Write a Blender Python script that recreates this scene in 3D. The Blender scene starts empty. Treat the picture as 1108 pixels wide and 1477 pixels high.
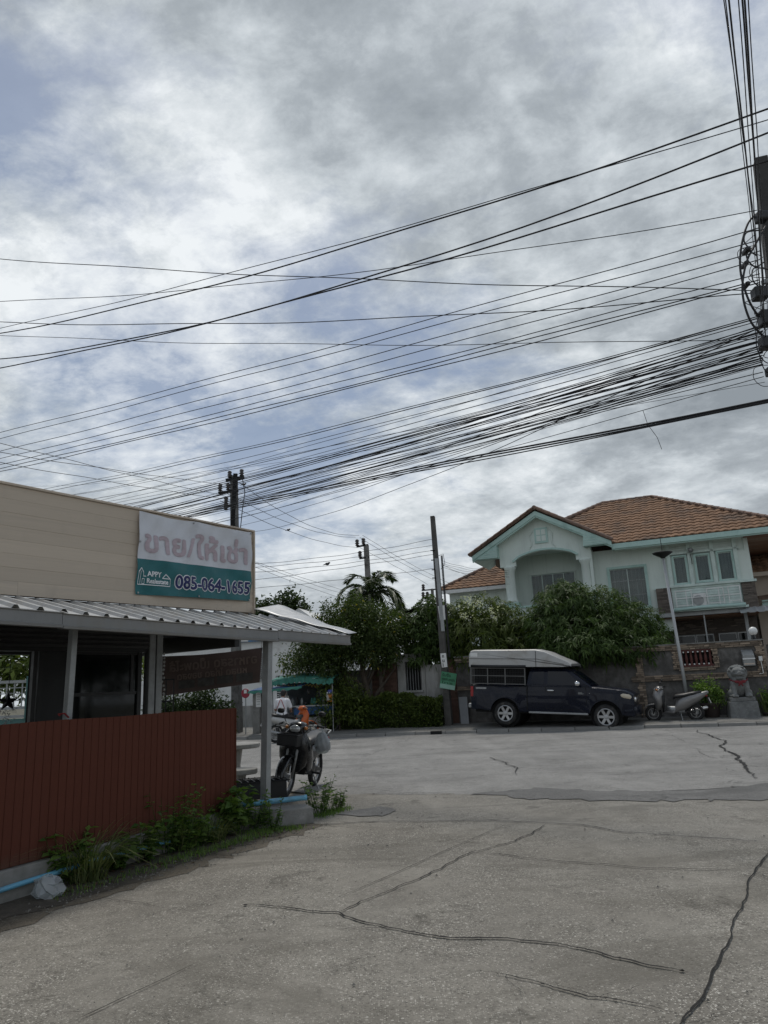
import bpy, bmesh, math, random
import numpy as np
from mathutils import Vector, Matrix, Euler

random.seed(11)
rng = np.random.default_rng(11)
R = math.radians
scene = bpy.context.scene
COL = scene.collection

# ------------------------------------------------------------------ camera
cam = bpy.data.cameras.new('camera')
cam.sensor_fit = 'HORIZONTAL'
cam.sensor_width = 36.0
cam.lens = 36.0 * 1050 / 1108
cam.clip_end = 2000
cam_o = bpy.data.objects.new('camera', cam)
COL.objects.link(cam_o)
cam_o.matrix_world = Matrix.Translation((0, 0, 1.5)) @ Matrix.Rotation(math.pi/2 + R(13.6), 4, 'X') @ Matrix.Rotation(R(-2.7), 4, 'Z')
scene.camera = cam_o

# ------------------------------------------------------------------ sun + sky + exposure
SUN_EL, SUN_AZ = R(64), R(4)            # azimuth from +Y, clockwise to +X
sun = bpy.data.lights.new('sun', 'SUN')
sun.energy = 1.6
sun.angle = R(10)
sun.color = (1.0, 0.95, 0.88)
sun_o = bpy.data.objects.new('sun', sun)
COL.objects.link(sun_o)
sd = Vector((math.sin(SUN_AZ)*math.cos(SUN_EL), math.cos(SUN_AZ)*math.cos(SUN_EL), math.sin(SUN_EL)))
sun_o.rotation_euler = sd.to_track_quat('Z', 'Y').to_euler()

scene.view_settings.view_transform = 'Standard'
scene.view_settings.look = 'None'
scene.view_settings.gamma = 1
scene.view_settings.exposure = 0.15
scene.view_settings.use_curve_mapping = False

def build_world():
    w = bpy.data.worlds.new('World')
    scene.world = w
    w.use_nodes = True
    nt = w.node_tree
    N, L = nt.nodes, nt.links
    bg = N['Background']
    bg.inputs['Strength'].default_value = 0.1
    sky = N.new('ShaderNodeTexSky')
    sky.sky_type = 'NISHITA'
    sky.sun_disc = False
    sky.sun_elevation = SUN_EL
    sky.sun_rotation = SUN_AZ
    sky.dust_density = 2.0
    tc = N.new('ShaderNodeTexCoord')
    sep = N.new('ShaderNodeSeparateXYZ')
    L.new(tc.outputs['Generated'], sep.inputs[0])
    def math_(op, a, b=None, clamp=False):
        n = N.new('ShaderNodeMath'); n.operation = op; n.use_clamp = clamp
        for i, x in enumerate((a, b)):
            if x is None: continue
            if isinstance(x, (int, float)): n.inputs[i].default_value = x
            else: L.new(x, n.inputs[i])
        return n.outputs[0]
    zz = math_('ADD', math_('MAXIMUM', sep.outputs[2], 0.0), 0.27)
    cx = math_('DIVIDE', sep.outputs[0], zz)
    cy = math_('DIVIDE', sep.outputs[1], zz)
    comb = N.new('ShaderNodeCombineXYZ')
    L.new(cx, comb.inputs[0]); L.new(cy, comb.inputs[1])
    def noise(scale, detail, rough, dist, off, vec=None, sc=(1, 1, 1)):
        m = N.new('ShaderNodeMapping')
        m.inputs['Location'].default_value = off
        m.inputs['Scale'].default_value = sc
        m.inputs['Rotation'].default_value = (0, 0, R(24))
        L.new(comb.outputs[0], m.inputs[0])
        n = N.new('ShaderNodeTexNoise')
        n.inputs['Scale'].default_value = scale
        n.inputs['Detail'].default_value = detail
        n.inputs['Roughness'].default_value = rough
        n.inputs['Distortion'].default_value = dist
        L.new(m.outputs[0], n.inputs['Vector'])
        return n.outputs['Fac']
    big = noise(0.62, 3, 0.5, 0.3, CLOUD_OFF1)
    puff = noise(1.45, 14, 0.62, 0.15, CLOUD_OFF2, sc=(1, 1.1, 1))
    lit = noise(1.9, 14, 0.62, 0.12, CLOUD_OFF3, sc=(1, 1.05, 1))
    fine = noise(9.0, 10, 0.68, 0.2, (1.3, 4.4, 0), sc=(1, 1.2, 1))
    def ramp(fac, stops):
        r = N.new('ShaderNodeValToRGB')
        el = r.color_ramp.elements
        while len(el) < len(stops): el.new(0.5)
        for e, (p, c) in zip(el, stops):
            e.position = p
            e.color = (c, c, c, 1) if isinstance(c, (int, float)) else (*c, 1)
        L.new(fac, r.inputs[0])
        return r.outputs[0]
    def mix(fac, a, b, mode='MIX'):
        m = N.new('ShaderNodeMix'); m.data_type = 'RGBA'; m.blend_type = mode
        for i, x in ((0, fac), (6, a), (7, b)):
            if isinstance(x, (int, float)): m.inputs[i].default_value = x
            elif isinstance(x, tuple): m.inputs[i].default_value = (*x, 1)
            else: L.new(x, m.inputs[i])
        return m.outputs[2]
    # cover: how thick the cloud is here; broken cloud below, a grey sheet where 'big' is high
    cover = math_('ADD', math_('MULTIPLY', big, 0.75), math_('ADD', math_('MULTIPLY', puff, 0.95), math_('MULTIPLY', fine, 0.22)))
    cover = math_('ADD', cover, math_('MULTIPLY', math_('SUBTRACT', 0.45, sep.outputs[2]), 0.20))
    alpha = ramp(cover, [(0.84, 0.12), (0.90, 0.50), (0.97, 0.86), (1.05, 1.0)])
    # thin edges of the puffs are the brightest, their thick bodies greyer
    shade = math_('ADD', math_('MULTIPLY', lit, 1.0), math_('ADD', math_('MULTIPLY', big, -0.75), math_('MULTIPLY', fine, 0.3)))
    cloud = ramp(shade, [(0.06, (2.5, 2.82, 3.12)), (0.17, (3.6, 3.98, 4.32)), (0.26, (5.25, 5.7, 6.05)), (0.38, (7.8, 8.15, 8.4))])
    blue = mix(0.65, sky.outputs[0], (1.75, 2.35, 3.4))
    col = mix(alpha, blue, cloud)
    # pale band low over the horizon
    low = ramp(sep.outputs[2], [(0.0, 1.0), (0.30, 0.0)])
    low = math_('MULTIPLY', low, 0.4)
    col = mix(low, col, (5.3, 5.65, 5.9))
    L.new(col, bg.inputs['Color'])
CLOUD_OFF1 = (7.6, 4.4, 0)
CLOUD_OFF2 = (3.3, 18.3, 0)
CLOUD_OFF3 = (4.9, 14.7, 0)
build_world()

# ------------------------------------------------------------------ mesh helpers
class MB:
    """collects geometry; build() links it as one mesh object"""
    def __init__(self):
        self.v, self.f, self.M = [], [], None
    def add(self, vs, fs):
        o = len(self.v)
        if self.M is not None:
            vs = [tuple(self.M @ Vector(p)) for p in vs]
        self.v += [tuple(p) for p in vs]
        self.f += [tuple(i + o for i in f) for f in fs]
        return self
    def box(self, x0, x1, y0, y1, z0, z1):
        return self.add([(x0,y0,z0),(x1,y0,z0),(x1,y1,z0),(x0,y1,z0),(x0,y0,z1),(x1,y0,z1),(x1,y1,z1),(x0,y1,z1)],
                        [(3,2,1,0),(4,5,6,7),(0,1,5,4),(1,2,6,5),(2,3,7,6),(3,0,4,7)])
    def bar(self, a, b, w, h=None, up=(0, 0, 1)):
        h = h or w
        a, b = Vector(a), Vector(b)
        d = (b - a).normalized()
        u = Vector(up)
        if abs(d.dot(u)) > 0.98: u = Vector((0, 1, 0))
        s = d.cross(u).normalized(); t = s.cross(d).normalized()
        vs = [p + s*sx*w/2 + t*sy*h/2 for p in (a, b) for sx, sy in ((-1,-1),(1,-1),(1,1),(-1,1))]
        return self.add(vs, [(3,2,1,0),(4,5,6,7),(0,1,5,4),(1,2,6,5),(2,3,7,6),(3,0,4,7)])
    def tube(self, pts, r, n=8, caps=True):
        pts = [Vector(p) for p in pts]
        rs = r if isinstance(r, (list, tuple)) else [r]*len(pts)
        vs, fs = [], []
        d0 = (pts[1]-pts[0]).normalized()
        u = Vector((0,0,1)) if abs(d0.z) < 0.9 else Vector((1,0,0))
        s = d0.cross(u).normalized()
        for i, p in enumerate(pts):
            if i == 0: d = pts[1]-p
            elif i == len(pts)-1: d = p-pts[i-1]
            else: d = pts[i+1]-pts[i-1]
            d = d.normalized()
            s = (s - d*s.dot(d)).normalized()
            t = d.cross(s)
            for k in range(n):
                a = 2*math.pi*k/n
                vs.append(p + (s*math.cos(a) + t*math.sin(a))*rs[i])
        for i in range(len(pts)-1):
            for k in range(n):
                k2 = (k+1) % n
                fs.append((i*n+k, i*n+k2, (i+1)*n+k2, (i+1)*n+k))
        if caps:
            fs.append(tuple(range(n))[::-1]); fs.append(tuple((len(pts)-1)*n+k for k in range(n)))
        return self.add(vs, fs)
    def lathe(self, prof, n=16, M=None, caps=True):
        vs, fs = [], []
        M = M or Matrix()
        for r, z in prof:
            for k in range(n):
                a = 2*math.pi*k/n
                vs.append(M @ Vector((r*math.cos(a), r*math.sin(a), z)))
        for i in range(len(prof)-1):
            for k in range(n):
                k2 = (k+1) % n
                fs.append((i*n+k, i*n+k2, (i+1)*n+k2, (i+1)*n+k))
        if caps: fs.append(tuple(range(n))[::-1]); fs.append(tuple((len(prof)-1)*n+k for k in range(n)))
        return self.add(vs, fs)
    def torus(self, R0, r, n=24, m=10, M=None, sq=1.0):
        M = M or Matrix(); vs, fs = [], []
        for i in range(n):
            a = 2*math.pi*i/n
            for j in range(m):
                b = 2*math.pi*j/m
                rr = R0 + r*math.cos(b)
                vs.append(M @ Vector((rr*math.cos(a), rr*math.sin(a), r*sq*math.sin(b))))
        for i in range(n):
            for j in range(m):
                i2, j2 = (i+1) % n, (j+1) % m
                fs.append((i*m+j, i2*m+j, i2*m+j2, i*m+j2))
        return self.add(vs, fs)
    def prism(self, poly, d0, d1, plane='xz'):
        n = len(poly)
        f = {'xz': lambda p, d: (p[0], d, p[1]), 'xy': lambda p, d: (p[0], p[1], d), 'yz': lambda p, d: (d, p[0], p[1])}[plane]
        vs = [f(p, d0) for p in poly] + [f(p, d1) for p in poly]
        fs = [tuple(range(n)), tuple(range(2*n-1, n-1, -1))]
        fs += [(i, i+n, (i+1) % n + n, (i+1) % n) for i in range(n)]
        return self.add(vs, fs)
    def loft(self, secs, n=14, ex=2.4, caps=True):
        """secs: (centre, right vec, up vec, half width, half height)"""
        vs, fs = [], []
        for c, r_, u_, a, b in secs:
            c, r_, u_ = Vector(c), Vector(r_), Vector(u_)
            for k in range(n):
                t = 2*math.pi*k/n
                ct, st = math.cos(t), math.sin(t)
                vs.append(c + r_*a*math.copysign(abs(ct)**(2/ex), ct) + u_*b*math.copysign(abs(st)**(2/ex), st))
        for i in range(len(secs)-1):
            for k in range(n):
                k2 = (k+1) % n
                fs.append((i*n+k, i*n+k2, (i+1)*n+k2, (i+1)*n+k))
        if caps:
            fs.append(tuple(range(n))[::-1]); fs.append(tuple((len(secs)-1)*n+k for k in range(n)))
        return self.add(vs, fs)
    def sphere(self, c, rad, n=14, m=8):
        r = rad if isinstance(rad, (tuple, list)) else (rad,)*3
        vs, fs = [], []
        for i in range(1, m):
            ph = math.pi*i/m
            for k in range(n):
                a = 2*math.pi*k/n
                vs.append((c[0]+r[0]*math.sin(ph)*math.cos(a), c[1]+r[1]*math.sin(ph)*math.sin(a), c[2]+r[2]*math.cos(ph)))
        top, bot = len(vs), len(vs)+1
        vs += [(c[0], c[1], c[2]+r[2]), (c[0], c[1], c[2]-r[2])]
        for i in range(m-2):
            for k in range(n):
                k2 = (k+1) % n
                fs.append((i*n+k, (i+1)*n+k, (i+1)*n+k2, i*n+k2))
        for k in range(n):
            k2 = (k+1) % n
            fs.append((top, k, k2)); fs.append((bot, (m-2)*n+k2, (m-2)*n+k))
        return self.add(vs, fs)
    def grid(self, fn, nu, nv):
        vs = [fn(i/nu, j/nv) for j in range(nv+1) for i in range(nu+1)]
        fs = [(j*(nu+1)+i, j*(nu+1)+i+1, (j+1)*(nu+1)+i+1, (j+1)*(nu+1)+i) for j in range(nv) for i in range(nu)]
        return self.add(vs, fs)
    def mesh(self, name):
        me = bpy.data.meshes.new(name)
        me.from_pydata(self.v, [], self.f)
        me.update()
        return me
    def build(self, name, mat, parent=None, smooth=False, bevel=0, solid=0):
        me = self.mesh(name)
        if smooth: me.polygons.foreach_set('use_smooth', [True]*len(me.polygons))
        me.materials.append(mat)
        o = bpy.data.objects.new(name, me)
        COL.objects.link(o)
        if parent: o.parent = parent
        if solid:
            m = o.modifiers.new('solid', 'SOLIDIFY'); m.thickness = solid; m.offset = 0
        if bevel:
            m = o.modifiers.new('bevel', 'BEVEL'); m.width = bevel; m.segments = 2; m.limit_method = 'ANGLE'; m.angle_limit = R(40)
        return o

def tag(o, label, cat, group=None, kind=None):
    o['label'] = label
    if cat: o['category'] = cat
    if group: o['group'] = group
    if kind: o['kind'] = kind
    return o
def thing(name, label, cat, loc=(0,0,0), rot=0, group=None, euler=None):
    o = bpy.data.objects.new(name, None)
    COL.objects.link(o)
    o.empty_display_size = 0.2
    o.location = loc
    o.rotation_euler = euler or (0, 0, R(rot))
    return tag(o, label, cat, group)
def piece(name, me, parent, loc, scale=(1,1,1), rot=(0,0,0)):
    o = bpy.data.objects.new(name, me)
    COL.objects.link(o)
    o.parent = parent; o.location = loc; o.scale = scale; o.rotation_euler = rot
    return o
def struct(o):
    o['kind'] = 'structure'; return o
def unit_box(name, mat, bev=0.06):
    m = MB(); b = bev
    m.box(-.5,.5,-.5,.5,-.5,.5)
    me = m.mesh(name)
    me.materials.append(mat)
    return me

# ------------------------------------------------------------------ material helper
def mat(name, col, rough=0.6, metal=0.0, var=0.18, scale=3.0, fine=40.0, bump=0.0, bscale=60.0, spec=0.5, objvar=0.0,
        dirt=None, dirt_amt=0.0, dscale=1.5, coat=0.0, stretch=(1,1,1), splash=None, streak=None):
    m = bpy.data.materials.new(name); m.use_nodes = True
    nt = m.node_tree; N, L = nt.nodes, nt.links
    p = N['Principled BSDF']
    p.inputs['Roughness'].default_value = rough
    p.inputs['Metallic'].default_value = metal
    p.inputs['Specular IOR Level'].default_value = spec
    p.inputs['Coat Weight'].default_value = coat
    tc = N.new('ShaderNodeTexCoord'); mp = N.new('ShaderNodeMapping')
    mp.inputs['Scale'].default_value = stretch
    L.new(tc.outputs['Object'], mp.inputs[0])
    def noise(s, d=4, r=.6):
        n = N.new('ShaderNodeTexNoise'); n.inputs['Scale'].default_value = s
        n.inputs['Detail'].default_value = d; n.inputs['Roughness'].default_value = r
        L.new(mp.outputs[0], n.inputs['Vector']); return n.outputs['Fac']
    def mixc(f, a, b, mode='MIX'):
        x = N.new('ShaderNodeMix'); x.data_type = 'RGBA'; x.blend_type = mode
        for i, v in ((0, f), (6, a), (7, b)):
            if isinstance(v, (int, float)): x.inputs[i].default_value = v
            elif isinstance(v, tuple): x.inputs[i].default_value = (*v[:3], 1)
            else: L.new(v, x.inputs[i])
        return x.outputs[2]
    def rmp(f, a, b):
        x = N.new('ShaderNodeMapRange'); x.inputs[1].default_value = a; x.inputs[2].default_value = b
        L.new(f, x.inputs[0]); return x.outputs[0]
    lo = tuple(c*(1-var) for c in col); hi = tuple(min(1, c*(1+var)) for c in col)
    c = mixc(rmp(noise(scale), .3, .7), lo, hi)
    c = mixc(rmp(noise(fine, 3), .35, .65), mixc(0.5, c, lo), c)
    if dirt:
        c = mixc(rmp(noise(dscale, 6, .65), .62 - .35*dirt_amt, .80 - .25*dirt_amt), c, dirt)
    if streak:                                             # rain-washed grime in vertical runs
        ms_ = N.new('ShaderNodeMapping'); ms_.inputs['Scale'].default_value = (5, 5, .35)
        L.new(tc.outputs['Object'], ms_.inputs[0])
        n_ = N.new('ShaderNodeTexNoise'); n_.inputs['Scale'].default_value = 1.3; n_.inputs['Detail'].default_value = 7; n_.inputs['Roughness'].default_value = .7
        L.new(ms_.outputs[0], n_.inputs['Vector'])
        c = mixc(rmp(n_.outputs['Fac'], .52, .75), c, streak)
    if splash:                                             # mud thrown up from the ground: (height of its ragged edge, colour)
        sx = N.new('ShaderNodeSeparateXYZ'); L.new(tc.outputs['Object'], sx.inputs[0])
        ad = N.new('ShaderNodeMath'); ad.operation = 'MULTIPLY_ADD'; ad.inputs[1].default_value = .35; 
        L.new(noise(6, 7, .7), ad.inputs[0]); L.new(sx.outputs[2], ad.inputs[2])
        c = mixc(rmp(ad.outputs[0], splash[0]+.17, splash[0]), c, splash[1])
    if objvar:
        oi = N.new('ShaderNodeObjectInfo')
        h = N.new('ShaderNodeHueSaturation')
        v = N.new('ShaderNodeMapRange'); v.inputs[3].default_value = 1-objvar; v.inputs[4].default_value = 1+objvar
        L.new(oi.outputs['Random'], v.inputs[0]); L.new(v.outputs[0], h.inputs['Value']); L.new(c, h.inputs['Color'])
        c = h.outputs[0]
    L.new(c, p.inputs['Base Color'])
    r_ = N.new('ShaderNodeMapRange'); r_.inputs[1].default_value = .3; r_.inputs[2].default_value = .7
    rv = min(.08, rough*.3)
    r_.inputs[3].default_value = max(0.02, rough-rv); r_.inputs[4].default_value = min(1, rough+rv)
    L.new(noise(scale*4), r_.inputs[0]); L.new(r_.outputs[0], p.inputs['Roughness'])
    if bump:
        b = N.new('ShaderNodeBump'); b.inputs['Strength'].default_value = bump; b.inputs['Distance'].default_value = 0.01
        L.new(noise(bscale, 5), b.inputs['Height']); L.new(b.outputs[0], p.inputs['Normal'])
    return m

def leaf_mat(name, dark, light, trans=0.25, rough=0.45, extra=None):
    m = bpy.data.materials.new(name); m.use_nodes = True
    nt = m.node_tree; N, L = nt.nodes, nt.links
    p = N['Principled BSDF']; out = N['Material Output']
    at = N.new('ShaderNodeAttribute'); at.attribute_name = 'tint'
    r = N.new('ShaderNodeValToRGB')
    e = r.color_ramp.elements
    e[0].color = (*dark, 1); e[1].color = (*light, 1)
    if extra:
        x = e.new(0.97); x.color = (*light, 1); e[-1].color = (*extra, 1)
    L.new(at.outputs['Fac'], r.inputs[0]); L.new(r.outputs[0], p.inputs['Base Color'])
    p.inputs['Roughness'].default_value = rough
    p.inputs['Specular IOR Level'].default_value = 0.22
    t = N.new('ShaderNodeBsdfTranslucent')
    b = N.new('ShaderNodeMix'); b.data_type = 'RGBA'; b.blend_type = 'MULTIPLY'; b.inputs[0].default_value = 1
    L.new(r.outputs[0], b.inputs[6]); b.inputs[7].default_value = (1.6, 1.8, .7, 1)
    L.new(b.outputs[2], t.inputs['Color'])
    ms = N.new('ShaderNodeMixShader'); ms.inputs[0].default_value = trans
    L.new(p.outputs[0], ms.inputs[1]); L.new(t.outputs[0], ms.inputs[2]); L.new(ms.outputs[0], out.inputs['Surface'])
    return m

def glass_mat(name, tint, refl=0.12, see=0.8, rough=0.03):
    m = bpy.data.materials.new(name); m.use_nodes = True
    nt = m.node_tree; N, L = nt.nodes, nt.links
    out = N['Material Output']; p = N['Principled BSDF']
    p.inputs['Base Color'].default_value = (*tint, 1); p.inputs['Roughness'].default_value = rough
    p.inputs['Specular IOR Level'].default_value = refl*4
    t = N.new('ShaderNodeBsdfTransparent'); t.inputs['Color'].default_value = (.85, .9, .88, 1)
    ms = N.new('ShaderNodeMixShader'); ms.inputs[0].default_value = see
    L.new(p.outputs[0], ms.inputs[1]); L.new(t.outputs[0], ms.inputs[2]); L.new(ms.outputs[0], out.inputs['Surface'])
    return m

# ------------------------------------------------------------------ text
def text_part(body, size, m, parent, M, name='lettering', bold=0.0, disp=None, mirror=False, width=None, height=None):
    """flat print; bold > 0 thickens the strokes by that many metres"""
    cu = bpy.data.curves.new(name, 'FONT')
    cu.body = body; cu.size = size; cu.resolution_u = 3
    o = bpy.data.objects.new(name, cu); COL.objects.link(o)
    bpy.context.view_layer.update()
    me = bpy.data.meshes.new_from_object(o.evaluated_get(bpy.context.evaluated_depsgraph_get()))
    COL.objects.unlink(o); bpy.data.objects.remove(o)
    if disp:                                  # fine enough to follow the folds of the cloth
        bm = bmesh.new(); bm.from_mesh(me)
        bmesh.ops.triangulate(bm, faces=bm.faces[:])
        for _ in range(4):
            le = [e for e in bm.edges if e.calc_length() > size*.22]
            if not le: break
            bmesh.ops.subdivide_edges(bm, edges=le, cuts=1)
            bmesh.ops.triangulate(bm, faces=bm.faces[:])
        bm.to_mesh(me); bm.free()
    co = [v.co.copy() for v in me.vertices]; fs = [tuple(p.vertices) for p in me.polygons]
    bpy.data.meshes.remove(me)
    x0, x1 = min(c.x for c in co), max(c.x for c in co)
    kx = width/(x1-x0) if width else 1.0
    ky = 1.0
    if height:
        zs = [c.y for c in co]; ky = height/max(zs)
    offs = [(0, 0)]
    if bold:
        offs += [(bold*math.cos(a*math.pi/4), bold*math.sin(a*math.pi/4)) for a in range(8)]
    b = MB()
    for i, (ox, oy) in enumerate(offs):
        vs = []
        for c in co:
            x = (c.x-x0)*kx + ox
            p = M @ Vector((-x if mirror else x, c.y*ky + oy, -.0002*i))
            vs.append(disp(p) if disp else p)
        b.add(vs, fs)
    return b.build(name, m, parent)
UPRIGHT = Matrix.Rotation(math.pi/2, 4, 'X')     # text standing up, read from -Y

# ------------------------------------------------------------------ soft solid (remeshed) bodies
def blob(name, prims, m, parent, voxel=0.02, smooth_it=4):
    b = MB()
    for q in prims:
        if q[0] == 'e': b.sphere(q[1], q[2], 16, 10)
        elif q[0] == 'b': b.box(*q[1])
        else:
            _, p0, p1, r0, r1 = q
            p0, p1 = Vector(p0), Vector(p1)
            d = (p1-p0).normalized()
            pts, rs = [], []
            for k in range(4):
                a = math.pi/2*(1-k/4); pts.append(p0 - d*r0*math.sin(a)); rs.append(max(.0008, r0*math.cos(a)))
            pts.append(p0); rs.append(r0); pts.append(p1); rs.append(r1)
            for k in range(1, 5):
                a = math.pi/2*k/4; pts.append(p1 + d*r1*math.sin(a)); rs.append(max(.0008, r1*math.cos(a)))
            b.tube(pts, rs, 12)
    o = b.build(name, m, None, smooth=True)
    mo = o.modifiers.new('remesh', 'REMESH'); mo.mode = 'VOXEL'; mo.voxel_size = voxel; mo.use_smooth_shade = True
    if smooth_it:
        s = o.modifiers.new('smooth', 'SMOOTH'); s.iterations = smooth_it; s.factor = .5
    bpy.context.view_layer.update()
    me = bpy.data.meshes.new_from_object(o.evaluated_get(bpy.context.evaluated_depsgraph_get()))
    o.modifiers.clear(); o.data = me; me.name = name
    o.parent = parent
    return o

# ------------------------------------------------------------------ foliage
def leaf_mesh(name, base, dirs, side, L, Wd, droop, tint, m, parent, fold=0.15):
    """kite-shaped leaves, one quad each. arrays (n,3)"""
    n = len(base)
    mid = base + dirs*(L*0.45)[:, None]
    up = np.cross(side, dirs)
    tip = base + dirs*L[:, None]; tip[:, 2] -= droop*L
    mid[:, 2] -= droop*L*0.25
    a = mid + side*(Wd/2)[:, None] + up*(Wd*fold)[:, None]
    b = mid - side*(Wd/2)[:, None] + up*(Wd*fold)[:, None]
    V = np.stack([base, a, tip, b], axis=1).reshape(-1, 3)
    me = bpy.data.meshes.new(name)
    me.vertices.add(4*n); me.vertices.foreach_set('co', V.astype(np.float32).ravel())
    me.loops.add(4*n); me.loops.foreach_set('vertex_index', np.arange(4*n, dtype=np.int32))
    me.polygons.add(n); me.polygons.foreach_set('loop_start', np.arange(0, 4*n, 4, dtype=np.int32))
    me.update(calc_edges=True)
    at = me.attributes.new('tint', 'FLOAT', 'FACE')
    at.data.foreach_set('value', np.clip(tint, 0, 1).astype(np.float32))
    me.materials.append(m)
    o = bpy.data.objects.new(name, me); COL.objects.link(o)
    if parent: o.parent = parent
    return o
def unit(v):
    return v/np.maximum(1e-9, np.linalg.norm(v, axis=-1, keepdims=True))
def crown_points(lobes, nclump, inner=0.35, flat_bottom=True):
    """clump centres in and on the lobes, with outward directions"""
    w = np.array([(l[1][0]*l[1][1]*l[1][2])**(2/3) for l in lobes]); w = w/w.sum()
    idx = rng.choice(len(lobes), nclump, p=w)
    c = np.array([lobes[i][0] for i in idx], float); r = np.array([lobes[i][1] for i in idx], float)
    d = unit(rng.normal(size=(nclump, 3)))
    rad = 1 - np.abs(rng.normal(size=nclump))*inner
    rad = np.clip(rad, .25, 1.12)
    return c + d*r*rad[:, None], unit(d/r)
def small_leaf_crown(name, lobes, nclump, per, spread, L, Wd, m, parent, droop=.2, tint_bias=0.0, inner=.35):
    C, O = crown_points(lobes, nclump, inner)
    ct = rng.uniform(0, 1, nclump)
    P = np.repeat(C, per, 0) + rng.normal(size=(nclump*per, 3))*spread
    out = np.repeat(O, per, 0)
    d = unit(out*0.7 + rng.normal(size=P.shape)*0.8 + np.array([0, 0, .15]))
    s = unit(np.cross(d, unit(rng.normal(size=P.shape) + np.array([0, 0, 1.2]))))
    n = len(P)
    l = L*rng.uniform(.6, 1.25, n)
    t = np.repeat(ct, per)*.55 + rng.uniform(0, .5, n) + tint_bias
    return leaf_mesh(name, P, d, s, l, Wd*rng.uniform(.7, 1.2, n), droop, t, m, parent)
def whorl_crown(name, lobes, nwhorl, per, L, Wd, m, parent, droop=.45, inner=.25, tint_bias=0.0):
    C, O = crown_points(lobes, nwhorl, inner)
    C = C + rng.normal(size=C.shape)*.06
    ax = unit(O + np.array([0, 0, .35]) + rng.normal(size=O.shape)*.35)
    A = np.repeat(ax, per, 0); P = np.repeat(C, per, 0)
    n = len(P)
    rnd = rng.normal(size=P.shape)
    perp = unit(rnd - A*(rnd*A).sum(1, keepdims=True))
    k = rng.uniform(.1, 1.0, n)[:, None]
    d = unit(A*k*.8 + perp)
    P = P + A*rng.uniform(-.08, .08, n)[:, None]
    s = unit(np.cross(d, A + rng.normal(size=P.shape)*.25))
    t = np.repeat(rng.uniform(0, 1, nwhorl), per)*.6 + rng.uniform(0, .4, n) + tint_bias
    return leaf_mesh(name, P, d, s, L*rng.uniform(.65, 1.2, n), Wd*rng.uniform(.8, 1.15, n), droop, t, m, parent)
def trunk(name, m, parent, base, top, r0, r1, limbs, n=9, kink=.12):
    b = MB()
    base, top = Vector(base), Vector(top)
    pts, rs = [], []
    for i in range(7):
        t = i/6
        p = base.lerp(top, t) + Vector((random.uniform(-1, 1), random.uniform(-1, 1), 0))*kink*min(1, t*2)*r0*4
        pts.append(p); rs.append(r0*(1-t) + r1*t + (r0*.35 if i == 0 else 0))
    b.tube(pts, rs, n)
    for (t, end) in limbs:
        s = base.lerp(top, t); e = Vector(end)
        mid = s.lerp(e, .5) + Vector((random.uniform(-.1, .1), random.uniform(-.1, .1), .12))
        rr = (r0*(1-t)+r1*t)*.6
        b.tube([s, s.lerp(mid, .5) + Vector((0, 0, .03)), mid, e], [rr, rr*.8, rr*.6, rr*.2], 6)
    return b.build(name, m, parent, smooth=True)

# street frame (far kerb, wall) and house frame
TH_S, TH_H = R(-17), R(-22)
def S(u, v, z=0.0):
    return Vector((u*math.cos(TH_S) - v*math.sin(TH_S), u*math.sin(TH_S) + v*math.cos(TH_S), z))
# ================================================================== materials shared by many things
M_black = mat('black_plastic', (.012,.012,.013), .45, var=.3)
M_rubber = mat('tyre_rubber', (.018,.018,.018), .8, var=.3, dirt=(.09,.08,.07), dirt_amt=.3, dscale=9)
M_dark = mat('dark_void', (.006,.006,.006), .9)
M_chrome = mat('chrome', (.62,.62,.62), .18, 1.0, var=.1)
M_steel = mat('galvanised_steel', (.32,.33,.33), .5, .6, var=.2, scale=6, dirt=(.17,.16,.15), dirt_amt=.25)
M_white = mat('white_paint', (.7,.7,.68), .55, var=.06, dirt=(.42,.40,.37), dirt_amt=.25)
M_conc = mat('old_concrete', (.24,.235,.22), .9, var=.25, scale=4, bump=.5, bscale=40, dirt=(.09,.085,.075), dirt_amt=.35, dscale=2.5)
M_pole = mat('pole_concrete', (.17,.165,.155), .9, var=.25, scale=5, bump=.4, dirt=(.06,.058,.052), dirt_amt=.5, dscale=2)
M_cable = mat('cable_black', (.012,.012,.014), .6, var=.2)
M_bark = mat('bark', (.075,.06,.045), .95, var=.4, scale=9, bump=.7, bscale=30, stretch=(1,1,.3))
M_soil = mat('soil', (.075,.063,.048), .95, var=.4, scale=7, fine=60, bump=.9, bscale=45)

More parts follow.
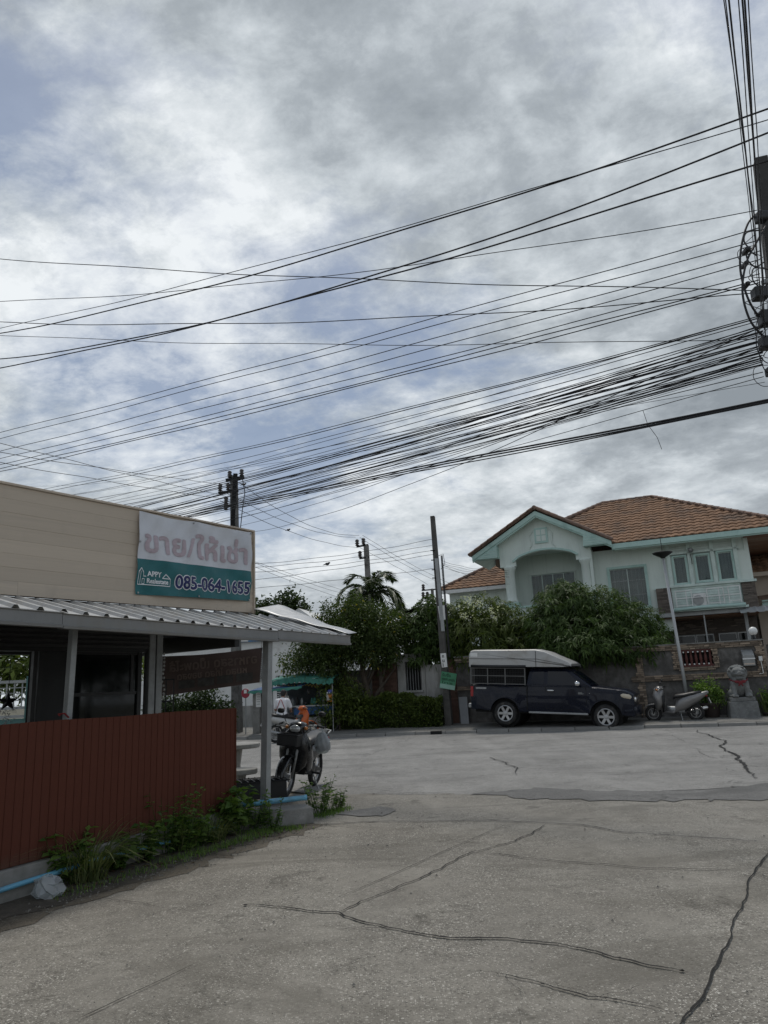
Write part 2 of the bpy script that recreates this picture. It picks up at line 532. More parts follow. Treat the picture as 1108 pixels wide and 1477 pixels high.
# ================================================================== ground
def ground_material(name, base, warm, speck, speck_amt, stain, stain_lo, crack_scale=0.0, rough=.88):
    m = bpy.data.materials.new(name); m.use_nodes = True
    nt = m.node_tree; N, L = nt.nodes, nt.links
    p = N['Principled BSDF']; p.inputs['Roughness'].default_value = rough; p.inputs['Specular IOR Level'].default_value = .3
    tc = N.new('ShaderNodeTexCoord')
    def noise(s, d=6, r=.6, dist=0, sc=None):
        n = N.new('ShaderNodeTexNoise'); n.inputs['Scale'].default_value = s; n.inputs['Detail'].default_value = d
        n.inputs['Roughness'].default_value = r; n.inputs['Distortion'].default_value = dist
        if sc:
            mp = N.new('ShaderNodeMapping'); mp.inputs['Scale'].default_value = sc; mp.inputs['Rotation'].default_value = (0,0,R(20))
            L.new(tc.outputs['Object'], mp.inputs[0]); L.new(mp.outputs[0], n.inputs['Vector'])
        else: L.new(tc.outputs['Object'], n.inputs['Vector'])
        return n.outputs['Fac']
    def rng_(f, a, b, c=0, d=1):
        x = N.new('ShaderNodeMapRange'); x.inputs[1].default_value = a; x.inputs[2].default_value = b
        x.inputs[3].default_value = c; x.inputs[4].default_value = d; L.new(f, x.inputs[0]); return x.outputs[0]
    def mixc(f, a, b, mode='MIX'):
        x = N.new('ShaderNodeMix'); x.data_type = 'RGBA'; x.blend_type = mode
        for i, v in ((0, f), (6, a), (7, b)):
            if isinstance(v, (int, float)): x.inputs[i].default_value = v
            elif isinstance(v, tuple): x.inputs[i].default_value = (*v, 1)
            else: L.new(v, x.inputs[i])
        return x.outputs[2]
    def mul(a, b):
        x = N.new('ShaderNodeMath'); x.operation = 'MULTIPLY'
        for i, v in enumerate((a, b)):
            if isinstance(v, (int, float)): x.inputs[i].default_value = v
            else: L.new(v, x.inputs[i])
        return x.outputs[0]
    dark = tuple(x*.5 for x in base)
    c = mixc(rng_(noise(.7, 8, .65, .4), .38, .62), base, warm)
    c = mixc(mul(rng_(noise(5.5, 9, .75, .3), .42, .72), .5), c, dark)                     # mottling
    worn = rng_(noise(.9, 7, .68, .8), .36, .58, .25, 1.0)                                # where the skin is worn and stones show
    def grit(scale, lo, hi, dlo, dhi):
        v = N.new('ShaderNodeTexVoronoi'); v.inputs['Scale'].default_value = scale
        L.new(tc.outputs['Object'], v.inputs['Vector'])
        sc_ = N.new('ShaderNodeSeparateColor'); L.new(v.outputs['Color'], sc_.inputs[0])
        return v, mul(rng_(sc_.outputs[0], lo, hi), rng_(v.outputs['Distance'], dlo, dhi)), mul(rng_(sc_.outputs[1], .62, .78), rng_(v.outputs['Distance'], .62, .3))
    vor, st, dk = grit(95, .74, .82, .48, .30)
    vor2, st2, dk2 = grit(42, .86, .90, .42, .26)
    c = mixc(mul(mul(dk, worn), .85), c, tuple(x*.25 for x in base))
    c = mixc(mul(mul(dk2, worn), .6), c, tuple(x*.3 for x in base))
    c = mixc(mul(mul(st, worn), speck_amt), c, speck)
    c = mixc(mul(mul(st2, worn), speck_amt*.8), c, speck)
    g = noise(240, 3, .75)
    c = mixc(mul(rng_(g, .42, .7), .55), c, dark)
    stn = mul(rng_(noise(.42, 9, .68, .9, (1, 2.2, 1)), stain_lo, stain_lo+.12), .5)
    pol = mul(rng_(noise(.35, 4, .5, .3, (3.2, .35, 1)), .52, .68), .22)                  # polished wheel tracks
    c = mixc(pol, c, tuple(x*1.25 for x in warm))
    c = mixc(stn, c, stain)
    spots = mul(rng_(noise(1.5, 10, .78, .6), .57, .68), .85)
    c = mixc(spots, c, tuple(x*.5 for x in stain))
    L.new(c, p.inputs['Base Color'])
    b = N.new('ShaderNodeBump'); b.inputs['Strength'].default_value = .55; b.inputs['Distance'].default_value = .012
    hs = N.new('ShaderNodeMath'); hs.operation = 'ADD'
    L.new(mul(noise(60, 6, .75), 1.0), hs.inputs[0]); L.new(mul(vor.outputs['Distance'], mul(worn, -.9)), hs.inputs[1])
    L.new(hs.outputs[0], b.inputs['Height']); L.new(b.outputs[0], p.inputs['Normal'])
    return m
M_lane = ground_material('lane_concrete', (.229,.212,.181), (.306,.286,.246), (.66,.63,.56), .95, (.118,.108,.088), .50)
M_road = ground_material('road_asphalt', (.245,.240,.228), (.325,.318,.302), (.52,.51,.48), .7, (.135,.132,.125), .51)
M_patch = ground_material('patch_asphalt', (.15,.148,.143), (.20,.197,.19), (.4,.4,.38), .6, (.075,.075,.072), .5)
M_pave = ground_material('pavement_concrete', (.20,.195,.18), (.26,.25,.23), (.4,.39,.36), .4, (.09,.085,.075), .5)
M_far = ground_material('earth', (.11,.10,.075), (.14,.135,.09), (.3,.28,.22), .3, (.06,.065,.035), .5)

struct(MB().add([(-400,-300,-.02),(400,-300,-.02),(400,700,-.02),(-400,700,-.02)], [(0,1,2,3)]).build('ground', M_far))
# street: runs along the street frame, from the shop corner to the far kerb
g = MB()
rp = [S(-60,23.5,0), S(-60,9.6,0), S(-6.0,11.6,0), S(-4.3,10.6,0), S(0,10.2,0), S(60,6.0,0), S(60,23.5,0)]
struct(g.add([tuple(p) for p in rp], [tuple(range(len(rp)))]).build('road', M_road))
# lane we stand on
lp = [(-9,-25),(14,-25),(14,2.0),(3.28,7.03),(2.63,7.48),(2.14,7.82),(1.93,8.23),(1.38,8.55),(.63,8.81),(-.38,9.01),(-1.24,8.96),(-2.84,5.64),(-4.2,3.1)]

M_apron = ground_material('apron_concrete', (.222,.208,.18), (.29,.274,.242), (.55,.53,.48), .8, (.105,.099,.085), .50)
ap = [(-1.9,9.9),(-1.5,8.7),(14,1.5),(14,5.0),(5.2,9.0),(1.3,10.75),(-.4,11.35),(-1.1,11.6),(-4,12.6),(-4.2,11.5)]

# soil strip along the fence foot, and the yard under the shop
sp = [(-1.02,9.0),(-1.6,9.6),(-6.2,11.5),(-8,10),(-6,1),(-4.3,2.9),(-2.9,5.5),(-2.55,6.25),(-2.2,6.85),(-1.75,7.7),(-1.42,8.3),(-1.2,8.7)]
SOIL = sp
# patches: the dark repair band where lane meets street
PATCH = [(1.05,10.88),(2.09,11.12),(2.81,10.51),(3.9,10.23),(5.04,10.54),(7.5,9.6),(7.0,8.2),(4.38,9.22),(3.67,9.38),(2.59,9.71),(1.69,10.26)]
PATCH2 = [(-.47,9.99),(-.24,10.1),(-.02,9.75),(-.18,9.41),(-.5,9.4),(-.73,9.66)]
def rough_poly(poly, z, m, name, jag=.06):
    out = []
    for i, (x, y) in enumerate(poly):
        x2, y2 = poly[(i+1) % len(poly)]
        k = max(3, int(math.hypot(x2-x, y2-y)/.12))
        for j in range(k):
            t = j/k
            out.append((x+(x2-x)*t+random.uniform(-jag,jag), y+(y2-y)*t+random.uniform(-jag,jag), z))
    return MB().add(out, [tuple(range(len(out)))]).build(name, m)
M_dust = ground_material('dusty_soil', (.13,.112,.085), (.17,.148,.115), (.4,.37,.3), .6, (.07,.06,.045), .5)
struct(rough_poly([(x+(.16 if x > -3 and y > 5 else 0), y-(.10 if x > -3 and y > 5 else 0)) for x, y in SOIL], .010, M_dust, 'dust_strip', .10))
struct(rough_poly(SOIL, .014, M_soil, 'soil_strip', .08))
struct(rough_poly(lp, .006, M_lane, 'lane', .03))
struct(rough_poly(ap, .003, M_apron, 'lane_apron', .10))
struct(rough_poly(PATCH, .011, M_patch, 'road_patch', .11))
struct(rough_poly(PATCH2, .011, M_patch, 'road_patch', .04))
M_crack = mat('crack_fill', (.012,.011,.009), .95, var=.4)
CRACKS = [
  ('w', 0.021, [(-1.16, 5.82), (-0.87, 5.73), (-0.44, 5.52), (-0.25, 5.27), (0.12, 4.99), (0.3, 4.89), (0.62, 4.84), (0.9, 4.7), (1.14, 4.45), (1.49, 4.17)]),
  ('w', 0.016, [(-0.44, 5.52), (-0.3, 5.77), (-0.07, 6.04), (0.18, 6.39), (0.47, 6.87), (0.65, 7.18), (1.02, 7.48), (1.36, 7.94), (1.55, 8.3)]),
  ('j', 0.011, [(-0.61, 5.67), (0.38, 7.24), (1.18, 8.47)]),
  ('w', 0.02, [(-1.24, 8.96), (-0.38, 9.01), (0.63, 8.81), (1.38, 8.55), (1.93, 8.23), (2.14, 7.82), (2.63, 7.48), (3.28, 7.03)]),
  ('w', 0.015, [(1.17, 3.61), (1.24, 3.71), (1.4, 3.9), (1.69, 4.38), (2.18, 5.18), (2.82, 6.25), (3.09, 6.66)]),
  ('w', 0.013, [(0.5, 7.21), (1.22, 6.8), (1.55, 6.57), (2.17, 6.27), (2.6, 6.08)]),
  ('w', 0.012, [(0.38, 4.36), (0.69, 4.14), (0.87, 3.96), (1.21, 3.74)]),
  ('w', 0.03, [(-0.59, 11.29), (0.18, 11.17), (0.92, 10.84)]),
  ('w', 0.05, [(8.31, 20.88), (7.21, 16.65), (6.33, 14.4), (5.72, 12.67), (5.14, 11.09)]),
  ('w', 0.03, [(1.97, 15.99), (2.1, 14.73), (1.99, 12.8)]),
  ('j', 0.008, [(-1.6, 3.97), (-1.49, 4.16), (-1.17, 4.72)]),
  ('w', 0.007, [(-2.42, 6.22), (-2.05, 6.04), (-1.8, 5.88)]),
]
def fractal(pts, rough, depth):
    for _ in range(depth):
        out = []
        for p, q in zip(pts[:-1], pts[1:]):
            d = math.hypot(q[0]-p[0], q[1]-p[1]); k = random.uniform(-1, 1)*d*rough
            out += [p, ((p[0]+q[0])/2 - (q[1]-p[1])/(d or 1)*k, (p[1]+q[1])/2 + (q[0]-p[0])/(d or 1)*k)]
        pts = out + [pts[-1]]
    return pts
def ribbon(b, path, w, z, taper_start=True):
    n = len(path); vs = []; ww = 1.0
    for i, (x, y) in enumerate(path):
        p, q = path[max(0, i-1)], path[min(n-1, i+1)]
        dx, dy = q[0]-p[0], q[1]-p[1]; l = math.hypot(dx, dy) or 1
        ww = ww*.75 + random.uniform(.15, 1.5)*.25
        e = min(1, (n-1-i)/8+.05)*(min(1, i/8+.05) if taper_start else 1)
        k = w*ww*e/2
        vs += [(x-dy/l*k, y+dx/l*k, z), (x+dy/l*k, y-dx/l*k, z)]
    b.add(vs, [(2*i, 2*i+1, 2*i+3, 2*i+2) for i in range(n-1)])
for ci, (k, w, pts) in enumerate(CRACKS):
    w *= .95
    b = MB()
    far = max(p[1] for p in pts) > 9.5
    path = fractal(pts, .045 if ci == 4 else .075, 4) if k == 'w' else fractal(pts, .006, 4)
    ribbon(b, path, w, .017)
    if k == 'w':
        for j in range(2 if far else 3):                     # hairline branches
            i_ = random.randrange(4, len(path)-5); p = path[i_]; a_ = math.atan2(path[i_+3][1]-p[1], path[i_+3][0]-p[0]) + random.choice((-1,1))*random.uniform(.35,.8) + random.choice((0, math.pi)); l_ = random.uniform(.08, .35)*(2.5 if far else 1)
            br_ = fractal([p, (p[0]+l_*math.cos(a_)*.5, p[1]+l_*math.sin(a_)*.5), (p[0]+l_*math.cos(a_+.15), p[1]+l_*math.sin(a_+.15))], .14, 4)
            ribbon(b, br_, w*.30, .0175, False)
        for j in range(14):                                  # spalled chips along the edges
            p = random.choice(path); s_ = random.uniform(.3, 1.1)*w
            q = [(p[0]+s_*random.uniform(.5, 1.2)*math.cos(t), p[1]+s_*random.uniform(.5, 1.2)*math.sin(t), .0165) for t in (0, 1.1, 2.3, 3.4, 4.8)]
            b.add(q, [(0, 1, 2, 3, 4)])
    struct(b.build('pavement_crack' if k == 'w' else 'slab_joint', M_crack))
for seed, (u0, v0, u1, v1) in enumerate(((-9,17.2,9,16.6),(-7,20.6,6,21.0),(-2,14.2,7,13.6),(1.5,13.0,1.0,22.8),(-5.5,12.5,-6.2,23.0))):
    rs = random.Random(seed+60); vs = []; w0 = 0; n = 160
    for i in range(n+1):
        t = i/n; w0 = w0*.93+rs.uniform(-1,1)*.035; p = S(u0+(u1-u0)*t, v0+(v1-v0)*t, .004); q_ = S(0,1,0)-S(0,0,0) if abs(u1-u0) > 2 else S(1,0,0)-S(0,0,0)
        hw_ = .5*rs.uniform(.002,.014)*(1 if math.sin(t*17+seed*3) > -.2 else .15)
        vs += [tuple(p+q_*(w0+hw_)), tuple(p+q_*(w0-hw_))]
    struct(MB().add(vs, [(2*i,2*i+1,2*i+3,2*i+2) for i in range(n)]).build('road_crack', M_crack))
# loose grit and small stones on the lane and at the seam
gv = MB()
for i in range(900):
    if i < 500: x, y = random.uniform(-1.8, 2.6), random.uniform(3.4, 8.8)
    elif i < 700:
        t = random.random(); x, y = -1.2+4.6*t, 9.4-2.0*t+random.gauss(0, .5)
    else: x, y = random.uniform(-1.3, 4), random.uniform(9.0, 12)
    s = random.uniform(.002, .006)*(2.2 if random.random() < .05 else 1)
    gv.add([(x+s,y,.012),(x,y+s,.012),(x-s,y-s*.3,.012),(x,y,.012+s*1.1)], [(0,1,3),(1,2,3),(2,0,3)])
for i in range(320):
    t = random.random(); x, y = -2.9+1.85*t+random.gauss(0,.13)+.1, 5.9+2.9*t+random.gauss(0,.12); s = random.uniform(.003,.011)
    gv.add([(x+s,y,.014),(x,y+s,.014),(x-s,y-s*.3,.014),(x,y,.014+s*1.2)], [(0,1,3),(1,2,3),(2,0,3)])
o = gv.build('loose_grit', mat('grit', (.22,.21,.185), .9, var=.5, scale=30)); tag(o, 'loose pale grit scattered over the concrete lane', 'grit', kind='stuff')

# far pavement with kerb stones
KV = 23.5
pv = MB(); a = [S(-60,KV+.16,.1), S(60,KV+.16,.1), S(60,26.2,.2), S(60,60,.2), S(-60,60,.2), S(-60,26.2,.2)]
struct(pv.add([tuple(p) for p in a], [(0,1,2,5),(5,2,3,4)]).build('pavement', M_pave))
M_kerb = mat('kerb_concrete', (.23,.225,.21), .9, var=.25, objvar=.1, bump=.4, dirt=(.08,.075,.07), dirt_amt=.4)
kerb = thing('kerb', 'low worn concrete kerb along the far side of the street', 'kerb', S(0, KV), -17)
kst = MB().add([(-.49,0,-.05),(.49,0,-.05),(.49,.16,-.05),(-.49,.16,-.05),(-.49,.03,.105),(.49,.03,.105),(.49,.16,.118),(-.49,.16,.118)],
   [(3,2,1,0),(4,5,6,7),(0,1,5,4),(1,2,6,5),(2,3,7,6),(3,0,4,7)]).mesh('kerbstone'); kst.materials.append(M_kerb)
for i in range(-16, 9):
    piece('kerbstone', kst, kerb, (i, random.uniform(-.012,.012), random.uniform(-.025,-.008)))
M_drain = mat('drain_hole', (.01,.01,.01), .9)
MB().box(-.18,.18,-.012,.05,.0,.1).build('drain_mouth', M_drain, kerb).location = (-5.8,.0,.0)
# ================================================================== the shop on the left
SHOP_O, SHOP_R = (-4.44, 8.29, 0), 54.38
M_plank = mat('beige_plank', (.53,.445,.35), .7, var=.1, scale=1.5, objvar=.07, dirt=(.36,.31,.26), dirt_amt=.35, dscale=1.2, stretch=(.5,1,3), bump=.15, streak=(.44,.37,.295))
M_plankdark = mat('plank_backing', (.10,.085,.07), .9)
M_glass_dark = mat('tinted_glass', (.004,.006,.006), .06, var=.1, spec=.45)
M_alu = mat('brown_aluminium', (.03,.03,.03), .4, .3)
M_roof_white = mat('corrugated_sheet', (.40,.41,.415), .42, .25, var=.08, scale=2, objvar=.05, dirt=(.32,.30,.27), dirt_amt=.35, dscale=2.5)
M_fascia = mat('gutter_sheet', (.21,.21,.205), .5, .2, var=.1, dirt=(.2,.19,.17), dirt_amt=.35, dscale=1.5, stretch=(1,1,.4))
M_shutter = mat('shutter_metal', (.12,.12,.12), .5, .4, var=.15, dirt=(.08,.08,.08), dirt_amt=.3)
M_soffit = mat('soffit_sheet', (.15,.145,.14), .6, var=.15, dirt=(.1,.1,.09), dirt_amt=.3)

shop = thing('shop_building', 'single storey shop with beige plank parapet, dark window and corrugated porch', 'shop', SHOP_O, SHOP_R)
# parapet: real lap planks over a dark backing box
MB().box(-4.6, 3.94, .04, .30, 2.78, 3.99).build('parapet_core', M_plankdark, shop)
plank_me = MB().add([(-.5,0,0),(.5,0,0),(.5,-.006,.003),(-.5,-.006,.003),(-.5,-.004,.196),(.5,-.004,.196),(.5,.02,.196),(-.5,.02,.196)],
    [(0,1,2,3),(3,2,5,4),(4,5,6,7),(0,3,4,7),(1,6,5,2),(0,7,6,1)]).mesh('plank'); plank_me.materials.append(M_plank)
zrow = 2.75
for k in range(8):
    h = .1625
    cuts = [-4.6, [-1.2,-2.4,-3.1,-2,-1.5,-.8,-3.3,-1.9][k], 3.97] if k != 0 else [-4.6, .2, 3.44, 3.97]
    for x0, x1 in zip(cuts[:-1], cuts[1:]):
        piece('plank', plank_me, shop, ((x0+x1)/2, .02 + random.uniform(-.002,.002), zrow + k*h), ((x1-x0-.002), 1, h/.1955))
MB().box(-4.62, 3.995, -.01, .33, 4.055, 4.085).build('parapet_cap', M_plank, shop, bevel=.006)
MB().box(3.965, 3.995, -.012, .31, 2.74, 4.054).build('corner_trim', M_plank, shop)
e = MB()
for k in range(8): e.box(3.945, 3.963, .03, .30, 2.755+k*.1625, 2.755+k*.1625+.158)
e.build('end_cladding', M_plank, shop)
# shop front under the parapet
wl = MB(); wl.box(-4.6, -1.9, .12, .24, 0, 2.75); wl.box(-1.9, 2.1, .12, .24, 2.40, 2.75)
wl.build('wall', M_soffit, shop)
sh = MB()
for k in range(4):
    z0 = 2.17+k*.058
    sh.add([(-1.9,.075,z0),(2.08,.075,z0),(2.08,.045,z0+.028),(-1.9,.045,z0+.028),(2.08,.075,z0+.056),(-1.9,.075,z0+.056)], [(0,1,2,3),(3,2,4,5)])
sh.build('roller_shutter', M_shutter, shop)
MB().box(-1.9, 2.08, .09, .2, 2.12, 2.17).build('shutter_rail', M_alu, shop)
# dark room behind the window
rm = MB()
rm.box(.66, 2.06, .46, .50, .0, 2.4); rm.box(.64, .68, .26, .46, 0, 2.4); rm.box(.66, 2.06, .26, .46, 2.36, 2.4); rm.box(2.04, 2.08, .26, .46, 0, 2.4)
rm.build('room_wall', M_dark, shop)
MB().box(.62,.98,.14,.18,.0,2.12).build('dark_panel', M_black, shop)
wn = MB().box(.98,2.0,.15,.16,.9,2.09).build('window_pane', M_glass_dark, shop)
wf = MB(); wf.box(.95,1.0,.12,.19,.85,2.12); wf.box(1.96,2.02,.12,.19,.85,2.12); wf.box(1.0,1.96,.13,.185,1.575,1.615); wf.box(1.0,1.96,.13,.185,2.09,2.12); wf.box(1.86,1.9,.135,.18,1.615,2.09)
wf.build('window_frame', M_alu, shop)
MB().box(.95,2.03,.08,.22,.0,.85).build('window_apron', M_black, shop)
for x in (.50,.57): MB().box(x,x+.05,.1,.16,0,2.14).build('door_jamb', M_alu, shop)
for x in (2.09,2.21): MB().box(x,x+.1,.06,.18,0,2.74).build('pillar', M_steel, shop, bevel=.008)
# porch ceiling + purlins behind the parapet
cl = MB()
def ceil(u, v):
    x = -4.4+8.3*u; y = .3+3.0*v
    return (x, y, 2.72-.10*v + (.012 if int(u*120) % 2 else 0))
cl.grid(ceil, 120, 2); cl.build('porch_ceiling', M_soffit, shop)
pr = MB()
for y in (.7,1.6,2.6): pr.box(-4.4,3.85,y,y+.06,2.53-.03*y,2.62-.03*y)
for x in (-1.4,2.3,3.8): pr.box(x,x+.06,.25,3.2,2.42,2.5)
pr.build('purlin', M_alu, shop)
for x,y in ((3.82,3.15),(2.2,3.15),(.55,3.15),(-1.4,3.15)): MB().box(x,x+.07,y,y+.07,0,2.56).build('porch_post', M_alu, shop)
MB().box(-1.5,3.9,3.12,3.22,2.28,2.5).build('porch_beam', M_alu, shop)

MB().box(3.80,3.90,.25,3.3,2.24,2.56).build('street_beam', M_alu, shop)
# ---- corrugated awning over the front
aw = thing('awning', 'white corrugated metal awning with grey gutter along the shop front', 'awning', (0,0,0))
g0, gd = Vector((-3.10,5.81,0)), Vector((.4406,.8977,0))     # gutter line, lane side
pa = Vector((math.cos(R(SHOP_R)), math.sin(R(SHOP_R)), 0)); po = Vector(SHOP_O)
def roof_pt(s, t, z0=2.272, z1=2.72):
    lo = g0 + gd*s
    hi = po + pa*(s*.985 - .35) + Vector((0,0,0)) + Vector((-math.sin(R(SHOP_R)), math.cos(R(SHOP_R)), 0))*.06
    p = lo.lerp(hi, t); p.z = z0 + (z1-z0)*t
    return p
s0, pitch = -3.6, .235
ns = int((5.6-s0)/pitch)
for sh_i in range(0, ns, 3):
    b = MB(); cols = []
    for k in range(3):
        if sh_i+k >= ns: break
        sb = s0 + (sh_i+k)*pitch
        cols += [(sb,0),(sb+.150,0),(sb+.172,.030),(sb+.205,.030),(sb+.227,0)]
    cols.append((s0+min(ns, sh_i+3)*pitch, .004))
    vs = []
    jit = random.uniform(-.006,.006)
    for s_, dz in cols:
        for t in (-.035, .5, 1.0):
            p = roof_pt(s_, t); vs.append((p.x, p.y, p.z+dz+jit))
    fs = [(i*3+j, (i+1)*3+j, (i+1)*3+j+1, i*3+j+1) for i in range(len(cols)-1) for j in range(2)]
    b.add(vs, fs).build('roof_sheet', M_roof_white, aw, solid=.004)
# gutter fascia in three lengths
nrm = Vector((gd.y, -gd.x, 0))
for a_, b_, dz in ((-3.6,.52,0.0),(.525,3.72,-.006),(3.725,5.55,.008)):
    b = MB()
    pa0, pb0 = g0+gd*a_ + nrm*.03, g0+gd*b_ + nrm*.03
    prof = [(-.02,2.15),(.0,2.127),(.070,2.127),(.074,2.15),(.056,2.156),(.054,2.245),(.068,2.255),(.050,2.26),(.043,2.165),(-.02,2.165)]
    vs = [(p.x+nrm.x*o_, p.y+nrm.y*o_, z+dz) for p in (pa0,pb0) for o_,z in prof]
    n = len(prof)
    b.add(vs, [(i,(i+1)%n,(i+1)%n+n,i+n) for i in range(n)] + [tuple(range(n)), tuple(range(2*n-1,n-1,-1))])
    b.build('gutter', M_fascia, aw)
# rafters under the sheets
b = MB()
for s_ in (-2,-.6,.55,2.2,3.62,5.0): b.bar(roof_pt(s_,0.02)-Vector((0,0,.06)), roof_pt(s_,1)-Vector((0,0,.06)), .05,.08)
for t in (.25,.75): b.bar(roof_pt(-3.5,t)-Vector((0,0,.025)), roof_pt(5.25,t)-Vector((0,0,.025)), .05,.04)
b.build('rafter', M_steel, aw)
# bent flashing sheet at the street end
q = [(-2.12,11.42,2.80),(-.60,10.75,2.30),(-.50,11.15,2.34),(-1.85,12.25,2.93)]
def flash(u, v):
    a_ = Vector(q[0]).lerp(Vector(q[1]), u); d_ = Vector(q[3]).lerp(Vector(q[2]), u)
    p = a_.lerp(d_, v); p.z += .022*math.sin(u*5.5+1)*v + .008*math.sin(u*17)
    return p
MB().grid(flash, 24, 6).build('end_flashing', M_roof_white, aw, smooth=True, solid=.004)
# posts
def post(base, top, w, label, mat_):
    o = MB().bar(base, top, w, w, up=(gd.x,gd.y,0)).build('awning_post', mat_, None, bevel=.006)
    return tag(o, label, 'post', 'posts that carry the awning')
pb = g0+gd*3.65
post((-1.56,9.10,.05),(-1.51,9.10,2.15),.09,'grey steel post at the end of the red fence beside the motorcycle', M_steel)
post((-3.02,6.92,.2),(-2.985,6.92,2.2),.062,'leaning pale post behind the red fence by the dark window', M_steel)
tag(MB().tube([(-3.04,6.86,1.39),(-3.06,6.86,1.405),(-3.0,6.86,1.41),(-2.98,6.86,1.39),(-2.95,6.83,1.375)],.008,6).build('red_rag', mat('red_cloth',(.22,.02,.02),.9)), 'scrap of red cord knotted round the foot of the leaning post', 'cord')

# ---- banner on the parapet
M_banw = mat('banner_white', (.60,.61,.64), .55, var=.05, dirt=(.48,.49,.52), dirt_amt=.3)
M_bang = mat('banner_green', (.012,.125,.135), .5, var=.1)
M_pink = mat('faded_red_print', (.46,.375,.405), .6, var=.12, scale=1.2, fine=8, stretch=(.3,1,30))
M_navy = mat('navy_print', (.012,.018,.10), .5)
M_wht = mat('white_print', (.72,.73,.74), .5, var=.04)
M_cyan = mat('pale_green_print', (.35,.58,.58), .5)
ban = thing('banner', 'white and green banner with faded Thai lettering and phone number on the parapet', 'banner', SHOP_O, SHOP_R)
def disp(p):
    p = Vector(p)
    x, z = p.x, p.z
    p.y += -.03 - .014*math.sin(x*3.1+z*4) - .010*math.sin(x*9+z*13) - .006*math.sin(x*21-z*17) - .012*max(0, 3.05-z)*3*math.sin(x*6)
    return p
def bsheet(x0,x1,z0a,z0b,z1a,z1b):
    def fn(u, v):
        x = x0+(x1-x0)*u
        sag = .02*math.sin(math.pi*((u*2) % 1.0))
        z = (z0a+(z0b-z0a)*u)*(1-v) + (z1a+(z1b-z1a)*u - (sag if z1a > 3.9 else 0))*v
        return disp((x, 0, z))
    return fn
MB().grid(bsheet(1.79,3.89,3.37,3.40,4.035,4.035), 60, 16).build('white_sheet', M_banw, ban, smooth=True)
MB().grid(bsheet(1.785,3.885,2.88,2.93,3.37,3.40), 60, 12).build('green_sheet', M_bang, ban, smooth=True)
def onb(x, z, dy): return Matrix.Translation((x, -dy, z)) @ Matrix.Rotation(R(.8), 4, 'Y').inverted() @ UPRIGHT
text_part('ขาย', .42, M_pink, ban, onb(1.885,3.478,.008), bold=.014, disp=disp, width=.70)
text_part('ให้เช่า', .42, M_pink, ban, onb(2.80,3.488,.008), bold=.014, disp=disp, width=.985)
sl2 = MB(); sl2.grid(lambda u,v: disp((2.635+.055*(u-.5)+.115*v, -.008, 3.48+.30*v)), 1, 6); sl2.build('lettering', M_pink, ban)
text_part('085-064-1655', .26, M_wht, ban, onb(2.42,3.015,.006), bold=.020, disp=disp, width=1.43)
text_part('085-064-1655', .26, M_navy, ban, onb(2.42,3.015,.012), bold=.007, disp=disp, width=1.43)
text_part('APPY', .10, M_wht, ban, onb(1.945,3.14,.008), bold=.003, disp=disp, width=.235)
text_part('Realestate', .09, M_wht, ban, onb(1.94,3.045,.008), bold=.003, disp=disp, width=.35)
lg = MB()
def stroke(pts, w=.011):
    for a_, b_ in zip(pts[:-1], pts[1:]):
        n = 4
        for k in range(n):
            p0 = disp(Vector((a_[0]+(b_[0]-a_[0])*k/n, -.006, a_[1]+(b_[1]-a_[1])*k/n))); p1 = disp(Vector((a_[0]+(b_[0]-a_[0])*(k+1)/n, -.006, a_[1]+(b_[1]-a_[1])*(k+1)/n)))
            lg.bar(p0, p1, .003, w, up=(0,0,1))
stroke([(1.81,3.19),(1.845,3.245),(1.885,3.19),(1.885,3.135),(1.925,3.135)])
stroke([(1.812,3.19),(1.812,3.02),(2.325,3.025),(2.325,3.125),(2.255,3.19),(2.20,3.13),(2.32,3.13)])
stroke([(1.842,3.20),(1.842,3.03)]); stroke([(1.87,3.03),(1.87,3.10),(1.90,3.10),(1.90,3.03),(1.87,3.03)], .008)
lg.build('house_logo', M_wht, ban)
gl = MB()
for x, z in ((1.82,2.905),(2.83,2.925),(3.86,2.945),(2.72,4.0),(3.88,4.01),(1.8,3.6)):
    p = disp(Vector((x,-.006,z))); gl.tube([p, p+Vector((0,-.008,0))], .014, 8)
gl.build('eyelet', M_steel, ban)

# ---- brown banner hanging on the street side of the porch (seen from behind)
M_banb = mat('banner_brown', (.15,.105,.095), .7, var=.18, scale=2, dirt=(.10,.075,.068), dirt_amt=.3)
M_banb2 = mat('banner_brown_print', (.25,.19,.165), .7, var=.2)
M_banb3 = mat('banner_photo_print', (.10,.095,.09), .7, var=.4, scale=9)
b2 = thing('hanging_banner', 'dark brown banner with reversed lettering hanging under the porch roof', 'banner', (-3.86,12.35,0), 2)
def d2(p):
    p = Vector(p); p.y += .02*math.sin(p.x*4) + .01*math.sin(p.x*11+p.z*6); return p
def b2f(u, v):
    zb = 1.54+.15*u; zt = 2.19+.07*u - .03*math.sin(math.pi*u)
    return d2((.03+1.68*u - .05*u*(1-v), 0, zb+(zt-zb)*v))
MB().grid(b2f, 24, 8).build('cloth', M_banb, b2, smooth=True)
slant = Matrix.Rotation(R(-3.2), 4, 'Y')
text_part('อาหารสด เป็ดพะโล้', .2, M_banb2, b2, Matrix.Translation((1.62,-.012,2.01)) @ slant @ UPRIGHT, bold=.006, width=1.45, mirror=True, disp=d2)
text_part('หมูสด ไก่สด ของสด', .15, M_banb2, b2, Matrix.Translation((1.45,-.012,1.855)) @ slant @ UPRIGHT, bold=.004, width=1.15, mirror=True, disp=d2)
for k in range(4):
    x = .32+k*.32; z = 1.62+x*.075
    MB().grid(lambda u,v: d2((x+.27*u, -.012, z+.015*u+.13*v)), 3, 2).build('printed_picture', M_banb3, b2)
b = MB()
for x in (.04,1.70): b.tube([(x,0,2.20),(x-.02,.05,2.48)],.004,5)
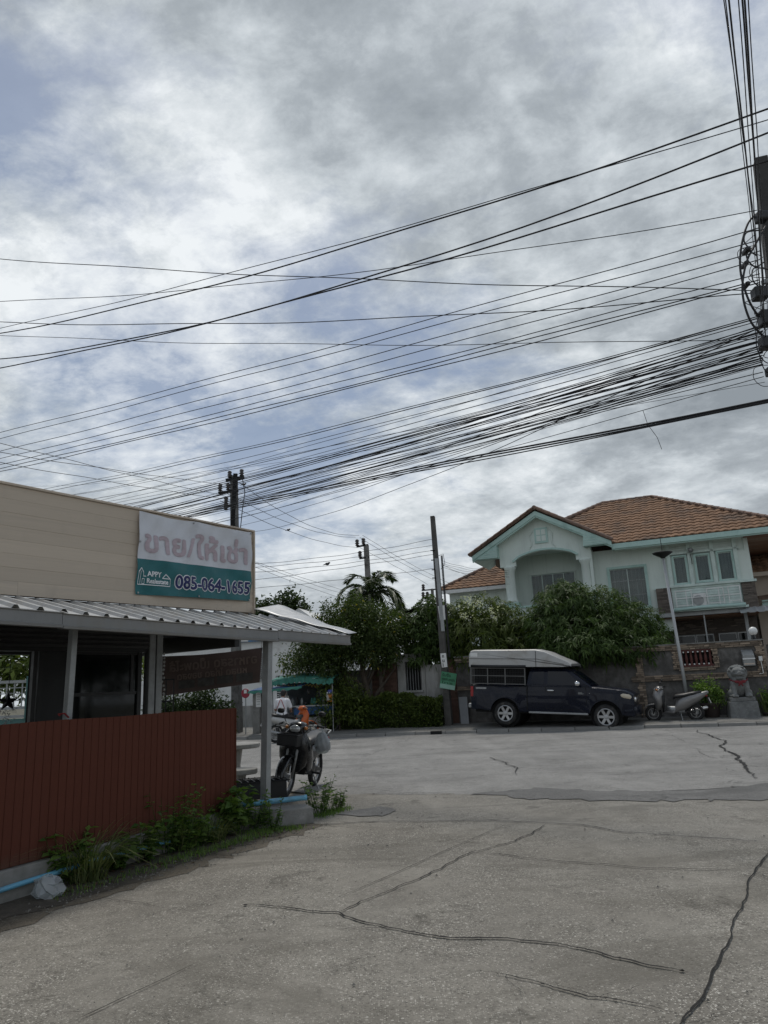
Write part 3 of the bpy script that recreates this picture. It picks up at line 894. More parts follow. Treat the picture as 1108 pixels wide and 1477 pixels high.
b.build('tie_cord', M_cable, b2)

# ---- rust red fence in front
M_fence = mat('rust_red_metal', (.105,.035,.0225), .8, 0, spec=.15, splash=(.10,(.085,.055,.04)), streak=(.09,.033,.0225), var=.14, scale=1.2, objvar=.035, dirt=(.088,.03,.02), dirt_amt=.3, dscale=1.3, stretch=(1,1,.35))
FEN_R = 64.6
fe = thing('fence', 'rust red fence of narrow upright metal strips in front of the shop', 'fence', (-3.15,6.19,0), FEN_R)
sp_ = .0852
strip = MB().add([(0,0,0),(.004,-.004,0),(sp_-.007,-.004,0),(sp_-.004,0,0),(0,0,1.106),(.004,-.004,1.106),(sp_-.007,-.004,1.106),(sp_-.004,0,1.106)],
    [(0,1,5,4),(1,2,6,5),(2,3,7,6)]).mesh('metal_strip'); strip.materials.append(M_fence)
for i in range(-14, 35):
    piece('metal_strip', strip, fe, (i*sp_, random.uniform(-.0015,.0005), .251+.004*math.sin(i*.35)), (1,1,1), (0,0,random.uniform(-.008,.008)))
MB().box(-1.2,2.98,.002,.03,.25,1.352).build('backing_sheet', M_fence, fe)

MB().box(2.983,3.0,-.012,.04,.24,1.352).build('end_post', M_fence, fe)
tag(MB().box(-1.6,3.02,-.05,.12,-.05,.245).build('fence_footing', M_conc, None, bevel=.012), 'low concrete footing under the rust red fence', 'footing')
bpy.data.objects['fence_footing'].location = (-3.15,6.19,0); bpy.data.objects['fence_footing'].rotation_euler = (0,0,R(FEN_R))

# ---- blue pipes, slab, scraps
M_blue = mat('blue_pvc', (.13,.37,.53), .4, var=.12, scale=4, dirt=(.10,.16,.20), dirt_amt=.35, dscale=5)
fx = Vector((math.cos(R(FEN_R)), math.sin(R(FEN_R)), 0)); fy = Vector((-fx.y, fx.x, 0)); fo = Vector((-3.15,6.19,0))
pts = [fo + fx*t + fy*(-.09) + Vector((0,0,.125 + .012*math.sin(t*2) )) for t in np.linspace(-1.6,3.1,14)]
tag(MB().tube(pts,.021,12).build('water_pipe', M_blue, None, smooth=True), 'thin blue water pipe along the foot of the red fence', 'pipe')
tag(MB().tube([(-2.05,8.86,.262),(-1.6,9.05,.268),(-1.12,9.26,.272),(-1.09,9.273,.272)],[.030,.030,.030,.034],14).build('drain_pipe', M_blue, None, smooth=True), 'thick blue drain pipe lying on the concrete slab end', 'pipe')
sl = MB().add([(-2.1,8.72,0),(-.98,9.10,0),(-1.10,9.42,0),(-2.2,9.05,0),(-2.1,8.74,.18),(-1.0,9.12,.185),(-1.12,9.40,.19),(-2.2,9.03,.18)],
    [(3,2,1,0),(4,5,6,7),(0,1,5,4),(1,2,6,5),(2,3,7,6),(3,0,4,7)]).build('concrete_slab', M_conc, None, bevel=.015)
tag(sl, 'broken concrete slab end under the thick blue pipe', 'slab')
M_bag = glass_mat('clear_plastic', (.55,.57,.6), .3, .62, .12)
def crumple(c, rx, ry, rz, seed, n=9, m=8):
    rs = random.Random(seed); b = MB()
    J = {}
    def fn(u, v):
        i, j = round(u*n) % n, round(v*m)
        k = J.setdefault((i if 0 < j < m else 0, j), (rs.uniform(.62,1.18), rs.uniform(-.2,.2), rs.uniform(-.25,.25)))
        a = u*2*math.pi+k[1]; t = v*math.pi
        return (c[0]+rx*k[0]*math.sin(t)*math.cos(a), c[1]+ry*k[0]*math.sin(t)*math.sin(a), max(.014, c[2]+rz*(math.cos(t)+k[2]*math.sin(t))))
    return b.grid(fn, n, m)
tag(crumple((-2.80,6.28,.085),.125,.08,.105,4,13,9).build('plastic_bag', M_bag, None), 'crumpled clear plastic bag on the ground by the thin blue pipe', 'bag')

# ---- things in the porch behind the fence end
M_stone = mat('terrazzo', (.36,.35,.32), .7, var=.2, scale=10, dirt=(.2,.19,.17), dirt_amt=.3)
def stone_table(name, loc, r, h, label, cat):
    t = thing(name, label, cat, loc)
    MB().lathe([(r*.96,h-.075),(r,h-.06),(r,h-.01),(r*.97,h)], 28).build('table_top', M_stone, t)
    MB().lathe([(r*.42,0),(r*.42,.05),(r*.26,.1),(r*.22,h*.5),(r*.3,h-.1),(r*.5,h-.076)], 12).build('pedestal', M_stone, t)
stone_table('stone_table', (-2.72,12.95,0), .42, .70, 'round pale stone table on the street side of the porch', 'table')
stone_table('stone_stool', (-2.33,11.55,0), .24, .42, 'round pale stone stool behind the end of the red fence', 'stool')
gr = thing('charcoal_grill', 'black square charcoal grill box behind the grey post', 'grill', (-1.98,11.0,0), 20)
b = MB(); b.box(-.36,.36,-.26,-.235,.08,.30); b.box(-.36,.36,.235,.26,.08,.30); b.box(-.36,-.335,-.235,.235,.08,.30); b.box(.335,.36,-.235,.235,.08,.30); b.box(-.33,.33,-.23,.23,.08,.1)
b.build('fire_box', M_black, gr)
b = MB()
for sx in (-1,1):
    for sy in (-1,1): b.tube([(sx*.33,sy*.23,.1),(sx*.37,sy*.26,.0)],.012,6)
b.build('leg', M_black, gr)
b = MB()
for k in range(9): b.tube([(-.36+k*.09,-.29,.318),(-.36+k*.09,.29,.318)],.006,5)
for y in (-.28,0,.28): b.tube([(-.4,y,.308),(.4,y,.308)],.008,5)
b.build('grate', M_black, gr)
tag(crumple((-2.22,10.55,.10),.09,.05,.08,9).build('paper_scrap', M_white, None), 'crumpled white paper scrap in front of the charcoal grill', 'paper')
fr_ = thing('metal_rack', 'small black metal rack behind the fence under the brown banner', 'rack', (-3.42,10.95,0), 20)
b = MB()
for x in (0,.09,.2): b.box(x,x+.018,0,.018,.0,1.78)
for z in (1.2,1.45,1.76): b.box(0,.218,-.002,.02,z,z+.02)
b.build('frame', M_black, fr_)
b = MB()
for z in (1.22,1.46): b.box(0,.218,.02,.2,z,z+.012)
b.build('shelf', M_black, fr_)
wc = thing('wind_chime', 'string of silvery shells hanging beside the metal rack', 'wind chime', (-3.25,10.6,0))
MB().tube([(0,0,2.45),(0,0,1.35)],.003,4).build('cord', M_cable, wc)
for k in range(12):
    MB().sphere((random.uniform(-.02,.02),random.uniform(-.02,.02),2.12-k*.055),(.016,.012,.02),8,5).build('shell', M_white, wc)
# hanging star lantern at far left
M_silver = mat('silver_foil', (.35,.35,.36), .35, .5, var=.3, scale=20)
st = thing('star_ornament', 'dark star shaped ornament with tinsel hanging in the porch opening', 'ornament', (-4.62,8.98,-.02), 20)
pts = []
for k in range(10):
    a = math.pi/2 + k*math.pi/5; r = .12 if k % 2 == 0 else .05
    pts.append((r*math.cos(a), 1.57+r*math.sin(a)))
b = MB()
vs = [(x,0,z) for x,z in pts] + [(0,-.04,1.57),(0,.04,1.57)]
b.add(vs, [(i,(i+1)%10,10) for i in range(10)] + [((i+1)%10,i,11) for i in range(10)]).build('star', M_black, st)
MB().tube([(0,0,2.55),(0,0,1.68)],.003,4).build('cord', M_cable, st)
b = MB()
for k in range(46):
    a = random.uniform(0,6.28); p = Vector((random.gauss(0,.03),random.gauss(0,.03),1.30+random.uniform(0,.2)))
    b.bar(p, p+Vector((math.cos(a)*.035,math.sin(a)*.035,random.uniform(-.04,.02))), .006,.003)
for k in range(30):
    a = random.choice([math.pi/2+j*2*math.pi/5 for j in range(5)]); p = Vector((.12*math.cos(a),-.01,1.57+.12*math.sin(a)))
    b.bar(p, p+Vector((random.uniform(-.04,.04),random.uniform(-.03,.03),random.uniform(-.04,.03))), .006,.003)
b.build('tinsel', M_silver, st)['kind'] = 'stuff'
# the neighbour's house seen through the porch opening
M_mint2 = mat('dark_mint_wall', (.07,.16,.15), .7, var=.12, dirt=(.05,.10,.09), dirt_amt=.3)
M_oldwhite = mat('greyed_white_paint', (.35,.36,.35), .7)
nb = thing('neighbour_wall', 'dark mint green garden wall with white rail seen through the porch opening', 'wall', (-8.45,16.3,0), 12)
MB().box(-4,1.0,0,.15,0,1.22).build('wall', M_mint2, nb)
MB().box(.42,.98,-.05,.2,1.22,2.12).build('gate_pillar', M_mint2, nb)
MB().box(.98,1.10,-.07,.22,0,1.9).build('white_post', M_white, nb)
for z in (1.24,1.42,1.98): MB().box(-4,.42,-.02,.05,z,z+.06).build('rail', M_oldwhite, nb)
b = MB()
for k in range(28): b.box(-4+k*.16,-4+k*.16+.025,.0,.03,1.48,1.98)
for z in (1.6,1.75,1.87): b.box(-4,.42,.005,.025,z,z+.02)
b.build('grille', M_oldwhite, nb)
# ================================================================== the mint house across the street
M_wall = mat('mint_white_wall', (.65,.72,.67), .8, var=.06, scale=.8, dirt=(.50,.55,.51), dirt_amt=.3, dscale=.9, stretch=(1,1,.35), streak=(.53,.59,.55))
M_mint = mat('mint_trim', (.42,.585,.535), .65, var=.08, dirt=(.24,.38,.34), dirt_amt=.25)
M_tile = None
def tile_material():
    m = mat('clay_tile', (.245,.148,.094), .9, var=.32, spec=.14, scale=2.3, fine=9, dirt=(.13,.095,.075), dirt_amt=.38, dscale=1.1)
    return m
M_tile = tile_material()
M_ridge = mat('ridge_tile', (.22,.14,.105), .8, var=.3, scale=5, dirt=(.12,.1,.085), dirt_amt=.4)
M_curt = mat('curtain', (.58,.60,.60), .85, var=.1)
M_pane = glass_mat('window_glass', (.03,.035,.04), .3, .70)
M_winfr = mat('window_frame_white', (.58,.68,.63), .6)
M_woodsof = mat('brown_soffit', (.20,.105,.062), .75, var=.3, scale=2, dirt=(.32,.26,.2), dirt_amt=.35, stretch=(.3,2,1))
M_slate = mat('stacked_stone_dark', (.15,.125,.105), .85, var=.3, objvar=.35, scale=6, bump=.5)
M_cream = mat('cream_wall', (.52,.44,.37), .8, var=.06)

hs = thing('house', 'two storey pale mint house with brown tiled hip roof and gabled balcony', 'house', (31*.3746, 31*.9272, 0), -22)
# local: x right, y = depth behind the b=31 plane
w = MB()
def holed(x0,x1,y0,y1,z0,z1,hx0,hx1,hz0,hz1):
    w.box(x0,hx0,y0,y1,z0,z1); w.box(hx1,x1,y0,y1,z0,z1); w.box(hx0,hx1,y0,y1,z0,hz0); w.box(hx0,hx1,y0,y1,hz1,z1)
holed(-3.30,-.42,.60,.75,3.2,6.72,-2.72,-1.34,4.25,5.88)      # main wall by second window
holed(-7.0,-3.31,1.5,1.65,3.2,6.72,-6.18,-4.28,3.6,6.10)      # back wall of balcony
w.box(-6.95,-3.42,.17,1.5,6.98,7.04); w.box(-6.95,-3.42,1.5,1.65,6.72,6.98)                          # balcony ceiling
w.box(-3.42,-3.30,.02,1.5,3.2,6.72)           # balcony cheek right
w.box(-7.1,-6.95,.35,9.0,.1,6.72)             # left flank
w.box(2.45,2.6,.45,9.0,3.85,6.72)             # right flank
w.box(-.42,2.6,.52,.66,6.13,6.72); w.box(-.42,-.19,.46,.62,5.0,6.13); w.box(1.96,2.6,.44,.62,4.9,6.13); w.box(.26,.63,.46,.62,5.0,6.13); w.box(1.11,1.46,.46,.62,5.0,6.13)
w.box(-7.1,2.6,8.9,9.05,.1,6.72)
w.box(-.42,2.6,.5,.62,3.9,5.0)
w.box(-7.0,-1.0,.9,1.05,.1,3.25)
w.build('wall', M_wall, hs)
MB().box(-7.0,-3.3,-.15,1.5,3.2,3.42).build('balcony_slab', M_wall, hs)
# gable front: triangle with arch cut
arch = []
for k in range(17):
    t = k/16; x = -6.50+2.55*t
    arch.append((x, 6.60+.30*math.sin(math.pi*t)**.8))
poly = [(-7.19,6.36),(-6.50,6.36)] + arch + [(-3.95,6.36),(-3.32,6.36),(-3.32,7.24),(-5.40,8.46),(-7.19,7.40)]
MB().prism(poly[::-1], 0.0, .16, 'xz').build('gable_wall', M_wall, hs)
hm = MB()
for (x0,z0),(x1,z1) in zip([(-6.62,6.56)]+[(a-.02 if i < 8 else a+.02, b+.06) for i,(a,b) in enumerate(arch)][1:-1], [(a-.02 if i < 8 else a+.02, b+.06) for i,(a,b) in enumerate(arch)][1:-1]+[(-3.86,6.58)]):
    hm.bar((x0,-.03,z0),(x1,-.03,z1),.08,.10,up=(0,1,0))
hm.build('arch_moulding', M_mint, hs)
pq = MB(); pq.box(-5.58,-5.02,-.05,0.0,7.24,7.90); pq.build('plaque', M_mint, hs)
pq = MB(); pq.box(-5.50,-5.32,-.07,-.04,7.32,7.55); pq.box(-5.28,-5.10,-.07,-.04,7.32,7.55); pq.box(-5.50,-5.32,-.07,-.04,7.59,7.82); pq.box(-5.28,-5.10,-.07,-.04,7.59,7.82)
pq.build('plaque_panel', M_wall, hs)
for sx in (-1, 1):
    c = MB(); pts = []
    for k in range(22):
        t = k/21
        if t < .55: pts.append((-5.3+sx*(.36+.14*t/.55+.06*math.sin(t*9)), -.02, 7.78-.75*t/.55*.75))
        else:
            a = (t-.55)/.45*4.6; r = .13*(1-.5*(t-.55)/.45)
            pts.append((-5.3+sx*(.44+r*math.sin(a)), -.02, 7.12-.0+r*math.cos(a)-.10))
    c.tube(pts, .028, 6); c.build('scroll_moulding', M_wall, hs, smooth=True)
# barge boards and boxed eave returns
def barge(x0,z0,x1,z1,y0=-.42,y1=-.36,h=.24):
    d = Vector((x1-x0,0,z1-z0)).normalized(); 
    return [(x0,z0),(x1,z1),(x1,z1-h),(x0,z0-h)]
for (a,b,c,d) in ((-8.30,6.92,-5.40,8.58),(-2.42,6.92,-5.40,8.58)):
    q_ = barge(a,b,c,d,h=.20)
    MB().prism(q_ if a < c else q_[::-1], -.44, -.38, 'xz').build('barge_board', M_mint, hs)
    q_ = [(a,b-.19),(c,d-.19),(c,d-.27),(a,b-.27)]
    MB().prism(q_ if a < c else q_[::-1], -.40, -.30, 'xz').build('barge_moulding', M_mint, hs)
MB().prism([(-8.13,6.76),(-7.19,6.75),(-7.19,7.28)], -.43, .0, 'xz').build('eave_return', M_mint, hs)
MB().prism([(-2.49,6.83),(-3.50,7.36),(-3.55,6.83)], -.43, .0, 'xz').build('eave_return', M_mint, hs)
for x0,x1,z0 in ((-8.0,-7.19,6.84),(-3.5,-2.62,6.88)):
    b = MB()
    for k in range(4):
        t = k*.1
        if x0 < -7: b.box(x0+.22*k,x1,-.445,-.428,z0+t,z0+t+.012)
        else: b.box(x0,x1-.22*k,-.445,-.428,z0+t,z0+t+.012)
    b.build('groove', M_winfr, hs)
# gable soffits
for sx in (-1,1):
    xa = -5.4; xe = -8.3 if sx < 0 else -2.42
    vs = [(xa,-.40,8.36),(xe,-.40,6.70),(xe,.02 if sx>0 else 2.5,6.70),(xa,.02 if sx>0 else 2.5,8.36)]
    MB().add(vs, [(0,1,2,3)]).build('soffit', M_wall, hs)
# columns
for x in (-6.80,-3.60):
    c = thing if False else None
    col_ = MB().lathe([(.24,4.80),(.24,4.90),(.205,4.94),(.20,5.3),(.185,6.15),(.21,6.18),(.21,6.22),(.26,6.30),(.26,6.36)], 20, Matrix.Translation((x,.14,0))).build('column', M_wall, hs, smooth=True)
    MB().box(x-.30,x+.30,-.10,.36,4.58,4.80).build('column_plinth', M_mint, hs)
    MB().box(x-.34,x+.34,-.06,.34,3.4,4.58).build('column_pier', M_wall, hs)
MB().box(-6.46,-3.94,.05,.22,3.42,4.55).build('balcony_parapet', M_wall, hs)
MB().box(-6.46,-3.94,.0,.27,4.55,4.64).build('parapet_cap', M_mint, hs)

def window(x0,x1,z0,z1,y,panes,trim=.10,frame_m=None,trim_m=None, bars=False):
    f = MB()
    f.box(x0-trim,x1+trim,y-.06,y+.02,z1,z1+trim); f.box(x0-trim,x0,y-.06,y+.02,z0,z1); f.box(x1,x1+trim,y-.06,y+.02,z0,z1); f.box(x0-trim-.03,x1+trim+.03,y-.09,y+.02,z0-trim,z0)
    o = f.build('window', trim_m or M_mint, hs)
    n = panes
    fr = MB(); fw = .035
    fr.box(x0,x1,y+.02,y+.05,z1-fw,z1); fr.box(x0,x1,y+.02,y+.05,z0,z0+fw)
    for k in range(n+1):
        x = x0+(x1-x0)*k/n
        fr.box(max(x0,x-fw/2),min(x1,x+fw/2)+.001,y+.018,y+.052,z0+fw,z1-fw)
    fr.build('window_frame', frame_m or M_winfr, o)
    for k in range(n):
        a = x0+(x1-x0)*k/n+fw/2; b = x0+(x1-x0)*(k+1)/n-fw/2
        MB().box(a,b,y+.03,y+.036,z0+fw,z1-fw).build('pane', M_pane, o)
    def cf(u, v): return (x0+(x1-x0)*u, y+.13+.028*math.sin(u*(x1-x0)*42)+.012*math.sin(u*37), z0+(z1-z0)*v)
    MB().grid(cf, int((x1-x0)*60), 1).build('curtain', M_curt, o, smooth=True)
    MB().box(x0-.05,x1+.05,y+.2,y+.22,z0-.05,z1+.05).build('room_back', M_dark, o)
    if bars:
        bb = MB()
        for k in range(1,8): bb.box(x0+(x1-x0)*k/8-.004,x0+(x1-x0)*k/8+.004,y-.02,y-.012,z0,z1)
        for z in (z0+.5,z0+1.1): bb.box(x0,x1,y-.018,y-.008,z,z+.015)
        bb.build('security_bar', M_steel, o)
    return o
window(-2.72,-1.34,4.25,5.88,.60,2,bars=True)
window(-6.18,-4.28,3.6,6.10,1.5,4,trim=.06,trim_m=M_wall)
window(-.18,.25,5.03,6.10,.46,1,trim=.07)
window(.64,1.10,5.06,6.08,.46,1,trim=.07)
window(1.47,1.95,5.03,6.12,.46,1,trim=.07)
# bay boards and mint mullions
b = MB()
for x in (-.36,.42,1.27,2.10): b.box(x-.07,x+.07,.36,.5,4.96,6.72)
b.box(-.44,2.24,.33,.5,4.88,4.97); b.box(-.44,2.24,.36,.5,6.20,6.27)
b.build('bay_mullion', M_winfr, hs)
b = MB()
for k in range(9):
    for xa, xb in ((-.29,.35),(.49,1.20),(1.34,2.03)): 
        if k < 5: b.add([(xa,.43,6.27+k*.088),(xb,.43,6.27+k*.088),(xb,.455,6.27+k*.088+.086),(xa,.455,6.27+k*.088+.086)],[(0,1,2,3)])
b.build('lap_board', M_wall, hs)
b = MB()
for k in range(9): b.add([(-.42,.40,4.0+k*.1),(2.1,.40,4.0+k*.1),(2.1,.425,4.0+k*.1+.098),(-.42,.425,4.0+k*.1+.098)],[(0,1,2,3)])
b.build('apron_board', M_winfr, hs)
MB().box(2.10,2.68,.28,.64,4.86,4.95).build('pier_cap', M_winfr, hs)
MB().box(-1.05,-.40,.5,.64,4.86,4.93).build('pier_cap', M_winfr, hs)
# stacked stone piers flanking the air conditioners
stone_me = unit_box('stone', M_slate)
for x0,x1 in ((2.14,2.62),(-1.0,-.42)):
    MB().box(x0,x1,.40,.62,3.85,4.86).build('stone_pier', M_slate, hs)
    z = 3.87
    while z < 4.84:
        h = random.uniform(.05,.08); x = x0
        while x < x1-.04:
            l = min(random.uniform(.14,.34), x1-x)
            piece('stone', stone_me, hs, (x+l/2,.39+random.uniform(-.012,.006),z+h/2), (l-.012,.05,h-.012)); x += l
        z += h
# mint ledge with railing, blinds roll and an outdoor unit
MB().box(-.45,2.25,-.05,.42,3.88,3.96).build('ledge', M_winfr, hs)
lg_ = MB().tube([(-.45,-.06,3.95),(.6,-.08,3.99),(2.15,-.06,3.98)],.07,10).build('rolled_blind', M_mint, hs, smooth=True)
rl = MB()
for x in (-.28,.1,.30,.86,1.28,1.44,1.62,2.03): rl.box(x-.015,x+.015,-.02,.01,4.06,4.70)
for x0,x1,z in ((-.28,.30,4.66),(-.28,.30,4.1),(.86,1.44,4.68),(.86,1.44,4.12),(1.62,2.03,4.70),(1.62,2.03,4.14),(-.28,2.03,4.38)): rl.box(x0,x1,-.018,.008,z,z+.03)
rl.build('railing', M_white, hs)
ac = MB().box(.34,.82,.08,.38,4.0,4.55).build('air_conditioner', M_white, hs, bevel=.02)
MB().lathe([(.20,0),(.20,.02),(.05,.025)], 20, Matrix.Translation((.52,.075,4.28)) @ Matrix.Rotation(math.pi/2,4,'X')).build('fan_grille', M_steel, ac)
# spotlight on the middle mullion
sp1 = MB().lathe([(.02,0),(.07,.03),(.09,.18),(.095,.2)],12,Matrix.Translation((.45,.26,6.35)) @ Matrix.Rotation(R(115),4,'X') @ Matrix.Rotation(R(20),4,'Y')).build('spotlight', M_steel, hs, smooth=True)
MB().tube([(.44,.36,6.2),(.44,.28,6.3),(.45,.26,6.36)],.015,6).build('bracket', M_steel, sp1)
MB().tube([(.47,.34,6.16),(.49,.30,5.95),(.49,.33,5.75)],.014,6).build('spotlight_cable', M_cable, hs)
# ground floor: dark porch with stone wall, beam, posts, windows
MB().box(-1.05,2.4,.2,.4,3.72,3.87).build('porch_beam', M_steel, hs)
for x in (.64,): MB().box(x-.025,x+.025,.25,.3,.1,3.72).build('porch_post', M_steel, hs)
MB().box(2.05,2.17,.3,.45,.1,3.72).build('porch_column', M_steel, hs)
MB().box(-1.05,2.6,2.0,2.15,.1,3.8).build('porch_wall', M_slate, hs)
MB().box(-1.05,2.6,.45,2.0,3.66,3.72).build('porch_ceiling', M_woodsof, hs)
for k in range(60):
    x = random.uniform(-.95,2.4); z = 3.15+.055*(k % 9)
    piece('stone', stone_me, hs, (x,1.99,z), (random.uniform(.2,.45),.05,.045))
gw = MB(); 
for x0,x1 in ((-.55,.2),(.3,.9),(1.15,1.75),(1.85,2.4)): 
    o = MB().box(x0,x1,1.93,1.95,2.1,3.0).build('porch_window', M_glass_dark, hs)
    f = MB(); f.box(x0-.04,x1+.04,1.9,1.96,3.0,3.05); f.box(x0-.04,x0,1.9,1.96,2.1,3.0); f.box(x1,x1+.04,1.9,1.96,2.1,3.0); f.build('window_frame', M_steel, o)
# small white canopy roof over the gate, right
b = MB()
def can(u, v):
    k = int(u*24+1e-6) % 4
    return (1.9+1.9*u, -.55+1.0*v, 3.62+.28*v+(.03 if k == 3 else 0))
b.grid(can, 24, 2).build('gate_canopy', M_roof_white, hs, solid=.006)

# ---------------- roofs
def tile_slope(name, origin, ux, vx, nu, nv, inside, tw=.30, th=.345, lift=.04, wave=.032):
    """ux across, vx up the slope (unit vectors)"""
    o, ux, vx = Vector(origin), Vector(ux), Vector(vx)
    nn = ux.cross(vx).normalized()
    V, F = [], []
    prof = [(0,0),(.16,.35),(.32,.9),(.5,1.0),(.68,.75),(.84,.15),(1,0)]
    for j in range(nv):
        for i in range(nu):
            cx, cy = (i+.5)*tw, (j+.5)*th
            if not inside(cx, cy): continue
            k = len(V); jl = random.uniform(-.004,.006); jw = random.uniform(-.006,.006)
            for (pu, ph) in prof:
                for (vv, lf) in ((-.03, lift), (1.0, .004)):
                    p = o + ux*((i+pu)*tw+jw) + vx*((j+vv)*th) + nn*(ph*wave+lf+jl)
                    V.append(tuple(p))
                p = o + ux*((i+pu)*tw+jw) + vx*((j-.03)*th) + nn*(ph*wave*.6 - .004)
                V.append(tuple(p))
            for s in range(len(prof)-1):
                a = k+s*3; b_ = k+(s+1)*3
                F.append((a, b_, b_+1, a+1)); F.append((a+2, b_+2, b_, a))
    me = bpy.data.meshes.new(name); me.from_pydata(V, [], F); me.update(); me.materials.append(M_tile)
    ob = bpy.data.objects.new(name, me); COL.objects.link(ob); ob.parent = hs
    ob['kind'] = 'stuff'
    return ob
# main hip roof: eave rectangle x -7.8..4.2, y -.3..9.9 (local), eave z 6.80, ridge z 9.66
EX0, EX1, EY0, EY1, EZ = -7.9, 4.25, -.30, 9.9, 6.82
RX0, RX1, RY, RZ = -3.05, -.75, 4.7, 9.68
core = MB()
sl_ = (RZ-EZ)/(RY-EY0)
core.add([(-7.415,.2,EZ+.5*sl_-.03),(-2.4,.2,EZ+.5*sl_-.03),(-2.4,EY0,EZ-.03),(EX1,EY0,EZ-.03),(EX1,EY1,EZ-.03),(EX0,EY1,EZ-.03),(RX0,RY,RZ-.03),(RX1,RY,RZ-.03),(EX0,2.2,EZ-.03)],
    [(0,1,2,3,7,6),(3,4,7),(4,5,6,7),(5,8,0,6)])
core.build('roof', M_ridge, hs)
ln = math.hypot(RY-EY0, RZ-EZ)
def in_front(cx, cy):
    x = EX0+cx; t = cy/ln
    if not (EX0+(RX0-EX0)*t <= x <= EX1+(RX1-EX1)*t): return False
    if t > 1: return False
    zt = EZ+(RZ-EZ)*t                                   # hide what lies under the gable roof
    if x < -2.4 and (zt < 8.55 - abs(x+5.4)*.585 - .02 or zt < EZ+.5*(RZ-EZ)/(RY-EY0)): return False
    return True
tile_slope('roof_tiles', (EX0,EY0,EZ), (1,0,0), (0,(RY-EY0)/ln,(RZ-EZ)/ln), 41, int(ln/.345)+1, in_front)
# right hip slope
ln2 = math.hypot(EX1-RX1, RZ-EZ)
def in_right(cx, cy):
    y = EY0+cx; t = cy/ln2
    return t <= 1 and EY0+(RY-EY0)*t <= y <= EY1+(RY-EY1)*t
tile_slope('roof_tiles', (EX1,EY0,EZ), (0,1,0), (-(EX1-RX1)/ln2,0,(RZ-EZ)/ln2), 34, int(ln2/.345)+1, in_right)
# gable roof over the balcony
gln = math.hypot(3.0,1.74)
for sx in (-1, 1):
    ux = (0,1,0) if sx > 0 else (0,-1,0)
    o_ = (-2.38,-.5,6.95) if sx > 0 else (-8.42,3.0,6.95)
    vx = (-sx*3.0/gln,0,1.74/gln)
    if sx > 0: ins = lambda cx, cy: cx < .25+3.2*(cy/gln)
    else: ins = lambda cx, cy: True
    tile_slope('gable_tiles', o_, ux, vx, 12, int(gln/.345), ins)
    xe = -2.42 if sx > 0 else -8.4
    MB().add([(xe,-.47,6.93),(-5.4,-.47,8.66),(-5.4,3.2,8.66),(xe,.2 if sx>0 else 3.2,6.93)], [(0,1,2,3)]).build('gable_roof', M_ridge, hs)
def ridge(a, b, r=.085, step=.33):
    a, b = Vector(a), Vector(b); n = max(2, int((b-a).length/step))
    m_ = MB()
    for k in range(n):
        p, q_ = a.lerp(b, k/n), a.lerp(b, (k+1.08)/n)
        m_.tube([p, q_], [r*1.12, r*.92], 10)
    m_.build('ridge_tiles', M_ridge, hs, smooth=False)['kind'] = 'stuff'
ridge((RX0,RY,RZ+.03),(RX1,RY,RZ+.03)); ridge((EX1,EY0,EZ+.05),(RX1,RY,RZ+.03)); ridge((-4.9,2.55,8.60),(RX0,RY,RZ+.03))
ridge((-5.4,-.52,8.72),(-5.4,3.0,8.72)); ridge((-8.44,-.46,6.98),(-5.4,-.46,8.74),.075); ridge((-2.36,-.46,6.98),(-5.4,-.46,8.74),.075)
# main eave fascia and soffit
MB().box(-2.44,EX1,-.34,-.28,6.60,6.80).build('fascia', M_mint, hs)
MB().box(-2.44,EX1,-.28,-.22,6.55,6.68).build('fascia_moulding', M_mint, hs)
MB().add([(-2.4,-.28,6.62),(2.45,-.28,6.62),(2.45,.6,6.62),(-2.4,.6,6.62)],[(3,2,1,0)]).build('soffit', M_wall, hs)
MB().add([(2.45,-.28,6.60),(EX1,-.28,6.60),(EX1,9.8,6.60),(2.45,9.8,6.60)],[(3,2,1,0)]).build('wood_soffit', M_woodsof, hs)
MB().box(EX1-.03,EX1+.03,-.28,9.9,6.60,6.80).build('fascia', M_mint, hs)
# lower wing at the left, behind the mangoes
MB().box(-11.0,-7.1,4.6,10,.1,6.1).build('wing_wall', M_wall, hs)
L3 = math.hypot(2.9,1.5)
MB().add([(-11.4,4.1,6.15),(-7.0,4.1,6.15),(-7.0,7.0,7.65),(-9.2,7.0,7.65),(-11.4,10,6.15)],[(0,1,2,3),(0,3,4)]).build('wing_roof', M_ridge, hs)
tile_slope('wing_tiles', (-11.4,4.1,6.17), (1,0,0), (0,2.9/L3,1.5/L3), 14, 9, lambda cx, cy: cx > cy*.72)
ridge((-11.4,4.1,6.24),(-9.2,7.0,7.72),.08)
MB().box(-11.4,-7.0,4.06,4.12,5.98,6.15).build('wing_fascia', M_white, hs)

# neighbouring house at the far right edge
nh = thing('neighbour_house', 'cream house with brown tiled roof at the right edge behind the mint house', 'house', hs.location, -22)
MB().box(2.9,9,4.6,10,.1,5.6).build('wall', M_cream, nh)
def rt(name, org, nu, nv):
    ob = tile_slope(name, org, (1,0,0), (0,.87,.49), nu, nv, lambda a, b: True); ob.parent = nh
rt('roof_tiles', (2.75,4.0,5.62), 18, 7)
MB().box(2.75,8.2,3.95,4.05,5.45,5.62).build('fascia', M_cream, nh)
MB().add([(2.75,4.05,5.6),(8.2,4.05,5.6),(8.2,6.6,7.0),(2.75,6.6,7.0)],[(0,1,2,3)]).build('roof', M_ridge, nh)
b = MB(); b.box(3.0,6.5,3.2,3.3,3.95,4.35); b.build('lower_eave', M_mint, nh)
MB().add([(2.95,3.1,4.25),(6.5,3.1,4.6),(6.5,4.6,5.0),(2.95,4.6,4.65)],[(0,1,2,3)]).build('lower_roof', M_ridge, nh)
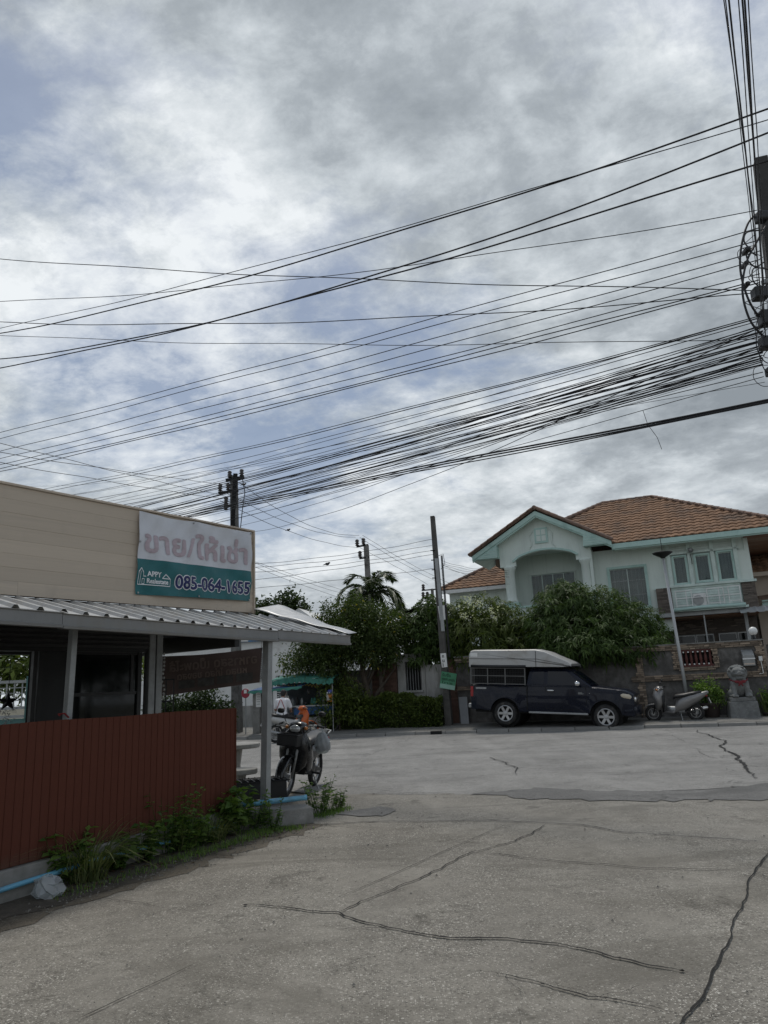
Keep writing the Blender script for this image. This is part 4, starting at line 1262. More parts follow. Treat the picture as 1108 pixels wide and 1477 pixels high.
# ================================================================== garden wall
M_plaster = mat('grey_plaster', (.14,.133,.125), .9, var=.45, scale=2.6, fine=7, bump=.9, bscale=14, dirt=(.065,.06,.054), dirt_amt=.6, dscale=3.0, streak=(.09,.085,.078))
M_ledge = mat('ledge_stone', (.25,.195,.145), .85, var=.3, objvar=.55, scale=9, bump=.6)
M_balus = mat('dark_red_balustrade', (.10,.028,.022), .6, var=.2)
gw = thing('garden_wall', 'grey plastered garden wall with bands of stacked stone behind the truck', 'wall', S(0,26), -17)
Wd = .18
b = MB()
b.box(-5.55,1.86,0,Wd,.05,2.40); b.box(2.92,4.40,0,Wd,.05,2.40); b.box(1.86,2.92,0,Wd,.05,1.70); b.box(1.86,2.92,0,Wd,2.28,2.40)
b.build('plaster', M_plaster, gw)
MB().box(-5.6,4.42,-.07,Wd+.05,2.44,2.475).build('coping', M_conc, gw)
lst = unit_box('ledge_stone', M_ledge)
nst = 0
def stones(u0, u1, z0, z1, lmin=.14, lmax=.36, hh=.058):
    global nst
    z = z0
    while z < z1-.02:
        h = min(hh*random.uniform(.85,1.2), z1-z); x = u0 + random.uniform(-.06,.02)
        while x < u1-.03:
            l = min(random.uniform(lmin,lmax), u1-x)
            d = random.uniform(.03,.075)
            if nst < 296: piece('ledge_stone', lst, gw, (x+l/2,-d/2,z+h/2), (l-.012,d+.02,h-.010)); nst += 1
            x += l
        z += h
stones(.35,4.38,2.27,2.435); stones(.35,4.38,1.31,1.50); stones(.52,.74,1.5,2.27,.1,.22); stones(.52,.74,.1,1.31,.1,.22,.07)
stones(1.70,1.87,1.66,2.27,.08,.17); stones(2.90,3.06,1.66,2.27,.08,.17); stones(1.86,2.92,1.60,1.71)
stones(4.16,4.42,1.5,2.27,.1,.22); stones(-5.55,-4.7,2.25,2.435); stones(-5.55,-4.8,1.3,1.45)
stones(-.9,.35,2.3,2.435)
# balustrade window in the wall
bl = MB().box(1.88,2.90,.10,.14,1.72,2.27).build('balustrade', M_dark, gw)
b = MB(); b.box(1.88,2.90,.0,.09,2.22,2.27); b.box(1.88,2.90,.0,.09,1.72,1.77); b.build('frame', M_balus, bl)
for k in range(7):
    x = 1.955+k*.145
    MB().lathe([(.055,1.77),(.05,1.80),(.028,1.83),(.042,1.90),(.052,1.97),(.042,2.06),(.028,2.14),(.05,2.18),(.055,2.22)],10,Matrix.Translation((x,.04,0))).build('baluster', M_balus, bl, smooth=True)
    if k < 6:
        q = MB()
        for z in (1.80,2.19): q.box(x+.05,x+.095,-.005,.02,z-.02,z+.02)
        q.build('rosette', M_white, bl)
# mail box, meter pipe
mb = thing('mailbox', 'grey mailbox with sloped lid fixed on the garden wall above the lion', 'mailbox', S(3.90,25.9), -17)
MB().add([(-.17,-.12,1.66),(.17,-.12,1.66),(.17,.09,1.66),(-.17,.09,1.66),(-.17,-.14,2.0),(.17,-.14,2.0),(.17,.09,2.17),(-.17,.09,2.17)],
  [(3,2,1,0),(4,5,6,7),(0,1,5,4),(1,2,6,5),(2,3,7,6),(3,0,4,7)]).build('box', M_steel, mb, bevel=.01)
MB().box(-.18,.18,-.16,-.13,1.86,1.90).build('flap', M_white, mb)
MB().box(-.15,.15,-.125,-.118,1.70,1.80).build('plate', M_cream, mb)
pp_ = thing('conduit_pipe', 'thin white conduit pipe with switch box at the right end of the wall', 'pipe', S(4.25,25.93), -17)
MB().tube([(0,-.05,1.82),(.02,-.05,1.42),(-.10,-.05,1.40)],.014,6).build('conduit', M_white, pp_)
MB().box(-.05,.05,-.10,-.02,1.80,1.94).build('switch_box', M_white, pp_)
# globe lamp on the wall end
gl_ = thing('globe_lamp', 'white globe lamp on the right end of the garden wall', 'lamp', S(4.20,26.1), -17)
M_globe = mat('opal_globe', (.72,.72,.70), .35, var=.03)
MB().sphere((0,0,2.74),.135,20,12).build('globe', M_globe, gl_, smooth=True)
MB().lathe([(.07,2.47),(.07,2.5),(.03,2.53),(.03,2.6),(.07,2.63)],12).build('lamp_base', M_black, gl_)
# gate pillar stones and dark gateway at the far right
gp = thing('gate_pillar', 'stone faced gate pillar at the right edge beside the lion', 'pillar', S(4.75,26.1), -17)
MB().box(-.18,.9,0,.4,.05,2.3).build('core', M_plaster, gp)
for k in range(34):
    z = .2+.06*k
    piece('ledge_stone', lst, gp, (random.uniform(-.05,.7),-.02,z), (random.uniform(.2,.4),.06,.05))
# street lamp on a thin pole behind the wall
M_lpole = mat('lamp_pole_grey', (.42,.43,.43), .5, .3, var=.1)
sl_ = thing('street_lamp', 'tall thin grey lamp post with dish top in front of the garden wall', 'street lamp', S(1.95,25.6), -17)
MB().tube([(0,0,.1),(-.07,0,2.2),(-.17,0,5.28)],[.055,.052,.042],12).build('post', M_lpole, sl_, smooth=True)
MB().lathe([(.05,5.26),(.09,5.30),(.30,5.42),(.33,5.46),(.30,5.47),(.05,5.44)],20,Matrix.Translation((-.17,0,0))).build('dish', M_black, sl_, smooth=True)
MB().lathe([(.06,5.40),(.16,5.425),(.05,5.455)],14,Matrix.Translation((-.17,0,-.03))).build('lens', mat('lamp_lens',(.45,.38,.2),.4), sl_)
MB().tube([(-.17,0,5.46),(-.175,0,5.95)],.012,6).build('spike', M_black, sl_)

# wall and gate niche at the left of the pole
lw = thing('niche_wall', 'weathered pale wall with barred window niche between the trees', 'wall', S(-7.4,26.1), -17)
M_oldw = mat('weathered_plaster', (.36,.355,.34), .9, var=.15, dirt=(.13,.13,.11), dirt_amt=.5, dscale=1.4, stretch=(1,1,.3))
M_brickm = mat('dull_brick', (.13,.075,.055), .9, var=.3, objvar=.35, scale=6)
b = MB(); b.box(-.35,-.06,0,.25,.1,2.6); b.box(.54,.68,0,.25,.1,2.6); b.box(-.06,.54,0,.25,.1,1.37); b.box(-.06,.54,0,.25,2.40,2.6); b.build('plaster', M_oldw, lw)
MB().box(-.42,.72,-.06,.3,2.6,2.68).build('coping', M_oldw, lw)
MB().box(-.10,.60,-.07,.02,1.30,1.38).build('sill', M_oldw, lw)
MB().box(-.06,.54,.2,.24,1.37,2.4).build('niche_back', M_dark, lw)
b = MB()
for k in range(6): b.tube([(.0+k*.1,.08,1.38),(.0+k*.1,.08,2.4)],.011,6)
b.build('grille', M_steel, lw)
MB().box(.69,1.32,.02,.2,.1,2.25).build('gate_panel', M_oldw, lw)
MB().box(1.33,1.50,.0,.2,.1,2.3).build('gate_post', mat('bluish_paint',(.28,.31,.36),.7,dirt=(.2,.2,.2),dirt_amt=.3), lw)
br = unit_box('brick', M_brickm)
for side, u0, u1 in ((0,1.52,1.92),(1,-1.35,-.40)):
    MB().box(u0,u1,.02,.22,.1,2.42).build('brick_pier', M_brickm, lw)
    for r_ in range(26):
        x = u0 - (.1 if r_ % 2 else 0)
        while x < u1:
            l = .2; x0 = max(x,u0); x1 = min(x+l,u1)
            if x1-x0 > .04 and 1.0 < .15+r_*.088 < 2.42 and r_ > 9: piece('brick', br, lw, ((x0+x1)/2,.015,.15+r_*.088), (x1-x0-.014,.03,.072))
            x += l
lw2 = MB().box(-3.2,-1.36,.05,.2,.1,2.2).build('side_wall', M_oldw, lw)

# ================================================================== poles
def pole(name, label, base, top, w0, w1, arms=(), m=M_pole, group='utility poles'):
    t = thing(name, label, 'utility pole', base, 0, group)
    d = Vector(top)-Vector(base); ang = R(-17)
    q = []
    for p, w_ in ((Vector((0,0,0)), w0), (d, w1)):
        for sx, sy in ((-1,-1),(1,-1),(1,1),(-1,1)):
            x, y = sx*w_/2, sy*w_/2*1.2
            q.append(p + Vector((x*math.cos(ang)-y*math.sin(ang), x*math.sin(ang)+y*math.cos(ang), 0)))
    MB().add(q, [(3,2,1,0),(4,5,6,7),(0,1,5,4),(1,2,6,5),(2,3,7,6),(3,0,4,7)]).build('shaft', m, t, bevel=.012)
    return t, d
M_ceram = mat('insulator', (.03,.022,.02), .3)
def insulator(parent, p, s=1.0):
    MB().lathe([(.03*s,0),(.075*s,.02*s),(.04*s,.06*s),(.085*s,.09*s),(.045*s,.13*s),(.075*s,.17*s),(.05*s,.22*s),(.02*s,.24*s)],10,Matrix.Translation(p)).build('insulator', M_ceram, parent, smooth=True)
# pole behind the shop
tA, dA = pole('utility_pole', 'dark utility pole with insulators rising behind the beige parapet', (-5.80,28,0), (-5.95,28,10.05), .30, .22)
b = MB(); b.bar((-.75,-.1,9.35),(.05,-.1,9.4),.09,.09); b.bar((-.45,-.1,9.85),(.28,-.1,9.95),.12,.12); b.bar((-.5,-.1,8.75),(.0,-.1,8.9),.07,.07); b.bar((-.06,-.14,10.1),(-.2,-.14,7.2),.16,.1)
b.build('crossarm', M_dark, tA)
for p in ((-.68,-.1,9.42),(-.36,-.1,9.44),(-.30,-.1,9.95),(.18,-.1,10.0),(-.44,-.1,8.88),(-.44,-.1,8.62)): insulator(tA, p, 1.25)
MB().tube([(.2,-.15,10.0),(.32,-.15,9.3),(.22,-.15,8.6),(.12,-.15,7.6)],.018,5).build('jumper_cable', M_cable, tA)
# distant pole
tB, dB = pole('utility_pole', 'distant grey utility pole with small crossarms above the palm', (-1.08,45,0), (-1.22,45,10.3), .34, .26)
b = MB(); b.bar((-.75,-.1,10.2),(0,-.1,10.3),.1,.1); b.bar((-.6,-.1,9.45),(0,-.1,9.5),.1,.1); b.build('crossarm', M_dark, tB)
for p in ((-.7,-.1,10.25),(-.30,-.1,10.32),(-.55,-.1,9.5)): insulator(tB, p, 1.8)
tE, dE = pole('utility_pole', 'tiny far utility pole just left of the leaning pole', (3.7,60,0), (3.68,60,9.3), .25, .2)
b = MB(); b.bar((-.9,0,9.2),(.3,0,9.25),.1,.1); b.build('crossarm', M_dark, tE)
for p in ((-.8,0,8.6),(-.45,0,8.6),(-.75,0,9.25)): insulator(tE, p, 2.0)
b = MB(); b.bar((-.9,0,8.55),(.1,0,8.55),.1,.1); b.build('lower_arm', M_dark, tE)
# pole by the truck
cb = S(-5.80,25.45); 
tC, dC = pole('utility_pole', 'leaning weathered concrete pole standing between hedge and truck', (cb.x,cb.y,.05), (cb.x-.12,cb.y,7.55), .24, .15, m=mat('weathered_pole_concrete', (.11,.105,.096), .9, var=.35, scale=4, dirt=(.04,.038,.034), dirt_amt=.5, dscale=2))
b = MB(); b.bar((-.10,-.16,5.9),(-.02,-.16,3.3),.12,.06); b.build('cable_guard', M_steel, tC)
b = MB(); 
for k in range(3): b.tube([(.08+k*.025,-.16,6.0),(.10+k*.025,-.17,4.5),(.12+k*.025,-.17,2.4)],.012,5)
b.tube([(.0,-.15,6.0),(.16,-.2,6.05),(.2,-.2,5.7),(.05,-.16,5.5)],.01,5)
b.build('riser_cable', M_cable, tC)
for z in (6.2,5.85,5.5,5.2): MB().tube([(-.13,-.12,z),(-.28,-.14,z)],.02,6).build('cable_clamp', M_dark, tC)
b = MB(); b.bar((-.03,-.14,4.2),(0.02,-.14,3.7),.24,.05); b.build('white_band', M_white, tC)
M_sgreen = mat('green_sign_paint', (.05,.22,.11), .6, var=.15, dirt=(.10,.26,.17), dirt_amt=.4)
M_sgreen2 = mat('green_sign_pale', (.25,.42,.34), .6)
M_sgdark = mat('green_sign_print', (.012,.075,.035), .6)
sg = thing('street_sign', 'tilted small green sign with dark lettering on the weathered pole', 'sign', (cb.x+.04,cb.y-.24,1.65), 0, euler=(0,R(12),R(-17)))
MB().box(-.27,.27,0,.02,-.28,.28).build('plate', M_sgreen, sg)
MB().box(-.265,.265,-.003,0,-.275,-.13).build('pale_strip', M_sgreen2, sg)
for i, (tx, z, sz, wd) in enumerate((('รับซื้อ',.13,.13,.30),('ของเก่า ทุกชนิด',.0,.12,.46),('โทร',-.11,.10,.40))):
    text_part(tx, sz, M_sgdark, sg, Matrix.Translation((-.23,-.004,z)) @ UPRIGHT, bold=.004, width=wd)
pl_ = thing('number_plate', 'small white upright number plate on the weathered pole above the green sign', 'sign', (cb.x-.06,cb.y-.22,2.35), 0, euler=(0,R(-3),R(-17)))
MB().box(-.10,.10,0,.015,-.24,.24).build('plate', M_white, pl_)
for ch, z in (('ก',.09),('ม',-.06),('1',-.21)): text_part(ch, .15, M_black, pl_, Matrix.Translation((-.05,-.004,z)) @ UPRIGHT, bold=.004)
pn = MB().add([(-.14,-.03,.1),(.14,-.03,.1),(.14,.01,.1),(-.14,.01,.1),(-.19,.07,1.08),(.11,.07,1.08),(.11,.11,1.08),(-.19,.11,1.08)],[(3,2,1,0),(4,5,6,7),(0,1,5,4),(1,2,6,5),(2,3,7,6),(3,0,4,7)]).build('grey_board', mat('cement_board',(.27,.28,.29),.8,var=.1))
p_ = S(-5.30,25.75); pn.location = (p_.x,p_.y,0); pn.rotation_euler = (0,0,R(-17)); tag(pn, 'upright grey cement board leaning on the wall beside the weathered pole', 'board')
# near pole on the right
tD, dD = pole('utility_pole', 'close dark utility pole with cable coils at the right edge', (4.50,8.0,0), (4.99,8.0,7.80), .19, .15, m=mat('dark_pole_concrete', (.06,.058,.055), .9, var=.3, dirt=(.03,.03,.028), dirt_amt=.4))
ang = lambda z: Vector((.49*z/7.8, 0, 0))
def path_from(pts, n=40):
    """smooth closed-ish curve through points (Catmull-Rom)"""
    P_ = [Vector(p) for p in pts]; out = []
    for i in range(len(P_)-1):
        p0, p1, p2, p3 = P_[max(0,i-1)], P_[i], P_[i+1], P_[min(len(P_)-1,i+2)]
        for k in range(8):
            t = k/8
            out.append(.5*((2*p1)+(p2-p0)*t+(2*p0-5*p1+4*p2-p3)*t*t+(3*p1-p0-3*p2+p3)*t**3))
    out.append(P_[-1]); return out
def pc(*pts): return path_from([(x*(1+dy/8)-4.50, dy, 1.5+(z-1.5)*(1+dy/8)) for x, z, dy in pts])
b = MB()
b.tube(pc((4.88,7.08,-.14),(4.70,6.92,-.2),(4.56,6.60,-.25),(4.49,6.25,-.27),(4.52,5.88,-.27),(4.62,5.62,-.22),(4.76,5.50,-.15)),.013,7)
b.tube(pc((4.90,6.85,-.14),(4.74,6.62,-.22),(4.58,6.36,-.28),(4.47,5.98,-.30),(4.49,5.62,-.28),(4.60,5.40,-.22),(4.74,5.30,-.15)),.013,7)
b.tube(pc((4.86,6.8,-.14),(4.66,6.78,-.2),(4.60,6.66,-.22),(4.66,6.55,-.22),(4.72,6.60,-.2)),.009,6)
b.tube(pc((4.72,6.45,-.2),(4.62,6.52,-.24),(4.60,6.40,-.24),(4.68,6.30,-.2),(4.80,6.36,-.16)),.009,6)
b.tube(pc((4.84,6.25,-.14),(4.66,6.28,-.2),(4.62,6.12,-.22),(4.70,6.02,-.2),(4.80,6.06,-.15)),.008,6)
b.tube(pc((4.70,5.55,-.2),(4.56,5.42,-.24),(4.52,5.22,-.24),(4.58,5.05,-.22),(4.70,5.0,-.18)),.006,5)
b.tube(pc((4.66,5.35,-.2),(4.54,5.20,-.24),(4.56,4.95,-.24),(4.66,4.84,-.2)),.006,5)
b.tube(pc((4.62,5.0,-.22),(4.46,4.98,-.24),(4.42,4.84,-.24),(4.50,4.74,-.24),(4.62,4.74,-.2)),.004,5)
b.build('cable_coil', M_cable, tD, smooth=True)
for x, z, s in ((4.66,5.93,1),(4.70,5.60,1.25),(4.64,5.28,1),(4.64,4.92,.7),(4.86,6.98,.8),(4.60,6.52,.4),(4.55,6.33,.35),(4.52,6.05,.35)):
    x = x*(1-.23/8); z = 1.5+(z-1.5)*(1-.23/8)
    MB().box(x-4.5-.07*s,x-4.5+.09*s,-.30,-.16,z-.075*s,z+.075*s).build('splice_box', M_black, tD, bevel=.02)
b = MB()
for z in (6.0,5.6,5.25,4.9): b.bar(ang(z)+Vector((-.24,-.15,z)), ang(z)+Vector((.12,-.15,z+.02)), .05,.05)
b.build('cable_bracket', M_steel, tD)
b = MB()
rs = random.Random(5)
for k in range(11):
    z = 4.85+k*.15; x = 4.50-4.5+rs.uniform(-.03,.08)
    b.tube(path_from([(x+.16,-.16,z),(x+rs.uniform(-.12,.0),-.22,z+rs.uniform(-.08,.12)),(x+rs.uniform(-.1,.06),-.24,z+rs.uniform(.1,.22)),(x+.14,-.18,z+.28)]),.0045,5)
b.build('jumper_cable', M_cable, tD, smooth=True)

# ================================================================== cables
CABLES = [
  ("high",[4.94,6.0,7.14],[-10.84,15.0,9.46],0.46,0.011) ,
  ("high",[4.91,6.0,6.98],[-10.84,15.0,9.46],0.25,0.006) ,
  ("high",[4.9,6.0,6.92],[-10.81,15.0,9.13],0.81,0.011) ,
  ("high",[4.81,6.0,6.51],[-10.75,15.0,8.61],0.36,0.011) ,
  ("mid",[4.83,8.0,7.08],[-9.51,13.0,9.39],0.34,0.006) ,
  ("cross",[4.67,8.0,5.98],[-8.9,12.0,9.9],0.14,0.007) ,
  ("cross",[4.69,8.0,5.94],[-8.74,12.0,8.49],0.26,0.007) ,
  ("cross",[4.59,8.0,5.35],[-8.72,12.0,8.28],0.19,0.005) ,
  ("mid",[4.82,8.0,6.84],[-12.66,18.0,7.93],0.1,0.007) ,
  ("mid",[4.8,8.0,6.67],[-12.64,18.0,7.72],0.03,0.007) ,
  ("mid",[4.77,8.0,6.51],[-12.6,18.0,7.4],0.06,0.007) ,
  ("mid",[4.75,8.0,6.39],[-12.58,18.0,7.23],0.09,0.007) ,
  ("mid",[4.72,8.0,6.2],[-12.57,18.0,7.12],0.09,0.007) ,
  ("mid",[4.7,8.0,6.13],[-12.56,18.0,7.03],0.12,0.008) ,
  ("mid",[4.69,8.0,6.07],[-12.55,18.0,6.95],0.11,0.008) ,
  ("bundle",[4.66,8.0,5.64],[-13.72,26.0,9.16],0.21,0.008) ,
  ("bundle",[4.65,8.0,5.62],[-13.71,26.0,9.05],0.21,0.01) ,
  ("bundle",[4.64,8.0,5.57],[-13.69,26.0,8.73],0.23,0.007) ,
  ("bundle",[4.63,8.0,5.51],[-13.67,26.0,8.47],0.3,0.008) ,
  ("bundle",[4.63,8.0,5.47],[-13.66,26.0,8.36],0.36,0.006) ,
  ("bundle",[4.62,8.0,5.43],[-13.65,26.0,8.2],0.34,0.006) ,
  ("bundle",[4.63,8.0,5.43],[-12.72,26.21,8.21],0.28,0.012) ,
  ("bundle",[4.63,8.0,5.42],[-12.37,25.52,7.76],0.12,0.006) ,
  ("bundle",[4.62,8.0,5.38],[-12.66,26.1,7.95],0.26,0.009) ,
  ("bundle",[4.61,8.0,5.31],[-12.96,26.74,7.99],0.1,0.012) ,
  ("bundle",[4.61,8.0,5.32],[-12.26,25.32,7.51],0.07,0.012) ,
  ("bundle",[4.61,8.0,5.33],[-12.36,25.54,7.46],0.21,0.012) ,
  ("bundle",[4.6,8.0,5.24],[-12.99,26.84,7.73],0.17,0.009) ,
  ("bundle",[4.59,8.0,5.21],[-12.22,25.27,7.19],0.06,0.007) ,
  ("bundle",[4.6,8.0,5.26],[-13.04,26.93,7.81],0.16,0.009) ,
  ("bundle",[4.58,8.0,5.16],[-12.9,26.67,7.58],0.16,0.012) ,
  ("bundle",[4.59,8.0,5.18],[-12.96,26.81,7.46],0.12,0.006) ,
  ("bundle",[4.57,8.0,5.11],[-12.23,25.33,7.02],0.12,0.007) ,
  ("bundle",[4.57,8.0,5.07],[-12.76,26.43,7.22],0.09,0.006) ,
  ("bundle",[4.57,8.0,5.08],[-12.2,25.25,7.01],0.16,0.009) ,
  ("bundle",[4.56,8.0,5.04],[-12.85,26.6,7.31],0.17,0.009) ,
  ("bundle",[4.56,8.0,5.01],[-12.46,25.83,6.92],-0.07,0.006) ,
  ("bundle",[4.57,8.0,5.08],[-12.76,26.44,7.13],0.16,0.007) ,
  ("bundle",[4.56,8.0,5.0],[-12.28,25.47,6.75],0.11,0.006) ,
  ("bundle",[4.56,8.0,5.0],[-12.07,25.06,6.47],-0.06,0.006) ,
  ("bundle",[4.54,8.0,4.91],[-12.71,26.38,6.79],-0.05,0.007) ,
  ("thick",[4.65,6.5,4.14],[-12.06,26.0,7.29],-0.03,0.014) ,
  ("thick",[4.65,6.5,4.12],[-12.05,26.0,7.21],-0.03,0.012) ,
  ("thick",[4.65,6.5,4.1],[-12.05,26.0,7.14],-0.03,0.009) ,
  ("drop",[4.62,8.0,5.51],[-5.67,27.8,7.62],0.45,0.007) ,
  ("drop",[4.57,8.0,5.24],[-5.78,27.8,7.9],0.13,0.007) ,
  ("left",[-9.95,14.0,7.41],[-6.18,27.6,9.11],0.06,0.009) ,
  ("left",[-9.9,14.0,6.98],[-5.91,27.6,9.55],0.07,0.009) ,
  ("left",[-9.88,14.0,6.8],[-6.45,27.6,9.04],0.05,0.009) ,
  ("span",[-5.71,28.0,9.74],[-1.64,45.0,10.96],0.62,0.012) ,
  ("span",[-6.49,28.0,9.52],[-1.87,45.0,10.83],0.48,0.012) ,
  ("span",[-6.49,28.0,9.06],[-1.72,45.0,10.16],0.39,0.012) ,
  ("span",[-1.42,45.0,10.95],[5.78,60.0,9.39],0.21,0.012) ,
  ("span",[-1.6,45.0,10.82],[5.48,60.0,9.17],0.2,0.012) ,
  ("span",[-1.63,45.0,10.15],[3.33,60.0,9.68],-0.05,0.012) ,
  ("street",[1.83,26.2,6.74],[-5.27,24.0,5.71],0.14,0.008) ,
  ("street",[1.85,26.2,6.53],[-5.27,24.0,5.62],0.14,0.008) ,
  ("street",[1.87,26.2,6.33],[-5.27,24.0,5.43],0.11,0.008) ,
  ("street",[1.88,26.2,6.17],[-5.26,24.0,5.11],0.02,0.008) ,
  ("street",[1.92,26.2,5.66],[-5.26,24.0,4.88],0.05,0.008) ,
  ("far",[-8.46,34.0,8.62],[-0.01,60.0,8.29],0.42,0.011) ,
  ("far",[-8.46,34.0,8.52],[-0.01,60.0,8.4],0.19,0.011) ,
  ("far",[-8.46,34.0,8.38],[-0.04,60.0,7.72],0.3,0.011) ,
  ("service",[2.01,26.2,5.91],[5.18,30.5,6.11],0.14,0.006) ,
  ("service",[2.0,26.2,5.83],[5.17,30.5,6.02],0.13,0.006) ,
  ("service",[2.0,26.2,5.76],[5.16,30.5,5.93],0.14,0.006) ,
  ("service",[1.99,26.2,5.68],[5.15,30.5,5.82],0.14,0.006) ,
  ("service",[2.0,26.2,5.78],[5.13,30.5,5.52],0.16,0.006) ,
  ("overhead",[2.11,3.4,5.71],[4.74,7.95,6.79],0.04,0.005) ,
  ("overhead",[2.13,3.4,5.71],[4.64,7.95,6.03],0.04,0.005) ,
  ("overhead",[2.15,3.4,5.71],[4.62,7.95,5.42],0.04,0.008) ,
  ("overhead",[2.22,3.4,5.7],[4.6,7.95,5.48],0.04,0.005) ,
  ("overhead",[2.24,3.4,5.7],[4.7,7.95,5.94],0.04,0.008) ,
  ("overhead",[2.26,3.4,5.7],[4.6,7.95,5.21],0.04,0.008) ,
  ("overhead",[2.28,3.4,5.7],[4.69,7.95,5.61],0.04,0.005) ,
]

CLAB = {
 'high': ('thick high power line crossing the whole sky from upper right', 'high power lines across the sky'),
 'mid': ('thin cable running from the close right pole to the left edge', 'cables in the middle of the sky'),
 'cross': ('slack thin line crossing the steeper cables from the left edge', 'flat lines crossing the sky'),
 'bundle': ('cable in the dense sagging bundle passing behind the parapet', 'dense bundle of cables'),
 'thick': ('thick twisted cable at the bottom of the dense bundle', 'lowest thick cables'),
 'drop': ('single cable dropping from the close pole to the parapet pole', 'dropping cables'),
 'left': ('line coming down from the left edge to the parapet pole', 'lines from the left edge'),
 'span': ('far sagging line strung between the distant poles', 'lines between distant poles'),
 'street': ('line strung from the weathered pole towards the shop', 'lines along the street'),
 'far': ('faint far line above the distant tree', 'faint far lines'),
 'service': ('thin service wire from the weathered pole to the house', 'service wires to the house'),
 'overhead': ('cable passing overhead down to the close right pole', 'cables overhead at upper right')}
def cat_pts(A, B, sag, n):
    A, B = Vector(A), Vector(B)
    ph = random.uniform(0,6)
    out = []
    for i in range(n+1):
        t = i/n; p = A.lerp(B, t); p.z -= 4*sag*t*(1-t) - .012*math.sin(t*23+ph)
        out.append(p)
    return out
rs = random.Random(21)
bnd = [c for c in CABLES if c[0] == 'bundle']
for k in range(16):                       # slack lines that wander through the bundle
    a_, b_ = rs.choice(bnd), rs.choice(bnd)
    CABLES.append(('bundle', [a_[1][0], a_[1][1], a_[1][2]+rs.uniform(-.12,.12)], [b_[2][0], b_[2][1], b_[2][2]+rs.uniform(-.3,.3)], rs.uniform(.1,.6), rs.choice([.004,.005,.006])))
KC = {}
ORD = ['first','second','third','fourth','fifth','sixth','seventh']
COWN = {
 'high': ['uppermost thick power line crossing the whole sky','thin line running just under the uppermost power line','second thick power line from the top of the sky','third thick power line from the top of the sky'],
 'mid': ['thin wavy cable leaving the close pole highest of all'] + [o_+' from the top of the seven parallel cables from the close pole' for o_ in ORD],
 'cross': ['topmost flat line coming from the left edge across the steep cables','middle flat line coming from the left edge across the steep cables','faint lowest flat line coming from the left edge across the steep cables'],
 'thick': ['upper of the three lowest thick cables under the bundle','middle of the three lowest thick cables under the bundle','lower of the three lowest thick cables under the bundle'],
 'drop': ['lower single cable dropping from the close pole to the parapet pole','upper single cable dropping from the close pole to the parapet pole'],
 'left': ['steepest line from the left edge to the parapet pole','middle line from the left edge to the parapet pole','lowest line from the left edge to the parapet pole'],
 'overhead': [o_+' from the left of the cables passing overhead at upper right' for o_ in ORD],
 'street': [o_+' from the top of the lines strung from weathered pole to shop' for o_ in ORD[:5]],
 'span': ['upper line sagging from parapet pole to distant pole','middle line sagging from parapet pole to distant pole','lowest line sagging from parapet pole to distant pole','upper far line running right from the distant pole','middle far line running right from the distant pole','lowest far line running right from the distant pole'],
 'far': ['first faint far line right of the banner','second faint far line right of the banner','third faint far line right of the banner'],
 'service': [o_+' of the thin service wires from weathered pole to house' for o_ in ORD[:5]],
}
for kind, A, B, sag, r in CABLES:
    o = MB().tube(cat_pts(A, B, sag, 36), r*(.82 if kind in ('bundle','overhead') else .95), 5).build('overhead_cable', M_cable, None, smooth=True)
    n_ = KC.get(kind, 0); KC[kind] = n_+1
    tag(o, COWN[kind][n_] if kind in COWN and n_ < len(COWN[kind]) else CLAB[kind][0], 'cable', CLAB[kind][1])
p0 = Vector((3.93,9.4,5.05))
tag(MB().tube([(3.80,9.9,5.22),(3.84,9.9,5.0),(3.95,9.9,4.80),(3.99,9.9,4.62)],.004,5).build('loose_wire', M_cable), 'short loose wire end dangling from the dense bundle', 'wire')
def bird(loc, lab):
    t = thing('bird', lab, 'bird', loc, 20, 'birds perched on the wires')
    blob('body', [('e',(0,0,.06),(.075,.045,.05)),('e',(.07,0,.10),(.035,.032,.034)),('c',(-.06,0,.05),(-.15,0,.02),.022,.012),('c',(.1,0,.10),(.125,0,.097),.01,.004)], M_black, t, .012, 2)
# small birds on the far span wires
def on_wire(i, t):
    k, A, B, sag, r = CABLES[i]; p = Vector(A).lerp(Vector(B), t); p.z -= 4*sag*t*(1-t); return p
sp_i = [i for i, c in enumerate(CABLES) if c[0] == 'span']; st_i = [i for i, c in enumerate(CABLES) if c[0] == 'street']
bird(on_wire(sp_i[2], .38), 'small dark bird perched on the far sagging line left of the distant pole')
bird(on_wire(st_i[2], .55), 'small dark bird perched on the street line above the tree')
bird(on_wire(sp_i[0], .02), 'small dark bird perched beside the parapet pole')
